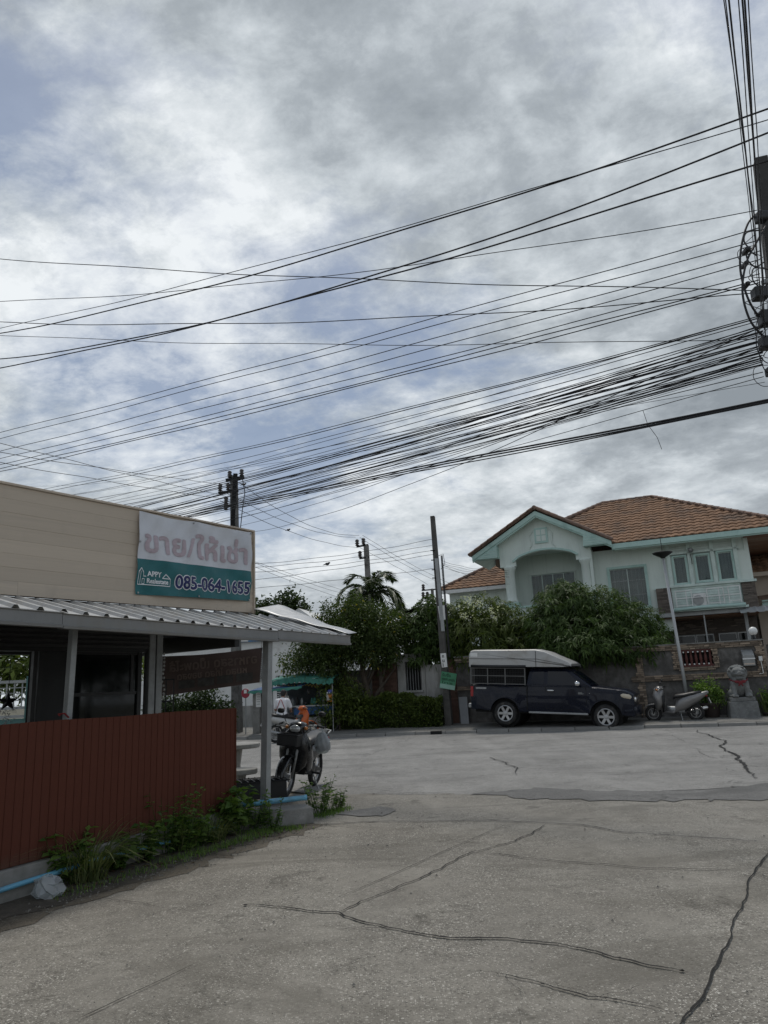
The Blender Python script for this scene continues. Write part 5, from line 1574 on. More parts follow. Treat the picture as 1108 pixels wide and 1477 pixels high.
# ================================================================== pickup truck
M_navy_paint = mat('black_blue_paint', (.0035,.0055,.014), .3, 0, var=.15, spec=.15, coat=.28)
M_dsteel = mat('dull_dark_steel', (.13,.13,.125), .6, .2, var=.2)
M_canopy = mat('silver_canopy', (.40,.40,.39), .42, .35, var=.1, scale=3, dirt=(.26,.24,.21), dirt_amt=.3)
M_tglass = mat('truck_glass', (.003,.004,.008), .06, var=.1, spec=.35)
M_lens = mat('headlight_lens', (.50,.44,.34), .15, var=.1)
M_red = mat('red_lens', (.28,.01,.012), .2)
M_alloy = mat('alloy_wheel', (.42,.42,.42), .35, .7, var=.1)
tk = thing('pickup_truck', 'black pickup truck with silver raised canopy parked against the garden wall', 'truck', (3.86,24.72,.19), 0, euler=(R(0),R(3.6),R(-24)))
WB, WR = 3.085, .365
def wheel(x, y):
    s = 1 if y > 0 else -1
    w_ = thing('wheel', '', 'x') if False else None
    Mx = Matrix.Translation((x,y,WR)) @ Matrix.Rotation(math.pi/2,4,'X')
    b = MB(); b.lathe([(.24,-.10),(.31,-.115),(.352,-.10),(.365,-.06),(.365,.06),(.352,.10),(.31,.115),(.24,.10)],32,Mx,caps=False)
    o = b.build('wheel', M_rubber, tk, smooth=True)
    b = MB(); b.torus(.235,.018,32,8,Mx @ Matrix.Translation((0,0,-s*.095)));
    zf = s*.075
    for k in range(6):
        a = k*math.pi/3
        p0 = Vector((.05*math.cos(a),.05*math.sin(a),-zf*.9)); p1 = Vector((.23*math.cos(a),.23*math.sin(a),-zf*1.05))
        bb = [Mx @ p0, Mx @ p1]
        b.bar(bb[0], bb[1], .075, .03, up=(0,1,0))
    b.lathe([(.06,-.02),(.06,.02),(.04,.03)],14,Mx @ Matrix.Translation((0,0,-zf*1.05)))
    b.build('rim', M_alloy, o)
    MB().lathe([(.235,-.01),(.235,.01)],28,Mx @ Matrix.Translation((0,0,-zf*.35))).build('brake_disc', M_dark, o)
for x in (0, WB):
    for y in (-.75,.75): wheel(x, y)
def zbot(x):
    z = .43
    if x > 3.6: z = .40
    if x < -.75: z = .46
    for c in (0, WB):
        d = abs(x-c)
        if d < .47: z = max(z, WR + math.sqrt(max(0,.47**2-d*d)))
    return z
def ztop(x):
    if x < 2.62: return 1.24
    if x < 3.45: return 1.24-.07*(x-2.62)/.83
    return 1.17-.15*max(0,(x-3.45)/.47)**2.2
def hw(x):
    if x > 3.1: return .885*(1-.15*((x-3.1)/.85)**2.6)
    if x < -1.0: return .885-.03
    return .885
xs = sorted(set([-1.12,-1.1,-1.0,-.8] + [round(c+.47*math.cos(a),3) for c in (0,WB) for a in np.linspace(0,math.pi,15)] + [.7,.72,1.0,1.4,1.8,2.2,2.62,2.7,3.6,3.7,3.8,3.86,3.9]))
xs = [x for x in xs if x <= 3.9]
rows = []
for x in xs:
    zb, zt, w_ = zbot(x), ztop(x), hw(x)
    fl = .02 if min(abs(x), abs(x-WB)) < .5 else 0
    h = zt-zb
    half = [(w_-.04,zb),(w_+fl,zb+.015),(w_+fl*.9,zb+.18*h),(w_,zb+.45*h),(w_-.005,zb+.62*h),(w_-.02,zb+.80*h),(w_-.035,zt-.03),(w_-.075,zt),(w_*.45,zt+.03),(0,zt+.035)]
    rows.append([(x,-y,z) for y,z in half] + [(x,y,z) for y,z in half[::-1][1:]])
n = len(rows[0]); b = MB()
b.add([p for r in rows for p in r], [(i*n+k,i*n+k+1,(i+1)*n+k+1,(i+1)*n+k) for i in range(len(rows)-1) for k in range(n-1)] + [tuple(range(n)), tuple((len(rows)-1)*n+k for k in range(n))[::-1]])
body = b.build('body', M_navy_paint, tk, smooth=True)
mod = body.modifiers.new('es','EDGE_SPLIT'); mod.split_angle = R(38)
MB().box(-1.0,3.8,-.75,.75,.38,.60).build('underbody', M_dark, tk)
for x in (0,WB):
    MB().lathe([(.46,-.72),(.46,.72)],20,Matrix.Translation((x,0,WR+.02)) @ Matrix.Rotation(math.pi/2,4,'X')).build('wheel_housing', M_dark, tk)
# cab
def cabsec(z, x0, x1, w_): return [(x0,-w_,z),(x1,-w_,z),(x1+.12,0,z),(x1,w_,z),(x0,w_,z)]
lv = [(1.22,.70,2.72,.84),(1.30,.70,2.60,.825),(1.66,.76,2.10,.70),(1.76,.80,1.93,.64),(1.79,.86,1.80,.55)]
vs = [p for l in lv for p in cabsec(*l)]
cab = MB().add(vs, [(i*5+k,i*5+(k+1)%5,(i+1)*5+(k+1)%5,(i+1)*5+k) for i in range(4) for k in range(5)] + [(20,21,22,23,24)]).build('cab', M_navy_paint, tk, bevel=.02)
def side_pt(x, z, s, off=.008):
    for (z0,_,_,w0),(z1,_,_,w1) in zip(lv[:-1], lv[1:]):
        if z <= z1: 
            t = (z-z0)/(z1-z0); return (x, s*(w0+(w1-w0)*t+off), z)
    return (x, s*lv[-1][3], z)
for s in (-1, 1):
    for nm, q in (('door_window', [(1.36,1.27),(2.38,1.27),(2.16,1.50),(1.96,1.68),(1.36,1.68)]), ('quarter_window', [(.84,1.29),(1.24,1.27),(1.24,1.67),(.92,1.66),(.86,1.6)])):
        v0 = [side_pt(x,z,s) for x,z in q]; v1 = [side_pt(x,z,s,-.01) for x,z in q]; k = len(q)
        MB().add(v0+v1, [tuple(range(k)) if s < 0 else tuple(range(k))[::-1]] + [(i,(i+1)%k,(i+1)%k+k,i+k) for i in range(k)]).build(nm, M_tglass, tk)
    # door shut lines
    b = MB(); y = s*.889
    for seg in ([(1.30,1.22),(1.30,.55)],[(2.52,1.22),(2.55,.85),(2.48,.55)],[(1.30,.55),(2.48,.55)],[(.72,1.22),(.72,.50)]):
        for (x0,z0),(x1,z1) in zip(seg[:-1],seg[1:]): 
            yy = lambda z: s*(.886 if z < .95 else .886-.03*(z-.95)/.27)
            b.bar((x0,yy(z0),z0),(x1,yy(z1),z1),.012,.008,up=(0,1,0))
    b.box(.705,.735,s*.875-.016,s*.875+.016,.50,1.25); b.box(-1.08,.70,s*.868-.012,s*.868+.012,1.195,1.21)
    b.build('door_seam', M_dark, tk)
    h_ = MB(); h_.loft([((1.34,s*.885,1.10),(0,1,0),(0,0,1),.012,.018),((1.40,s*.91,1.10),(0,1,0),(0,0,1),.022,.026),((1.52,s*.91,1.10),(0,1,0),(0,0,1),.022,.026),((1.57,s*.885,1.10),(0,1,0),(0,0,1),.012,.018)],10); h_.build('door_handle', M_chrome, tk, smooth=True)
    MB().loft([((2.22,s*.90,1.30),(0,1,0),(0,0,1),.03,.05),((2.25,s*1.0,1.32),(0,1,0),(0,0,1),.07,.085),((2.33,s*1.0,1.32),(0,1,0),(0,0,1),.075,.08),((2.38,s*.98,1.31),(0,1,0),(0,0,1),.04,.05)],12).build('mirror', M_chrome, tk, smooth=True)
    MB().box(.78,2.58,s*.90-.07 if s>0 else -.97,s*.97 if s>0 else -.83,.40,.46).build('side_step', M_steel, tk, bevel=.015)
    MB().loft([((3.50,s*.80,1.00),(0,1,0),(0,0,1),.04,.05),((3.62,s*.79,.99),(0,1,0),(0,0,1),.07,.075),((3.78,s*.72,.96),(0,1,0),(0,0,1),.10,.085),((3.90,s*.62,.93),(0,1,0),(0,0,1),.10,.07)],12).build('headlight', M_lens, tk, smooth=True)
    MB().box(-1.135,-1.04,s*.80-.07,s*.80+.075,.86,1.18).build('tail_light', M_red, tk, bevel=.01)
    b = MB()
    for i, z in enumerate((1.05,1.02)): b.box(2.30,2.42 if i == 0 else 2.46,s*.884-.004,s*.884+.004,z-.008,z+.008)
    b.box(2.62,2.65,s*.884-.004,s*.884+.004,1.03,1.05)
    b.build('badge', M_steel, tk)
    MB().box(-.95,-.60,s*.872-.006,s*.872+.006,1.10,1.155).build('decal', M_steel, tk)
MB().add([(2.66,-.72,1.27),(2.78,0,1.27),(2.66,.72,1.27),(2.14,.62,1.66),(2.24,0,1.67),(2.14,-.62,1.66)],[(0,1,4,5),(1,2,3,4)]).build('windscreen', M_tglass, tk, solid=.012).location = (.012,0,.012)
MB().loft([((3.80,0,.90),(0,1,0),(0,0,1),.60,.10),((3.94,0,.88),(0,1,0),(0,0,1),.50,.085)],16,5).build('grille', M_chrome, tk, smooth=True)
MB().loft([((3.62,0,.55),(0,1,0),(0,0,1),.86,.16),((3.86,0,.56),(0,1,0),(0,0,1),.80,.17),((4.0,0,.57),(0,1,0),(0,0,1),.60,.14)],20,4).build('bumper', M_navy_paint, tk, smooth=True)
MB().box(-1.24,-1.10,-.80,.80,.50,.64).build('rear_bumper', M_steel, tk, bevel=.03)
MB().box(3.55,3.86,-.60,.60,1.155,1.17).build('bonnet_rail', M_chrome, tk, bevel=.01) if False else None
# canopy: lattice sides, rolled canvas, aluminium roof that reaches over the cab
prof = [(-1.17,1.80),(-1.17,2.22),(-1.12,2.31),(-1.0,2.34),(1.02,2.36),(1.30,2.30),(2.02,1.99),(2.12,1.92),(2.10,1.86),(1.85,1.82)]
b = MB(); m_ = len(prof); secs = []
for y, dz, dx in ((-.87,-.10,0),(-.86,-.03,0),(-.80,.0,0),(0,.02,.04),(.80,.0,0),(.86,-.03,0),(.87,-.10,0)):
    secs.append([(x+(dx if x > 1.5 else 0), y, z+(dz if z > 1.9 else 0)) for x,z in prof])
b.add([p for s_ in secs for p in s_], [(i*m_+k,i*m_+(k+1)%m_,(i+1)*m_+(k+1)%m_,(i+1)*m_+k) for i in range(len(secs)-1) for k in range(m_)] + [tuple(range(m_))[::-1], tuple((len(secs)-1)*m_+k for k in range(m_))])
cr = b.build('canopy_roof', M_canopy, tk, smooth=True); mm = cr.modifiers.new('es','EDGE_SPLIT'); mm.split_angle = R(30)
for s in (-1, 1):
    b = MB(); y = s*.878
    b.box(-1.16,1.03,y-.004,y+.004,2.05,2.062); b.box(1.02,1.034,y-.004,y+.004,1.82,2.30); b.bar((1.03,y,2.06),(1.9,y,1.90),.008,.012)
    b.build('canopy_seam', M_dark, cr)
    MB().box(-1.12,-.88,y-.003,y+.003,2.12,2.24).build('canopy_label', M_white, cr)
    MB().tube([(-1.1,s*.87,1.82),(-.2,s*.875,1.815),(.70,s*.87,1.82)],.045,10).build('canvas_roll', M_black, tk, smooth=True)
    f = MB()
    for x in (-1.12,-.56,.02,.66): f.box(x-.015,x+.015,s*.84-.012,s*.84+.012,1.24,1.80)
    for z in (1.27,1.52,1.76): f.box(-1.12,.66,s*.84-.010,s*.84+.010,z-.012,z+.012)
    fo_ = f.build('canopy_frame', M_dsteel, tk)
    g_ = MB()
    for k in range(34): g_.box(-1.1+k*.052,-1.1+k*.052+.006,s*.835-.003,s*.835+.003,1.26,1.78)
    for k in range(9): g_.box(-1.12,.66,s*.835-.004,s*.835+.002,1.30+k*.055,1.306+k*.055)
    g_.build('lattice', M_black, fo_)
MB().box(-1.08,.64,-.55,.55,.9,1.78).build('bed_shade_box', M_dark, tk)  # near-black filler box standing in for the shaded bed behind the lattice
b = MB(); b.box(-1.14,-1.10,-.84,.84,1.24,1.30); b.box(-1.14,-1.10,-.84,-.80,1.3,1.8); b.box(-1.14,-1.10,.80,.84,1.3,1.8); b.build('rear_frame', M_steel, tk)

# ================================================================== motorcycles
def wheel_bike(parent, x, r, m_rim, tw=.042):
    Mx = Matrix.Translation((x,0,r)) @ Matrix.Rotation(math.pi/2,4,'X')
    o = MB().torus(r-tw, tw, 30, 10, Mx).build('wheel', M_rubber, parent, smooth=True)
    b = MB(); b.torus(r-tw*2, .012, 28, 6, Mx, 1.6); b.lathe([(.05,-.05),(.05,.05)],14,Mx)
    b.build('rim', m_rim, o)
    b = MB()
    for k in range(12):
        a = k*math.pi/6; s = .02 if k % 2 else -.02
        b.tube([Mx @ Vector((.045*math.cos(a+.3),.045*math.sin(a+.3),s)), Mx @ Vector(((r-tw*2)*math.cos(a),(r-tw*2)*math.sin(a),0))],.004,4)
    b.build('spoke', M_chrome, o)
    MB().lathe([(.09,-.004),(.09,.004)],18,Mx @ Matrix.Translation((0,0,.035))).build('brake_disc', M_steel, o)
def vsec(c, a, b_, tilt=0):        # section in y / tilted z
    return (c, (0,1,0), (math.sin(tilt),0,math.cos(tilt)), a, b_)
def make_bike(name, label, loc, yaw, m_front, m_rear, m_fend, lean=4, r=.275, wb=1.23, scooter=False, basket=False, steer=0, mirrors=True, group='motorcycles'):
    t = thing(name, label, 'motorcycle', loc, 0, group, euler=(R(lean),0,R(yaw)))
    wheel_bike(t, 0, r, M_alloy, .05 if scooter else .042); 
    st_ = bpy.data.objects.new('front_end', None)
    wheel_bike(t, wb, r, M_alloy, .048 if scooter else .038)
    fx = wb
    # fork and fender
    b = MB()
    for s in (-1,1): b.tube([(fx,s*.075,r),(fx-.13,s*.075,.66),(fx-.17,s*.05,.80)],[.017,.02,.022],8)
    b.build('fork', M_steel if not scooter else M_black, t, smooth=True)
    b = MB()
    def fend(u, v):
        a = R(-25+165*u); w_ = .075*(1-.25*abs(u-.5))
        y = (v-.5)*2*w_; rr = r+.035+.02*(1-(2*v-1)**2)
        return (fx+rr*math.cos(a), y, r+rr*math.sin(a))
    b.grid(fend, 16, 6).build('front_fender', m_fend, t, smooth=True, solid=.006)
    # leg shield / front cowl
    sh = MB()
    sh.loft([((fx-.16,0,.34),(0,1,0),(1,0,.35),.10,.03),((fx-.19,0,.44),(0,1,0),(1,0,.35),.20,.07),((fx-.22,0,.60),(0,1,0),(1,0,.4),.25,.10),((fx-.20,0,.76),(0,1,0),(1,0,.4),.24,.11),((fx-.22,0,.88),(0,1,0),(1,0,.4),.18,.10),((fx-.26,0,.98),(0,1,0),(1,0,.4),.10,.07)],16,2.6)
    if scooter: sh.v = [(fx-.20+(x-fx+.20)*1.45, y*1.05, z) for x, y, z in sh.v]
    sh.build('front_cowl', m_front, t, smooth=True)
    b = MB(); b.loft([((fx-.30,0,.30),(0,1,0),(1,0,.3),.16,.025),((fx-.34,0,.55),(0,1,0),(1,0,.3),.24,.025),((fx-.36,0,.80),(0,1,0),(1,0,.3),.21,.025)],12,3)
    b.build('leg_shield', M_black, t, smooth=True)
    if not scooter:
        for s in (-1,1):
            MB().loft([((fx-.22,s*.12,.88),(0,1,0),(1,0,0),.06,.07),((fx-.25,s*.18,.72),(0,1,0),(1,0,0),.075,.12),((fx-.31,s*.195,.54),(0,1,0),(1,0,0),.065,.14),((fx-.40,s*.175,.38),(0,1,0),(1,0,0),.045,.11),((fx-.46,s*.15,.31),(0,1,0),(1,0,0),.02,.05)],12,2.2).build('leg_guard', M_black_p if m_front is M_black_p else m_front, t, smooth=True)
        b = MB()
        for s in (-1,1): b.tube([(fx-.34,s*.20,1.02),(fx-.22,s*.22,1.0),(fx-.12,s*.14,.90),(fx-.16,s*.09,.72)],.006,5)
        b.build('control_cable', M_cable, t, smooth=True)
    # handlebar cover, headlight
    b = MB(); b.loft([((fx-.38,0,.98),(0,1,0),(0,0,1),.07,.04),((fx-.30,0,1.0),(0,1,0),(0,0,1),.15,.075),((fx-.21,0,.99),(0,1,0),(0,0,1),.14,.085),((fx-.14,0,.96),(0,1,0),(0,0,1),.09,.065)],16,2.4)
    hc = b.build('handlebar_cover', m_front, t, smooth=True)
    MB().sphere((fx-.155,0,.97),(.05,.09,.06),16,10).build('headlight', mat(name+'_lens',(.55,.56,.56),.08,.3), t, smooth=True)
    for s in (-1,1):
        MB().sphere((fx-.20,s*.155,.985),(.045,.03,.028),10,8).build('indicator', mat(name+'_amber',(.45,.16,.03),.2) if s<0 else bpy.data.materials[name+'_amber'], t, smooth=True)
        MB().tube([(fx-.28,s*.10,.99),(fx-.33,s*.25,1.03),(fx-.40,s*.34,1.01)],[.014,.014,.014],8).build('handlebar', M_steel, t, smooth=True)
        MB().tube([(fx-.35,s*.27,1.028),(fx-.42,s*.37,1.0)],.02,8).build('grip', M_black, t, smooth=True)
        MB().tube([(fx-.30,s*.22,1.03),(fx-.24,s*.30,.985),(fx-.30,s*.37,.975)],.007,5).build('brake_lever', M_steel, t)
        if mirrors:
            m1 = MB().tube([(fx-.32,s*.22,1.03),(fx-.30,s*.26,1.12),(fx-.33,s*.30,1.18)],.006,6).build('mirror', M_black, t, smooth=True)
            MB().loft([((fx-.32,s*.34,1.20),(0,1,0),(0,0,1),.05,.03),((fx-.345,s*.34,1.205),(0,1,0),(0,0,1),.062,.042),((fx-.36,s*.34,1.205),(0,1,0),(0,0,1),.055,.036)],12).build('mirror_head', M_black, m1, smooth=True)
    # body under the seat and tail
    b = MB()
    if scooter:
        b.loft([((fx-.33,0,.30),(0,1,0),(0,0,1),.14,.045),((fx-.62,0,.29),(0,1,0),(0,0,1),.15,.05),((fx-.72,0,.44),(0,1,0),(0,0,1),.16,.20),((fx-.92,0,.53),(0,1,0),(0,0,1),.185,.22),((.08,0,.63),(0,1,0),(0,0,1),.18,.18),((-.15,0,.72),(0,1,0),(0,0,1),.15,.13),((-.36,0,.81),(0,1,0),(0,0,1),.09,.065),((-.44,0,.84),(0,1,0),(0,0,1),.04,.03)],16,2.6)
    else:
        b.loft([((fx-.30,0,.62),(0,1,0),(0,0,1),.06,.07),((fx-.50,0,.56),(0,1,0),(0,0,1),.08,.09),((fx-.75,0,.56),(0,1,0),(0,0,1),.14,.15),((.22,0,.62),(0,1,0),(0,0,1),.16,.14),((-.05,0,.70),(0,1,0),(0,0,1),.14,.10),((-.32,0,.77),(0,1,0),(0,0,1),.07,.045)],16,2.6)
    b.build('side_panel', m_rear, t, smooth=True)
    b = MB(); b.loft([((fx-(.58 if not scooter else .64),0,.70 if not scooter else .70),(0,1,0),(0,0,1),.09,.05),((fx-.72,0,.75),(0,1,0),(0,0,1),.13,.06),((.25,0,.78),(0,1,0),(0,0,1),.15,.055),((.0,0,.82),(0,1,0),(0,0,1),.14,.06),((-.24,0,.86),(0,1,0),(0,0,1),.09,.035)],14,2.4)
    b.build('seat', M_black, t, smooth=True)
    b = MB(); b.tube([(-.12,.10,.80),(-.38,.09,.86),(-.42,0,.865),(-.38,-.09,.86),(-.12,-.10,.80)],.013,7); b.build('grab_rail', M_steel, t, smooth=True)
    MB().sphere((-.36,0,.74),(.04,.08,.035),12,8).build('tail_light', M_red, t, smooth=True)
    MB().add([(-.40,-.05,.52),(-.46,-.05,.52),(-.42,-.05,.70),(-.36,-.05,.72),(-.40,.05,.52),(-.46,.05,.52),(-.42,.05,.70),(-.36,.05,.72)],[(0,1,2,3),(7,6,5,4),(1,5,6,2),(0,3,7,4),(0,4,5,1)]).build('rear_fender', M_black, t)
    np_ = MB().box(-.008,.008,-.085,.085,-.075,.075).build('licence_plate', M_white, t); np_.location = (-.445,0,.60); np_.rotation_euler = (0,R(18),0)
    b = MB()
    for k, (y0,y1,z) in enumerate(((-.05,.05,.035),(-.06,.06,.0),(-.065,.065,-.04))): b.box(-.0095,-.0082,y0,y1,z-.012,z+.008)
    b.build('plate_print', M_black, np_)
    # engine, swingarm, exhaust, stand
    b = MB(); b.loft([((fx-.42,0,.40),(0,1,0),(0,0,1),.07,.07),((fx-.55,0,.36),(0,1,0),(0,0,1),.12,.10),((fx-.78,0,.34),(0,1,0),(0,0,1),.14,.11),((.30,0,.33),(0,1,0),(0,0,1),.11,.09)],12,3); b.build('engine', M_black if not scooter else M_steel, t, smooth=True)
    b = MB()
    for s in (-1,1): b.bar((0,s*.09,r),(.42,s*.09,.33),.03,.05); b.tube([(.0,s*.10,r+.03),(.12,s*.11,.62)],.022,8)
    b.build('swingarm', M_black, t)
    MB().tube([(.55,-.13,.27),(.25,-.16,.25),(.02,-.17,.28),(-.32,-.18,.36),(-.36,-.18,.37)],[.022,.03,.05,.058,.04],12).build('exhaust', M_chrome if scooter else M_steel, t, smooth=True)
    MB().tube([(.42,.12,.25),(.38,.22,.02)],.013,6).build('kick_stand', M_steel, t)
    b = MB()
    for s in (-1,1): b.tube([(.48,s*.12,.28),(.48,s*.26,.28)],.018,7)
    b.build('foot_peg', M_black, t)
    if basket:
        q = MB()
        x0,x1,y0,y1,z0,z1 = fx-.08,fx+.15,-.16,.16,.75,.90
        q.box(x0,x1,y0,y0+.012,z0,z1); q.box(x0,x1,y1-.012,y1,z0,z1); q.box(x0,x0+.012,y0+.012,y1-.012,z0,z1); q.box(x1-.012,x1,y0+.012,y1-.012,z0,z1); q.box(x0,x1,y0,y1,z0-.012,z0)
        for a_ in (x0,x1):  q.tube([(a_,y0,z1),(a_,y1,z1)],.012,6)
        for a_ in (y0,y1):  q.tube([(x0,a_,z1),(x1,a_,z1)],.012,6)
        q.build('front_box', M_black, t, bevel=.01)
    return t
M_silver_p = mat('silver_paint', (.21,.205,.20), .35, .35, var=.1, coat=.3)
M_black_p = mat('black_paint', (.010,.010,.011), .25, var=.2, coat=.4)
M_white_p = mat('white_bike_paint', (.45,.45,.44), .35, var=.1)
M_orange = mat('orange_paint', (.50,.10,.015), .4, var=.12)
# near black bike, nose towards us
bk = make_bike('parked_motorcycle', 'black motorcycle with front box and hanging plastic bag parked by the grey post', (-1.36,12.62,0), 256, M_black_p, M_black_p, M_black_p, lean=-7, basket=True)
M_bag2 = glass_mat('carrier_bag_plastic', (.34,.36,.38), .25, .42, .25)
M_brown = mat('bag_contents', (.10,.09,.085), .7, var=.4, scale=12)
bg_ = thing('carrier_bag', 'full clear plastic carrier bag hanging from the black motorcycle handlebar', 'bag', (-1.10,11.55,-.09))
def bagf(u, v):
    a = u*2*math.pi; t = v*math.pi
    r_ = math.sin(t)**.7*(.128*(1-.45*(1-v)**2)); k = 1+.05*math.sin(5*a+6*t)+.04*math.sin(9*a-3*t)+.03*math.sin(15*a+11*t)
    neck = .03*max(0,1-v*4)
    return ((r_*k+neck)*math.cos(a), (r_*k*.75+neck)*math.sin(a), .98-.31*(1-math.cos(t))/2)
MB().grid(bagf, 36, 20).build('bag', M_bag2, bg_, smooth=True)
blob('contents', [('e',(0,0,.76),(.09,.065,.06)),('e',(.05,.02,.78),(.06,.05,.06)),('e',(-.05,-.02,.77),(.06,.05,.05))], M_brown, bg_, .02)
MB().tube([(0,0,.95),(.01,0,1.0),(-.005,.0,1.04)],[.022,.012,.008],6).build('bag_handle', M_bag2, bg_, smooth=True)
# silver scooter by the wall
p_ = S(2.05,24.78,.105)
make_bike('parked_scooter', 'silver scooter parked between the truck and the stone lion', (p_.x,p_.y,.105), 156, M_silver_p, M_silver_p, M_silver_p, lean=-6, r=.25, wb=1.22, scooter=True)
# orange and white bike with the rider
OB = (-3.72,23.75,0); OY = 36
make_bike('orange_motorcycle', 'white motorcycle with orange front under the seated person across the street', OB, OY, M_orange, M_white_p, M_orange, lean=0, mirrors=False)

# ================================================================== seated person on the orange motorcycle
M_skin = mat('skin', (.26,.15,.10), .6, var=.08)
M_hair = mat('hair', (.012,.010,.009), .7)
M_shirt = mat('white_shirt', (.66,.66,.68), .85, var=.05)
M_trous = mat('dark_trousers', (.018,.019,.024), .85, var=.2)
M_strap = mat('red_strap', (.32,.03,.03), .7)
ps = thing('person', 'person in white T-shirt with red crossed straps seated on the orange motorcycle', 'person', (OB[0]+.22*math.cos(R(OY))-.28*math.cos(R(80)), OB[1]+.22*math.sin(R(OY))-.28*math.sin(R(80)), -.06), 80)
hip = Vector((.28,0,.88)); sho = Vector((.40,0,1.36))
body = [('e',(.28,0,.90),(.13,.17,.12)),('c',(.29,0,.93),(.38,0,1.26),.135,.15),('c',(.39,-.15,1.32),(.39,.15,1.32),.07,.07),
  ('c',(.41,0,1.36),(.45,0,1.45),.058,.055),('e',(.49,0,1.545),(.098,.078,.115)),('e',(.575,0,1.53),(.02,.016,.022)),('e',(.52,.078,1.54),(.02,.012,.03)),('e',(.52,-.078,1.54),(.02,.012,.03)),('e',(.55,0,1.47),(.05,.04,.03))]
for s in (-1,1):
    body += [('c',(.39,s*.185,1.32),(.44,s*.26,1.05),.052,.042),('c',(.44,s*.26,1.05),(.66,s*.17,.98),.040,.030)]
    h0 = Vector((.66,s*.17,.98))
    body += [('c',h0,h0+Vector((.07,-s*.01,-.01)),.034,.036)]
    for k in range(4): body += [('c',h0+Vector((.085,s*(.028-.019*k),0)),h0+Vector((.085+.045-.006*abs(k-1),s*(.028-.019*k),-.012)),.010,.009),('c',h0+Vector((.13,s*(.028-.019*k),-.012)),h0+Vector((.14,s*(.028-.019*k),-.045)),.009,.008)]
    body += [('c',h0+Vector((.03,-s*.03,0)),h0+Vector((.075,-s*.055,-.005)),.012,.010)]
    body += [('c',(.28,s*.10,.88),(.66,s*.17,.80),.088,.062),('c',(.66,s*.17,.80),(.50,s*.20,.36),.060,.042),('c',(.50,s*.20,.33),(.66,s*.20,.30),.042,.034)]
blob('body', body, M_skin, ps, .016, 3)
shirt = [('c',(.28,0,.93),(.38,0,1.26),.155,.168),('c',(.39,-.16,1.315),(.39,.16,1.315),.082,.082),('e',(.28,0,.92),(.15,.19,.09))]
for s in (-1,1): shirt += [('c',(.39,s*.18,1.315),(.425,s*.245,1.13),.072,.066)]
blob('shirt', shirt, M_shirt, ps, .02, 3)
tr = [('e',(.28,0,.86),(.15,.185,.10))]
for s in (-1,1): tr += [('c',(.28,s*.10,.87),(.66,s*.17,.80),.102,.076),('c',(.66,s*.17,.80),(.50,s*.20,.40),.074,.060)]
blob('trousers', tr, M_trous, ps, .02, 3)
blob('hair', [('e',(.475,0,1.565),(.102,.086,.112)),('e',(.43,0,1.52),(.06,.075,.075))], M_hair, ps, .016, 2)
b = MB()
def on_back(y, z): 
    t = min(1,max(0,(z-.93)/.33)); cx = .28+.10*t; rr = .155+.015*t
    return (cx - math.sqrt(max(.002,rr*rr-min(y*y,rr*rr*.9))) - .012, y, z)
for s in (-1,1): b.tube([on_back(s*.01,1.37)]+[on_back(s*(.02+.115*t), 1.36-.30*t) for t in (.25,.5,.75,1)],.010,6)
b.build('apron_straps', M_strap, ps, smooth=True)
for s in (-1,1): blob('shoe', [('c',(.48,s*.20,.295),(.70,s*.20,.285),.045,.038)], M_black, ps, .018, 2)
# ================================================================== stone lion
M_granite = mat('lion_stone', (.19,.195,.19), .9, var=.25, scale=9, bump=.5, bscale=35, dirt=(.11,.115,.11), dirt_amt=.4, dscale=4)
M_bib = mat('dull_red_cloth', (.17,.022,.028), .85, var=.2)
p_ = S(3.42,25.22)
li = thing('lion_statue', 'seated grey stone guardian lion with red bib on a square pedestal', 'statue', (p_.x,p_.y,.1), -14)
MB().add([(-.42,-.36,0),(.42,-.36,0),(.42,.36,0),(-.42,.36,0),(-.39,-.33,.52),(.39,-.33,.52),(.39,.33,.52),(-.39,.33,.52)],[(3,2,1,0),(4,5,6,7),(0,1,5,4),(1,2,6,5),(2,3,7,6),(3,0,4,7)]).build('pedestal', M_granite, li, bevel=.025)
MB().box(-.35,.35,-.30,.30,.52,.64).build('plinth', M_granite, li, bevel=.02)
L_ = [('e',(0,.10,.86),(.27,.26,.24)),('c',(0,.02,.95),(0,-.06,1.15),.24,.22),('e',(0,-.10,1.06),(.22,.16,.16)),
  ('e',(0,-.14,1.36),(.215,.20,.17)),('e',(0,-.02,1.30),(.26,.20,.22)),('e',(0,-.31,1.335),(.15,.10,.062)),('e',(0,-.29,1.205),(.13,.09,.038)),('e',(0,-.37,1.37),(.05,.05,.04)),
  ('e',(-.10,-.29,1.43),(.065,.06,.05)),('e',(.10,-.29,1.43),(.065,.06,.05)),('e',(-.11,-.33,1.41),(.03,.03,.03)),('e',(.11,-.33,1.41),(.03,.03,.03)),('e',(-.21,-.08,1.44),(.05,.06,.05)),('e',(.21,-.08,1.44),(.05,.06,.05)),
  ('c',(0,.28,.8),(0,.32,1.15),.09,.05)]
for s in (-1,1):
    L_ += [('c',(s*.17,-.14,1.06),(s*.19,-.20,.74),.095,.075),('e',(s*.19,-.25,.69),(.095,.12,.06)),('e',(s*.24,.0,.75),(.11,.19,.13)),('e',(s*.25,-.12,.68),(.08,.12,.05))]
    for k in range(3): L_ += [('e',(s*(.13+.06*k),-.34,.675),(.028,.03,.03))]
for k in range(22):
    a = math.pi*2*k/22
    L_ += [('e',(.24*math.cos(a),-.02,1.36+.20*math.sin(a)),(.055,.07,.055))]
for k in range(9): L_ += [('e',(-.16+.04*k,-.10+.03*(k%2),1.53),(.035,.05,.03))]
blob('lion', L_, M_granite, li, .0135, 1)
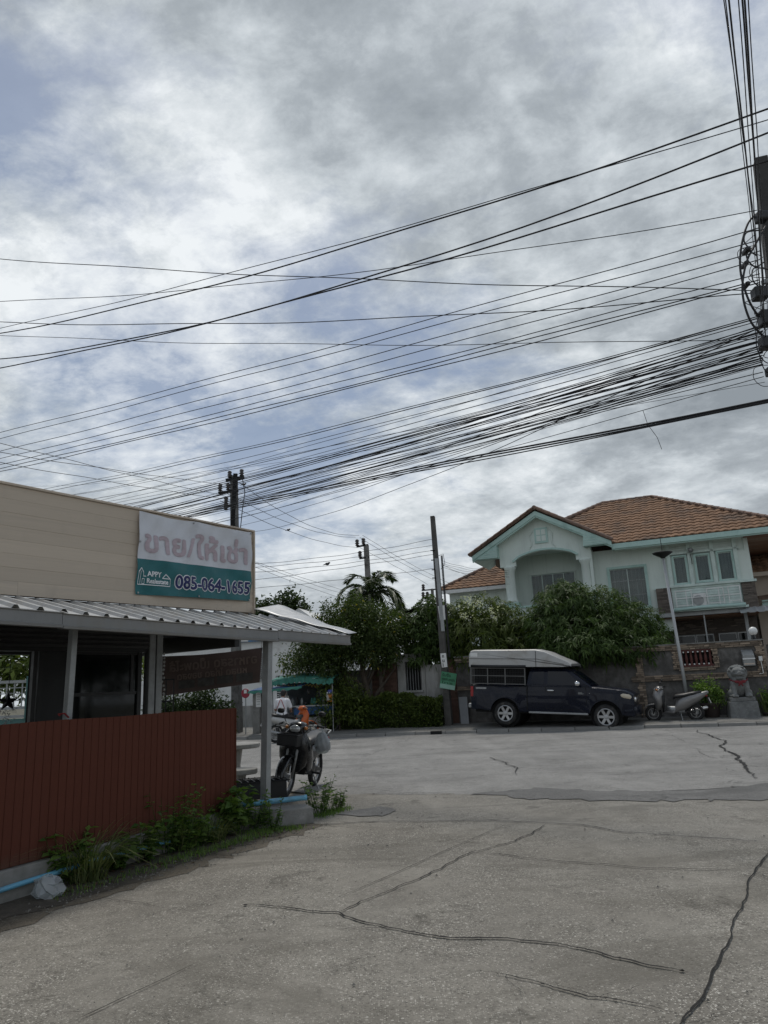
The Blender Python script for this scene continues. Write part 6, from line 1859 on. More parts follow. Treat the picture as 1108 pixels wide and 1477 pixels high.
MB().tube([(-.255,-.05,1.18),(-.20,-.24,1.13),(0,-.30,1.10),(.20,-.24,1.13),(.255,-.05,1.18)],.018,6).build('ribbon', M_bib, li, smooth=True)
blob('bow', [('e',(0,-.31,1.08),(.05,.03,.05)),('e',(-.09,-.30,1.10),(.08,.03,.05)),('e',(.09,-.30,1.10),(.08,.03,.05)),('c',(0,-.31,1.07),(-.06,-.31,.98),.03,.02),('c',(0,-.31,1.07),(.06,-.31,.98),.03,.02)], M_bib, li, .015, 2)

# ================================================================== foliage materials
LM_mango = leaf_mat('mango_leaf', (.018,.036,.010), (.092,.145,.038), .25, .6)
LM_mango2 = leaf_mat('mango_leaf_light', (.03,.052,.012), (.13,.165,.04), .3, .6)
LM_tree = leaf_mat('tree_leaf', (.020,.036,.011), (.082,.115,.035), .22, .55, extra=(.35,.27,.03))
LM_far = leaf_mat('far_leaf', (.015,.028,.012), (.055,.08,.03), .2, .5)
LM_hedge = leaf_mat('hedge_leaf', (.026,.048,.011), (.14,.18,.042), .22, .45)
LM_weed = leaf_mat('weed_leaf', (.05,.10,.024), (.18,.27,.07), .35, .5)
LM_grass = leaf_mat('grass_blade', (.05,.08,.028), (.22,.24,.11), .35, .5)
LM_palm = leaf_mat('palm_leaf', (.022,.042,.016), (.075,.105,.036), .2, .4)
LM_flower = leaf_mat('white_flower', (.45,.45,.42), (.75,.75,.72), .3, .6)

def tree(name, label, loc, cat='tree', group=None):
    return thing(name, label, cat, loc, 0, group)
# broad fine-leaved tree behind the hedge
t = tree('shade_tree', 'broad fine leaved tree with twisted trunks behind the hedge', (-.9,26.9,.1))
lob = [((-.6,0,3.35),(1.75,1.4,.95)),((.55,.1,3.5),(1.0,1.2,.85)),((-1.6,-.1,3.0),(1.1,1.0,.85)),((-.5,.1,4.0),(1.15,1.0,.75)),((.3,-.2,2.7),(.95,.9,.6)),((-2.35,-.1,2.45),(.75,.7,.45)),((.8,0,3.0),(.6,.8,.6)),((-1.2,-.2,2.3),(.8,.8,.5))]
small_leaf_crown('crown', lob, 1500, 24, .14, .115, .055, LM_tree, t, inner=.36)
trunk('trunk', M_bark, t, (.25,0,0), (-.3,0,2.9), .16, .08, [(.45,(-1.5,0,2.7)),(.6,(.6,.1,3.2)),(.75,(-.8,.3,3.6)),(.5,(.9,-.1,2.8)),(.3,(1.1,.1,2.2))])
trunk('trunk', M_bark, t, (.62,.1,0), (.45,0,2.6), .11, .06, [(.6,(1.1,0,2.9)),(.7,(.1,-.2,3.0))])
trunk('trunk', M_bark, t, (-.15,.15,0), (-1.0,0,2.5), .10, .05, [(.6,(-1.8,0,2.6))])
# yellow flowers / bushy undergrowth by the trunks
t = tree('garden_bush', 'loose leafy bush at the foot of the broad tree', (-1.9,26.5,.1), 'bush')
small_leaf_crown('crown', [((0,0,1.25),(.75,.5,.75)),((-.3,0,.8),(.7,.5,.6)),((.6,0,.9),(.6,.5,.6))], 170, 22, .13, .14, .05, LM_hedge, t, inner=.4)
trunk('stem', M_bark, t, (0,0,0), (0,0,1.1), .04, .02, [(.4,(-.4,0,1.2)),(.5,(.5,0,1.2))], n=6)
# dry weeping shoots
# palm
def palm(name, label, loc, h, n, L, seed, grp=None):
    rs = np.random.default_rng(seed)
    t = tree(name, label, loc, 'palm', grp)
    trunk('trunk', M_bark, t, (0,0,0), (.1,0,h), .11, .07, [], n=8, kink=.02)
    B, D, SS, LL, WW, TT = [], [], [], [], [], []
    rib = MB()
    for i in range(n):
        a = 2*math.pi*i/n + rs.uniform(-.25,.25); el = R(rs.uniform(15,78)); l = L*rs.uniform(.8,1.1)
        p = np.array([.1,0,h]); d = np.array([math.cos(a)*math.cos(el), math.sin(a)*math.cos(el), math.sin(el)])
        pts = [tuple(p)]; K = 22
        for k in range(K):
            d = unit((d + np.array([0,0,-.085*(1+k*.06)]))[None])[0]
            p = p + d*l/K; pts.append(tuple(p))
            if k < 2: continue
            side = unit(np.cross(d, np.array([0,0,1.0]))[None])[0]
            ll = .52*math.sin(math.pi*min(1,(k+2)/(K+1)))**.6 + .12
            for s in (-1,1):
                for q in range(3):
                    B.append(p + d*l/K*q*.33); dd = unit((side*s*.8 + d*.75 + np.array([0,0,.12]) + rs.normal(size=3)*.07)[None])[0]
                    D.append(dd); SS.append(unit(np.cross(dd, np.array([0,0,1.])+rs.normal(size=3)*.3)[None])[0]); LL.append(ll*rs.uniform(.85,1.1)); WW.append(.06); TT.append(rs.uniform(0,1))
        rib.tube(pts, [.022*(1-k/len(pts))+.006 for k in range(len(pts))], 5)
    rib.build('frond_rib', LM_palm, t)
    leaf_mesh('fronds', np.array(B), np.array(D), np.array(SS), np.array(LL), np.array(WW), .35, np.array(TT), LM_palm, t)
palm('areca_palm', 'tall feathery palm rising above the broad tree', (-.75,30,.1), 5.2, 18, 1.75, 3)
palm('areca_palm', 'small palm leaning out at the right of the broad tree', (.55,28.6,.1), 3.75, 9, 1.2, 8)
# far trees
t = tree('far_tree', 'dark round tree in the distance above the shop awning', (-6.0,40,0), group='distant trees')
small_leaf_crown('crown', [((.55,0,6.05),(.85,.8,.75)),((-.65,0,5.75),(.8,.8,.65)),((0,0,5.2),(1.3,.9,.7)),((-1.2,0,5.2),(.5,.6,.5)),((1.1,0,5.6),(.5,.5,.5))], 330, 16, .22, .26, .13, LM_far, t, inner=.4)
trunk('trunk', M_bark, t, (0,0,0), (0,0,5.3), .18, .08, [(.7,(.7,0,5.9)),(.65,(-.8,0,5.6))])
t = tree('far_tree', 'pale green trees at the left seen through the porch opening', (-12.5,27,0), group='distant trees')
small_leaf_crown('crown', [((0,0,3.2),(2.2,1.5,1.2)),((-2,0,3.0),(1.8,1.3,1.2)),((2.2,0,2.8),(1.4,1.2,1.0))], 260, 18, .25, .3, .13, LM_hedge, t)
trunk('trunk', M_bark, t, (0,0,0), (0,0,3.2), .16, .08, [(.7,(1,0,3.4)),(.6,(-1.4,0,3.2))])
t = tree('far_tree', 'low dark trees far behind the weathered pole', (2.2,52,0), group='distant trees')
small_leaf_crown('crown', [((0,0,3.0),(2.6,1.2,1.5)),((2.6,0,3.0),(2.0,1.2,1.4)),((-2.4,0,2.6),(1.6,1.2,1.2))], 260, 16, .3, .34, .15, LM_far, t)
trunk('trunk', M_bark, t, (0,0,0), (0,0,3.0), .2, .1, [(.6,(1.8,0,3.2)),(.6,(-1.4,0,3.0))])
# mango trees along the wall
def mango(name, label, loc, lobes, nw, m, L=.25, W=.05, limbs=(), h=2.4, r=.1, per=9, droop=.45, bias=0):
    t = tree(name, label, loc, group='mango trees along the wall')
    whorl_crown('crown', lobes, nw, per, L, W, m, t, droop=droop, inner=.28, tint_bias=bias)
    trunk('trunk', M_bark, t, (0,0,0), (0,0,h), r, r*.5, limbs)
    return t
mango('mango_tree', 'dark mango tree standing beside the weathered pole', (1.45,27.3,.1),
  [((-.15,0,3.3),(.9,.8,.85)),((.9,-.1,2.6),(.7,.6,.6)),((.15,0,4.15),(.6,.6,.55)),((-.3,-.2,2.55),(.55,.6,.5)),((.6,.1,3.3),(.6,.7,1.0)),((-.7,-.1,3.5),(.4,.4,.4))], 1000, LM_mango, .25,.05, limbs=[(.6,(-.6,0,3.3)),(.8,(.3,0,4.0)),(.7,(.6,0,3.2))])
mango('mango_tree', 'yellow green mango tree between the weathered pole and the house', (3.4,27.4,.1),
  [((0,0,3.95),(1.0,.8,.7)),((.9,0,3.6),(.9,.8,.75)),((-.9,0,3.8),(.8,.7,.65)),((1.4,-.3,3.1),(.95,.8,.8)),((0,-.5,3.1),(1.3,.9,.8)),((-1.1,-.3,3.0),(.7,.7,.7)),((.8,-.7,2.5),(1.3,.7,.55)),((-.5,-.6,2.4),(1.0,.6,.5))], 1700, LM_mango2, .25,.047, limbs=[(.6,(-.9,0,3.4)),(.8,(.9,0,3.4)),(.7,(0,0,3.7))], droop=.6)
mango('mango_tree', 'large rounded dark green mango tree hanging over the wall above the truck', (7.2,26.3,.1),
  [((-.75,0,3.95),(1.25,1.2,.85)),((.35,0,3.75),(1.3,1.2,.85)),((1.35,-.2,3.2),(1.1,1.0,.8)),((-1.5,-.2,3.3),(.95,1.0,.85)),((0,-.9,2.95),(2.0,.8,.75)),((1.85,-.5,2.65),(.7,.7,.65)),((-.6,-1.4,2.45),(1.3,.6,.5)),((.7,-1.5,2.35),(1.2,.6,.5)),((1.5,-1.3,2.3),(.7,.5,.45)),((-1.7,-.6,2.7),(.7,.7,.6)),((-.75,0,4.45),(.6,.6,.42))], 3600, LM_mango, .235,.044, limbs=[(.6,(-1.2,0,3.5)),(.8,(1.2,0,3.4)),(.7,(0,0,3.9))], r=.14, droop=.6)
# white flowering twigs on the yellow green mango
t = tree('flowering_shrub', 'sprays of white flowers at the top of the yellow green tree', (3.0,27.1,.1), 'shrub')
fl_ = small_leaf_crown('flowers', [((0,-.5,4.05),(.55,.35,.45)),((.7,-.55,3.9),(.4,.3,.35))], 26, 12, .08, .07, .06, LM_flower, t)
fl_['kind'] = 'stuff'
trunk('stem', M_bark, t, (0,0,0), (.2,-.3,3.8), .03, .012, [(.8,(-.3,-.5,4.2)),(.8,(.6,-.5,4.0))], n=5)
# clipped hedge
hedge = thing('hedge', 'clipped leafy hedge along the pavement between stall and weathered pole', 'hedge', S(-8.1,25.5,.1), -17)
n = 20000
P = np.stack([rng.uniform(-2.25,2.15,n), rng.uniform(-.5,.45,n), rng.uniform(.02,1.12,n)], 1)
face = rng.integers(0,10,n)
P[face < 5, 1] = -.5 + np.abs(rng.normal(size=(face < 5).sum()))*.10
P[(face >= 5) & (face < 8), 2] = 1.08 - np.abs(rng.normal(size=((face >= 5) & (face < 8)).sum()))*.10
bump_ = .13*np.sin(P[:,0]*3.1)+.10*np.sin(P[:,0]*7.3+1)
P[:,2] *= (1+.10*np.sin(P[:,0]*2.3+.7)+.05*np.sin(P[:,0]*9)); P[:,1] += bump_*.8 + .06*np.sin(P[:,2]*9+P[:,0]*5)
D = unit(rng.normal(size=(n,3))*.8 + np.array([0,-.5,.5])); SD = unit(np.cross(D, unit(rng.normal(size=(n,3))+np.array([0,0,1]))))
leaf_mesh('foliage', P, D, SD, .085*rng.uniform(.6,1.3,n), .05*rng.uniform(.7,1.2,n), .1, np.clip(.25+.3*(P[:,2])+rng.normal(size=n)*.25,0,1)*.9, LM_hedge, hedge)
b = MB()
for k in range(26):
    x = -2.2+k*.17; b.tube([(x,0,0),(x+random.uniform(-.1,.1),random.uniform(-.2,.2),.5),(x+random.uniform(-.2,.2),random.uniform(-.3,.3),.95)],[.018,.012,.006],5)
b.build('stem', M_bark, hedge)
MB().box(-2.15,2.05,-.2,.3,.0,.7).build('inner_twigs', M_bark, hedge)
# potted shrub, snake plants
p_ = S(2.55,25.35)
po_ = thing('potted_shrub', 'leafy round shrub in a dark pot behind the silver scooter', 'plant', (p_.x,p_.y,.1), -17)
MB().lathe([(.20,0),(.27,.42),(.30,.44),(.30,.5),(.26,.5),(.25,.45)],18).build('pot', mat('dark_clay',(.06,.045,.04),.8,var=.3), po_, smooth=True)
small_leaf_crown('foliage', [((0,0,.85),(.40,.36,.36)),((.12,0,.70),(.36,.34,.26)),((-.2,0,.95),(.22,.22,.22))], 150, 16, .07, .085, .05, LM_weed, po_)
trunk('stem', M_bark, po_, (0,0,.4), (0,0,.8), .03, .015, [(.5,(.2,0,.9)),(.5,(-.2,0,.95))], n=6)
def blades(name, parent, centre, n, rad, hmin, hmax, wd, m, arch=.4, seed=1, tint=(0,1)):
    """arched strap blades: 4 segments each"""
    rs = np.random.default_rng(seed); V, F, T = [], [], []
    for i in range(n):
        a = rs.uniform(0,6.283); r = rad*math.sqrt(rs.uniform(0,1)); b0 = np.array([centre[0]+r*math.cos(a), centre[1]+r*math.sin(a), centre[2]])
        a2 = a+rs.normal()*.7; h = rs.uniform(hmin,hmax); lean = rs.uniform(.3,1)*arch
        w_ = wd*rs.uniform(.6,1.2); sd_ = np.array([-math.sin(a2),math.cos(a2),0]); k0 = len(V); K = 5
        for k in range(K+1):
            t = k/K
            c = b0 + np.array([math.cos(a2),math.sin(a2),0])*lean*h*(t**1.7) + np.array([0,0,h*(t-.45*lean*t**3)])
            ww = w_*(1-t**2)*.5+.0006
            V += [tuple(c+sd_*ww), tuple(c-sd_*ww)]
        for k in range(K): F.append((k0+2*k,k0+2*k+1,k0+2*k+3,k0+2*k+2)); T.append(rs.uniform(*tint))
    me = bpy.data.meshes.new(name); me.from_pydata(V,[],F); me.update(); me.materials.append(m)
    at = me.attributes.new('tint','FLOAT','FACE'); at.data.foreach_set('value', np.array(T,np.float32))
    o = bpy.data.objects.new(name, me); COL.objects.link(o); o.parent = parent; return o
p_ = S(4.30,25.35)
sn = thing('strap_plant', 'upright strap leaved plant beside the stone lion', 'plant', (p_.x,p_.y,.1), 0)
blades('leaves', sn, (0,0,.05), 90, .32, .5, .95, .05, LM_grass, .35, 4, (0,.7))
small_leaf_crown('undergrowth', [((.2,.1,.5),(.5,.3,.4))], 60, 14, .08, .08, .05, LM_weed, sn)
MB().lathe([(.24,-.02),(.34,.14),(.32,.16)],14).build('pot', bpy.data.materials['dark_clay'], sn)

# ================================================================== weeds at the fence foot
def weed(name, label, loc, kind, s=1.0, seed=0):
    t = thing(name, label, 'weed', loc, random.uniform(0,360), 'weeds along the fence foot')
    rs = np.random.default_rng(seed)
    if kind == 'grass':
        blades('blades', t, (0,0,0), int(230*s), .17*s, .3*s, .66*s, .011, LM_grass, 1.35, seed)
        blades('dry_blades', t, (0,0,0), int(50*s), .12*s, .25*s, .5*s, .007, LM_grass, 1.7, seed+1, (.7,1))
    else:
        stems = MB(); B=[];D=[]
        for k in range(int(17*s)+4):
            a = rs.uniform(0,6.28); l = rs.uniform(.2,.48)*s; r = rs.uniform(0,.14)*s
            p0 = np.array([r*math.cos(a), r*math.sin(a), 0]); p1 = p0+np.array([math.cos(a)*l*.35, math.sin(a)*l*.35, l])
            stems.tube([tuple(p0), tuple((p0+p1)/2+rs.normal(size=3)*.01), tuple(p1)],[.004,.003,.0015],5)
            for q in range(int(rs.integers(10,18))):
                tt = rs.uniform(.15,1); p = p0+(p1-p0)*tt
                d = rs.normal(size=3); d[2] = abs(d[2])*.3; B.append(p); D.append(d)
        stems.build('stem', LM_weed, t)
        B = np.array(B); D = unit(np.array(D)); n_ = len(B)
        SD = unit(np.cross(D, np.array([0,0,1.])+rs.normal(size=(n_,3))*.3))
        leaf_mesh('leaves', B, D, SD, (.11 if kind == 'broad' else .065)*s**.5*rs.uniform(.6,1.3,n_), (.075 if kind == 'broad' else .036)*s**.5*rs.uniform(.7,1.2,n_), .25, rs.uniform(0,1,n_), LM_weed, t)
    return t
weed('grass_tuft', 'large arching grass tuft beside the clear plastic bag at the fence foot', (-2.72,6.82,.01), 'grass', 1.0, 3)
weed('grass_tuft', 'thin arching grass tuft midway along the fence foot', (-2.20,7.95,.01), 'grass', .75, 5)
weed('leafy_weed', 'broad leaved weed growing left of the large grass tuft', (-2.86,6.72,.01), 'broad', .9, 7)
weed('leafy_weed', 'tall pale leafy weed in the middle of the fence foot', (-2.30,7.82,.01), 'fine', 1.45, 9)
weed('leafy_weed', 'dark spreading weed between the grass tufts', (-2.45,7.45,.01), 'broad', .8, 11)
weed('leafy_weed', 'low dark weed right of the tall pale weed', (-2.15,7.9,.01), 'broad', .75, 13)
weed('leafy_weed', 'thick broad leaved weed clump near the fence end', (-1.98,8.55,.01), 'broad', 1.1, 15)
weed('leafy_weed', 'round leafy weed right at the fence end', (-1.88,8.72,.01), 'broad', 1.1, 25)
weed('grass_tuft', 'wispy grass tuft just left of the fence end', (-1.95,8.3,.01), 'grass', .6, 31)
weed('leafy_weed', 'spreading weed hiding the pipe beside the large grass tuft', (-2.60,7.15,.01), 'broad', .65, 33)
weed('leafy_weed', 'tangled low weed between middle and end of the fence', (-2.05,8.12,.01), 'fine', .8, 35)
weed('leafy_weed', 'creeping low weed at the foot of the grey post', (-1.62,8.88,.01), 'fine', .85, 17)
weed('leafy_weed', 'creeping weed in front of the concrete slab', (-1.42,8.80,.01), 'fine', .7, 19)
weed('leafy_weed', 'bright leafy weed behind the concrete slab by the motorcycle', (-.98,9.75,.01), 'fine', 1.0, 21)
weed('leafy_weed', 'small weed on the lane edge right of the slab', (-.80,10.05,.01), 'fine', .65, 23)
gp_ = MB()
o = blades('grass_patch', None, (0,0,0), 10, .1, .05, .1, .006, LM_grass, .8, 2)
bpy.data.objects.remove(o)
def grass_patch(name, label, pts, n, h, seed):
    rs = random.Random(seed); V, F, T = [], [], []
    for i in range(n):
        (x0,y0),(x1,y1) = rs.choice(pts); t = rs.random()
        x = x0+(x1-x0)*t+rs.gauss(0,.07); y = y0+(y1-y0)*t+rs.gauss(0,.07)
        a = rs.uniform(0,6.28); hh = h*rs.uniform(.4,1.2); k = len(V)
        dx, dy = math.cos(a), math.sin(a)
        V += [(x-dy*.004,y+dx*.004,.008),(x+dy*.004,y-dx*.004,.008),(x+dx*hh*.45,y+dy*hh*.45,hh)]
        F.append((k,k+1,k+2)); T.append(rs.random())
    me = bpy.data.meshes.new(name); me.from_pydata(V,[],F); me.update(); me.materials.append(LM_weed)
    at = me.attributes.new('tint','FLOAT','FACE'); at.data.foreach_set('value', np.array(T,np.float32))
    o = bpy.data.objects.new(name, me); COL.objects.link(o); tag(o, label, 'grass', kind='stuff'); return o
grass_patch('short_grass', 'short patchy grass along the lane edge and fence foot', [((-2.7,6.3),(-1.5,8.5)),((-1.7,8.6),(-1.15,8.8)),((-1.0,9.5),(-.7,10.1)),((-2.2,7.4),(-1.4,8.6))], 2600, .06, 3)
grass_patch('short_grass', 'rough grass on the pavement beside the food stall', [tuple(map(tuple,((S(-14,25.6).x,S(-14,25.6).y),(S(-11,25.2).x,S(-11,25.2).y)))), ((S(-13,25.0).x,S(-13,25.0).y),(S(-10.6,25.0).x,S(-10.6,25.0).y))], 1500, .22, 5)
dead = MB()
for i in range(160):
    t = random.random(); x = -2.9+1.6*t+random.gauss(0,.12); y = 6.3+2.4*t+random.gauss(0,.1)+(.25 if random.random()<.3 else 0); a = random.uniform(0,6.28); s = random.uniform(.015,.04)
    dead.add([(x,y,.016),(x+s*math.cos(a),y+s*math.sin(a),.022),(x+2*s*math.cos(a+.3),y+2*s*math.sin(a+.3),.017),(x+s*math.cos(a+.7),y+s*math.sin(a+.7),.026)],[(0,1,2,3)])
tag(dead.build('leaf_litter', mat('dead_leaf',(.11,.065,.035),.9,var=.5,scale=20)), 'dry brown leaf litter on the soil along the fence', 'litter', kind='stuff')

# ================================================================== food stall across the street
M_cgreen = mat('green_canvas', (.045,.20,.155), .7, var=.2, scale=3, dirt=(.10,.28,.24), dirt_amt=.35)
M_cblue = mat('blue_canvas', (.02,.075,.19), .7, var=.2, scale=3)
so = S(-11.0,25.0)
fs_ = thing('food_stall', 'food cart stall with green and blue canvas canopy across the street', 'stall', (so.x,so.y,.1), -17)
def can1(u, v): return (-1.0+2.45*u, -.75+1.5*v, 1.80+.16*math.sin(math.pi*v)+.10*math.sin(math.pi*min(1,u*1.2))+.02*math.sin(u*19))
MB().grid(can1, 26, 8).build('canopy', M_cgreen, fs_, smooth=True, solid=.01)
def val(u, v): return (-1.0+2.45*u, -.77-.03*math.sin(u*60), 1.80+.10*math.sin(math.pi*min(1,u*1.2))-.02*math.sin(u*19)*0-(.17+.025*math.sin(u*75))*v)
MB().grid(val, 90, 3).build('fringe', M_cgreen, fs_, smooth=True)
def can2(u, v): return (-1.75+2.1*u, -.95+.8*v, 1.50+.10*u+.12*v+.02*math.sin(u*14))
MB().grid(can2, 20, 4).build('side_canopy', M_cblue, fs_, smooth=True, solid=.01)
def can3(u, v): return (-1.75+2.1*u, -.97, 1.51+.10*u-.09*v+.02*math.sin(u*40)*v)
MB().grid(can3, 40, 2).build('blue_fringe', M_cgreen, fs_, smooth=True)
for x, y in ((-.95,-.6),(1.35,-.6),(-.95,.6),(1.35,.6)): MB().tube([(x,y,0),(x,y,1.85)],.02,8).build('pole', M_steel, fs_)
ct = MB(); ct.box(-.2,1.3,-.45,.4,.62,.9); ct.build('counter', M_cblue, fs_, bevel=.01)
ct = MB(); ct.box(-.25,1.35,-.5,.45,.9,.94); ct.build('counter_top', M_steel, fs_)
ct = MB(); ct.box(.55,1.25,-.1,.35,.94,1.35); ct.build('glass_case', glass_mat('case_glass',(.2,.22,.22),.2,.6), fs_)
for x in (.62,.9,1.1): MB().lathe([(.06,.95),(.07,1.0),(.07,1.15),(.05,1.2)],12,Matrix.Translation((x,.1,0))).build('jar', M_white, fs_)
b = MB()
for x in (-.1,1.2): b.torus(.24,.03,24,8,Matrix.Translation((x,-.4,.27)) @ Matrix.Rotation(math.pi/2,4,'X'))
b.build('cart_wheel', M_rubber, fs_)
b = MB()
rs = random.Random(2)
for k in range(14):
    x = -.7+k*.12; b.tube([(x,-.55,1.66),(x+.06,-.55,1.58+.05*math.sin(k)),(x+.12,-.55,1.66)],.008,5)
b.build('garland', mat('yellow_garland',(.45,.33,.05),.7), fs_)
# bags and towels hanging in the stall
for k, (x, z, w_, h, mm) in enumerate(((-.62,1.42,.16,.26,M_bag2),(-.36,1.30,.12,.30,M_white),(.9,1.45,.14,.24,M_black),(.45,1.5,.1,.2,M_black),(1.2,1.36,.16,.30,M_white),(-.3,1.05,.13,.25,M_bag2))):
    def hb(u, v): return (x+w_*(u-.5)*(1-.4*v**3)+.01*math.sin(v*9), -.62+.04*math.sin(u*6+v*5), z-h*(1-v))
    MB().grid(hb, 6, 6).build('hanging_bag', mm, fs_, smooth=True, solid=.02)
cl_ = MB(); cl_.box(-.9,1.3,.55,.6,.5,1.75); cl_.build('stall_shade_panel', mat('stall_shade',(.05,.06,.065),.9,var=.4,scale=5), fs_)  # added panel, coloured dark to deepen the stall and hide the building behind
for k in range(10):
    x = -.6+k*.19; h = random.uniform(.12,.3)
    MB().lathe([(.05,.945),(.06,.96),(.055,.945+h*.7),(.03,.945+h)],10,Matrix.Translation((x,-.3+random.uniform(-.1,.3),0))).build('jar', random.choice([M_white,M_black,M_steel,M_cgreen,M_bag2]), fs_, smooth=True)
co = S(-9.75,24.45); 
ch = thing('drink_cooler', 'orange drinks bottle with blue cap hanging at the stall front', 'cooler', (co.x,co.y,.1), -17)
M_or2 = mat('orange_plastic', (.50,.17,.02), .4)
MB().lathe([(.08,1.02),(.10,1.05),(.10,1.26),(.09,1.30)],14).build('bottle', M_or2, ch, smooth=True)
MB().lathe([(.092,1.30),(.095,1.42),(.06,1.44)],14).build('cap', mat('violet_blue_plastic',(.07,.09,.35),.4), ch, smooth=True)
MB().tube([(0,0,1.44),(0,0,1.85)],.006,5).build('cord', M_cable, ch)
tb = S(-11.55,24.35)
tub = thing('bucket_crate', 'dark blue bucket crate standing beside the stall behind the grey post', 'crate', (tb.x,tb.y,.1), -10)
MB().add([(-.2,-.16,.3),(.2,-.16,.3),(.2,.16,.3),(-.2,.16,.3),(-.26,-.2,.66),(.26,-.2,.66),(.26,.2,.66),(-.26,.2,.66)],[(3,2,1,0),(0,1,5,4),(1,2,6,5),(2,3,7,6),(3,0,4,7)]).build('bucket', mat('navy_plastic',(.012,.016,.03),.5), tub, solid=.015)
b = MB(); b.tube([(-.26,0,.66),(-.24,0,.84),(.24,0,.84),(.26,0,.66)],.012,6); b.build('handle', M_black, tub)
b = MB()
for sx in (-1,1):
    for sy in (-1,1): b.tube([(sx*.18,sy*.14,.3),(sx*.2,sy*.16,0)],.014,6)
b.build('leg', M_black, tub)
# concrete post with poster and red lantern at the left of the stall
sp0 = S(-12.65,24.6)
cp = thing('concrete_post', 'short grey concrete post with paper poster beside the food stall', 'post', (sp0.x,sp0.y,.1), -17)
MB().box(-.14,.14,-.12,.12,0,1.55).build('shaft', M_conc, cp, bevel=.015)
MB().box(.0,.20,-.128,-.122,.95,1.48).build('poster', M_white, cp)
b = MB()
for k in range(5): b.box(.03,.17,-.131,-.1285,1.38-k*.085,1.40-k*.085)
b.build('poster_print', M_steel, cp)
lr = thing('red_sign', 'small red round sign with white label left of the concrete post', 'sign', (sp0.x-.42,sp0.y-.1,.1), -17)
MB().lathe([(.16,-.015),(.17,0),(.16,.015)],20,Matrix.Translation((0,0,1.45)) @ Matrix.Rotation(math.pi/2,4,'X')).build('disc', mat('red_paint',(.30,.02,.04),.5), lr)
MB().box(-.05,.06,-.025,-.016,1.45,1.58).build('label', M_white, lr)
MB().tube([(0,.02,0),(0,.02,1.4)],.02,8).build('stake', M_steel, lr)
# low white wall behind the stall
wo = S(-12.6,28.2)
lowall = MB().box(-4,4.2,0,.2,0,.95).build('low_wall', M_oldw); lowall.location = (wo.x,wo.y,.1); lowall.rotation_euler = (0,0,R(-17)); tag(lowall, 'low pale wall behind the food stall', 'wall')
# white building behind the stall
wb_ = thing('white_building', 'white two storey building with blue trim far behind the stall', 'building', (-6.6,38,0), -12)
MB().box(-7.5,3.9,0,8,0,4.15).build('wall', M_white, wb_)
MB().box(-7.7,4.1,-.25,0,4.15,4.35).build('fascia', mat('blue_trim',(.10,.23,.42),.6), wb_)
b = MB()
for k in range(9): b.box(-7.6+k*1.3,-7.6+k*1.3+.45,-.262,-.252,4.16,4.34)
b.build('white_band', M_white, wb_)
for x, z0, z1, w_ in ((-.35,2.2,3.5,.75),(2.4,1.2,2.9,.9),(-2.6,2.2,3.5,1.1),(-5,2.2,3.5,1.1),(.8,.3,2.3,.9)):
    o = MB().box(x,x+w_,-.03,-.012,z0,z1).build('window', M_glass_dark, wb_)
    b = MB(); b.box(x-.06,x+w_+.06,-.05,-.01,z1,z1+.06); b.box(x-.06,x+w_+.06,-.07,-.01,z0-.08,z0); b.box(x+w_/2-.02,x+w_/2+.02,-.045,-.031,z0,z1); b.build('window_frame', M_steel, o)
    b = MB()
    for k in range(int((z1-z0)/.1)): b.box(x+.02,x+w_/2-.03,-.038,-.0305,z0+.03+k*.1,z0+.06+k*.1)
    b.build('louvre', M_white, o)
MB().prism([(-.1,4.36),(3.8,4.36),(1.9,5.75)],0.3,6,'xz').build('roof_gable', M_white, wb_)

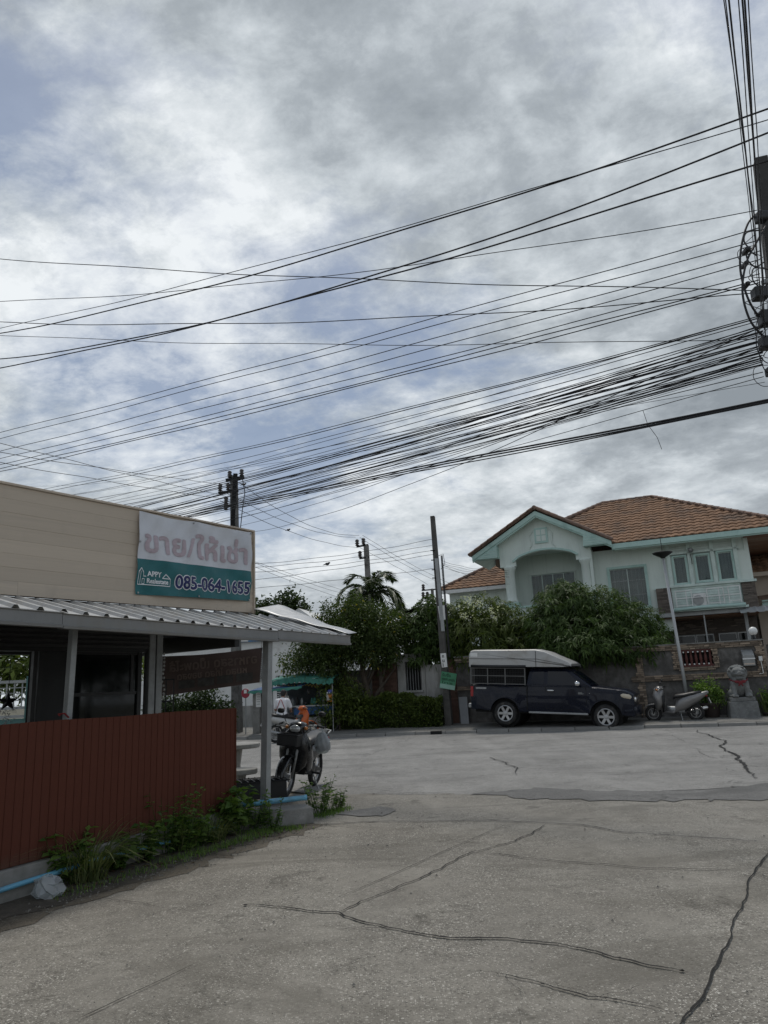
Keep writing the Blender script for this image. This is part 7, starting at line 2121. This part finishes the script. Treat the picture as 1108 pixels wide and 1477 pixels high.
# dark shrubs and an iron fence beyond the brown banner
for x, y, lab in ((-7.6,26.4,'dark shrub behind the iron fence below the brown banner'),(-6.6,26.8,'dark shrub left of the concrete post')):
    t = tree('garden_bush', lab, (x,y,.1), 'bush')
    small_leaf_crown('crown', [((0,0,1.1),(.85,.5,.8)),((.4,0,.7),(.6,.5,.6)),((-.5,0,.8),(.6,.5,.6))], 170, 20, .14, .15, .07, LM_far, t, inner=.4)
    trunk('stem', M_bark, t, (0,0,0), (0,0,1.0), .04, .02, [(.4,(-.4,0,1.1)),(.5,(.5,0,1.1))], n=6)
fo2 = S(-14.2,25.8)
fi = thing('iron_fence', 'thin dark iron fence below the brown banner across the street', 'fence', (fo2.x,fo2.y,.1), -17)
for k in range(14): MB().box(-1.2+k*.11,-1.2+k*.11+.016,0,.016,0,1.25).build('bar', M_black, fi)
for z in (.15,1.1): MB().box(-1.25,.3,-.005,.02,z,z+.03).build('rail', M_black, fi)

# garden trees on the right-hand side of the lane (their image shows in the shop window)
for i, (x, y, sc_) in enumerate(((17,3,1.0),(20,8,1.2),(16,-4,1.1))):
    t = tree('lane_tree', ['leafy tree across the lane mirrored in the shop window','taller tree across the lane behind the first','tree across the lane beside the camera'][i], (x,y,0), group='trees across the lane')
    small_leaf_crown('crown', [((0,0,3.4*sc_),(1.9*sc_,1.9*sc_,1.5*sc_)),((1,1,2.6*sc_),(1.6,1.6,1.1)),((-1,-1,2.6*sc_),(1.6,1.6,1.1))], 260, 16, .3, .34, .16, LM_far, t)
    trunk('trunk', M_bark, t, (0,0,0), (0,0,3*sc_), .16, .08, [(.6,(.9,.3,3.2*sc_)),(.6,(-.8,-.4,3.1*sc_))])
# ================================================================== thin smoke from the grill of the stall
sm = bpy.data.materials.new('smoke'); sm.use_nodes = True
nt = sm.node_tree; nt.nodes.remove(nt.nodes['Principled BSDF'])
pv_ = nt.nodes.new('ShaderNodeVolumePrincipled'); pv_.inputs['Density'].default_value = .45; pv_.inputs['Color'].default_value = (.75,.8,.88,1)
nt.links.new(pv_.outputs[0], nt.nodes['Material Output'].inputs['Volume'])
so2 = S(-12.0,25.6)
s_ = MB().sphere((0,0,0),(.75,.45,.5),24,14).build('smoke', sm); s_.location = (so2.x,so2.y,.95); tag(s_, 'thin grey smoke drifting beside the food stall', 'smoke', kind='stuff')
scene.cycles.volume_bounces = 1
scene.cycles.max_bounces = 8
scene.cycles.transparent_max_bounces = 16
bpy.context.view_layer.update()
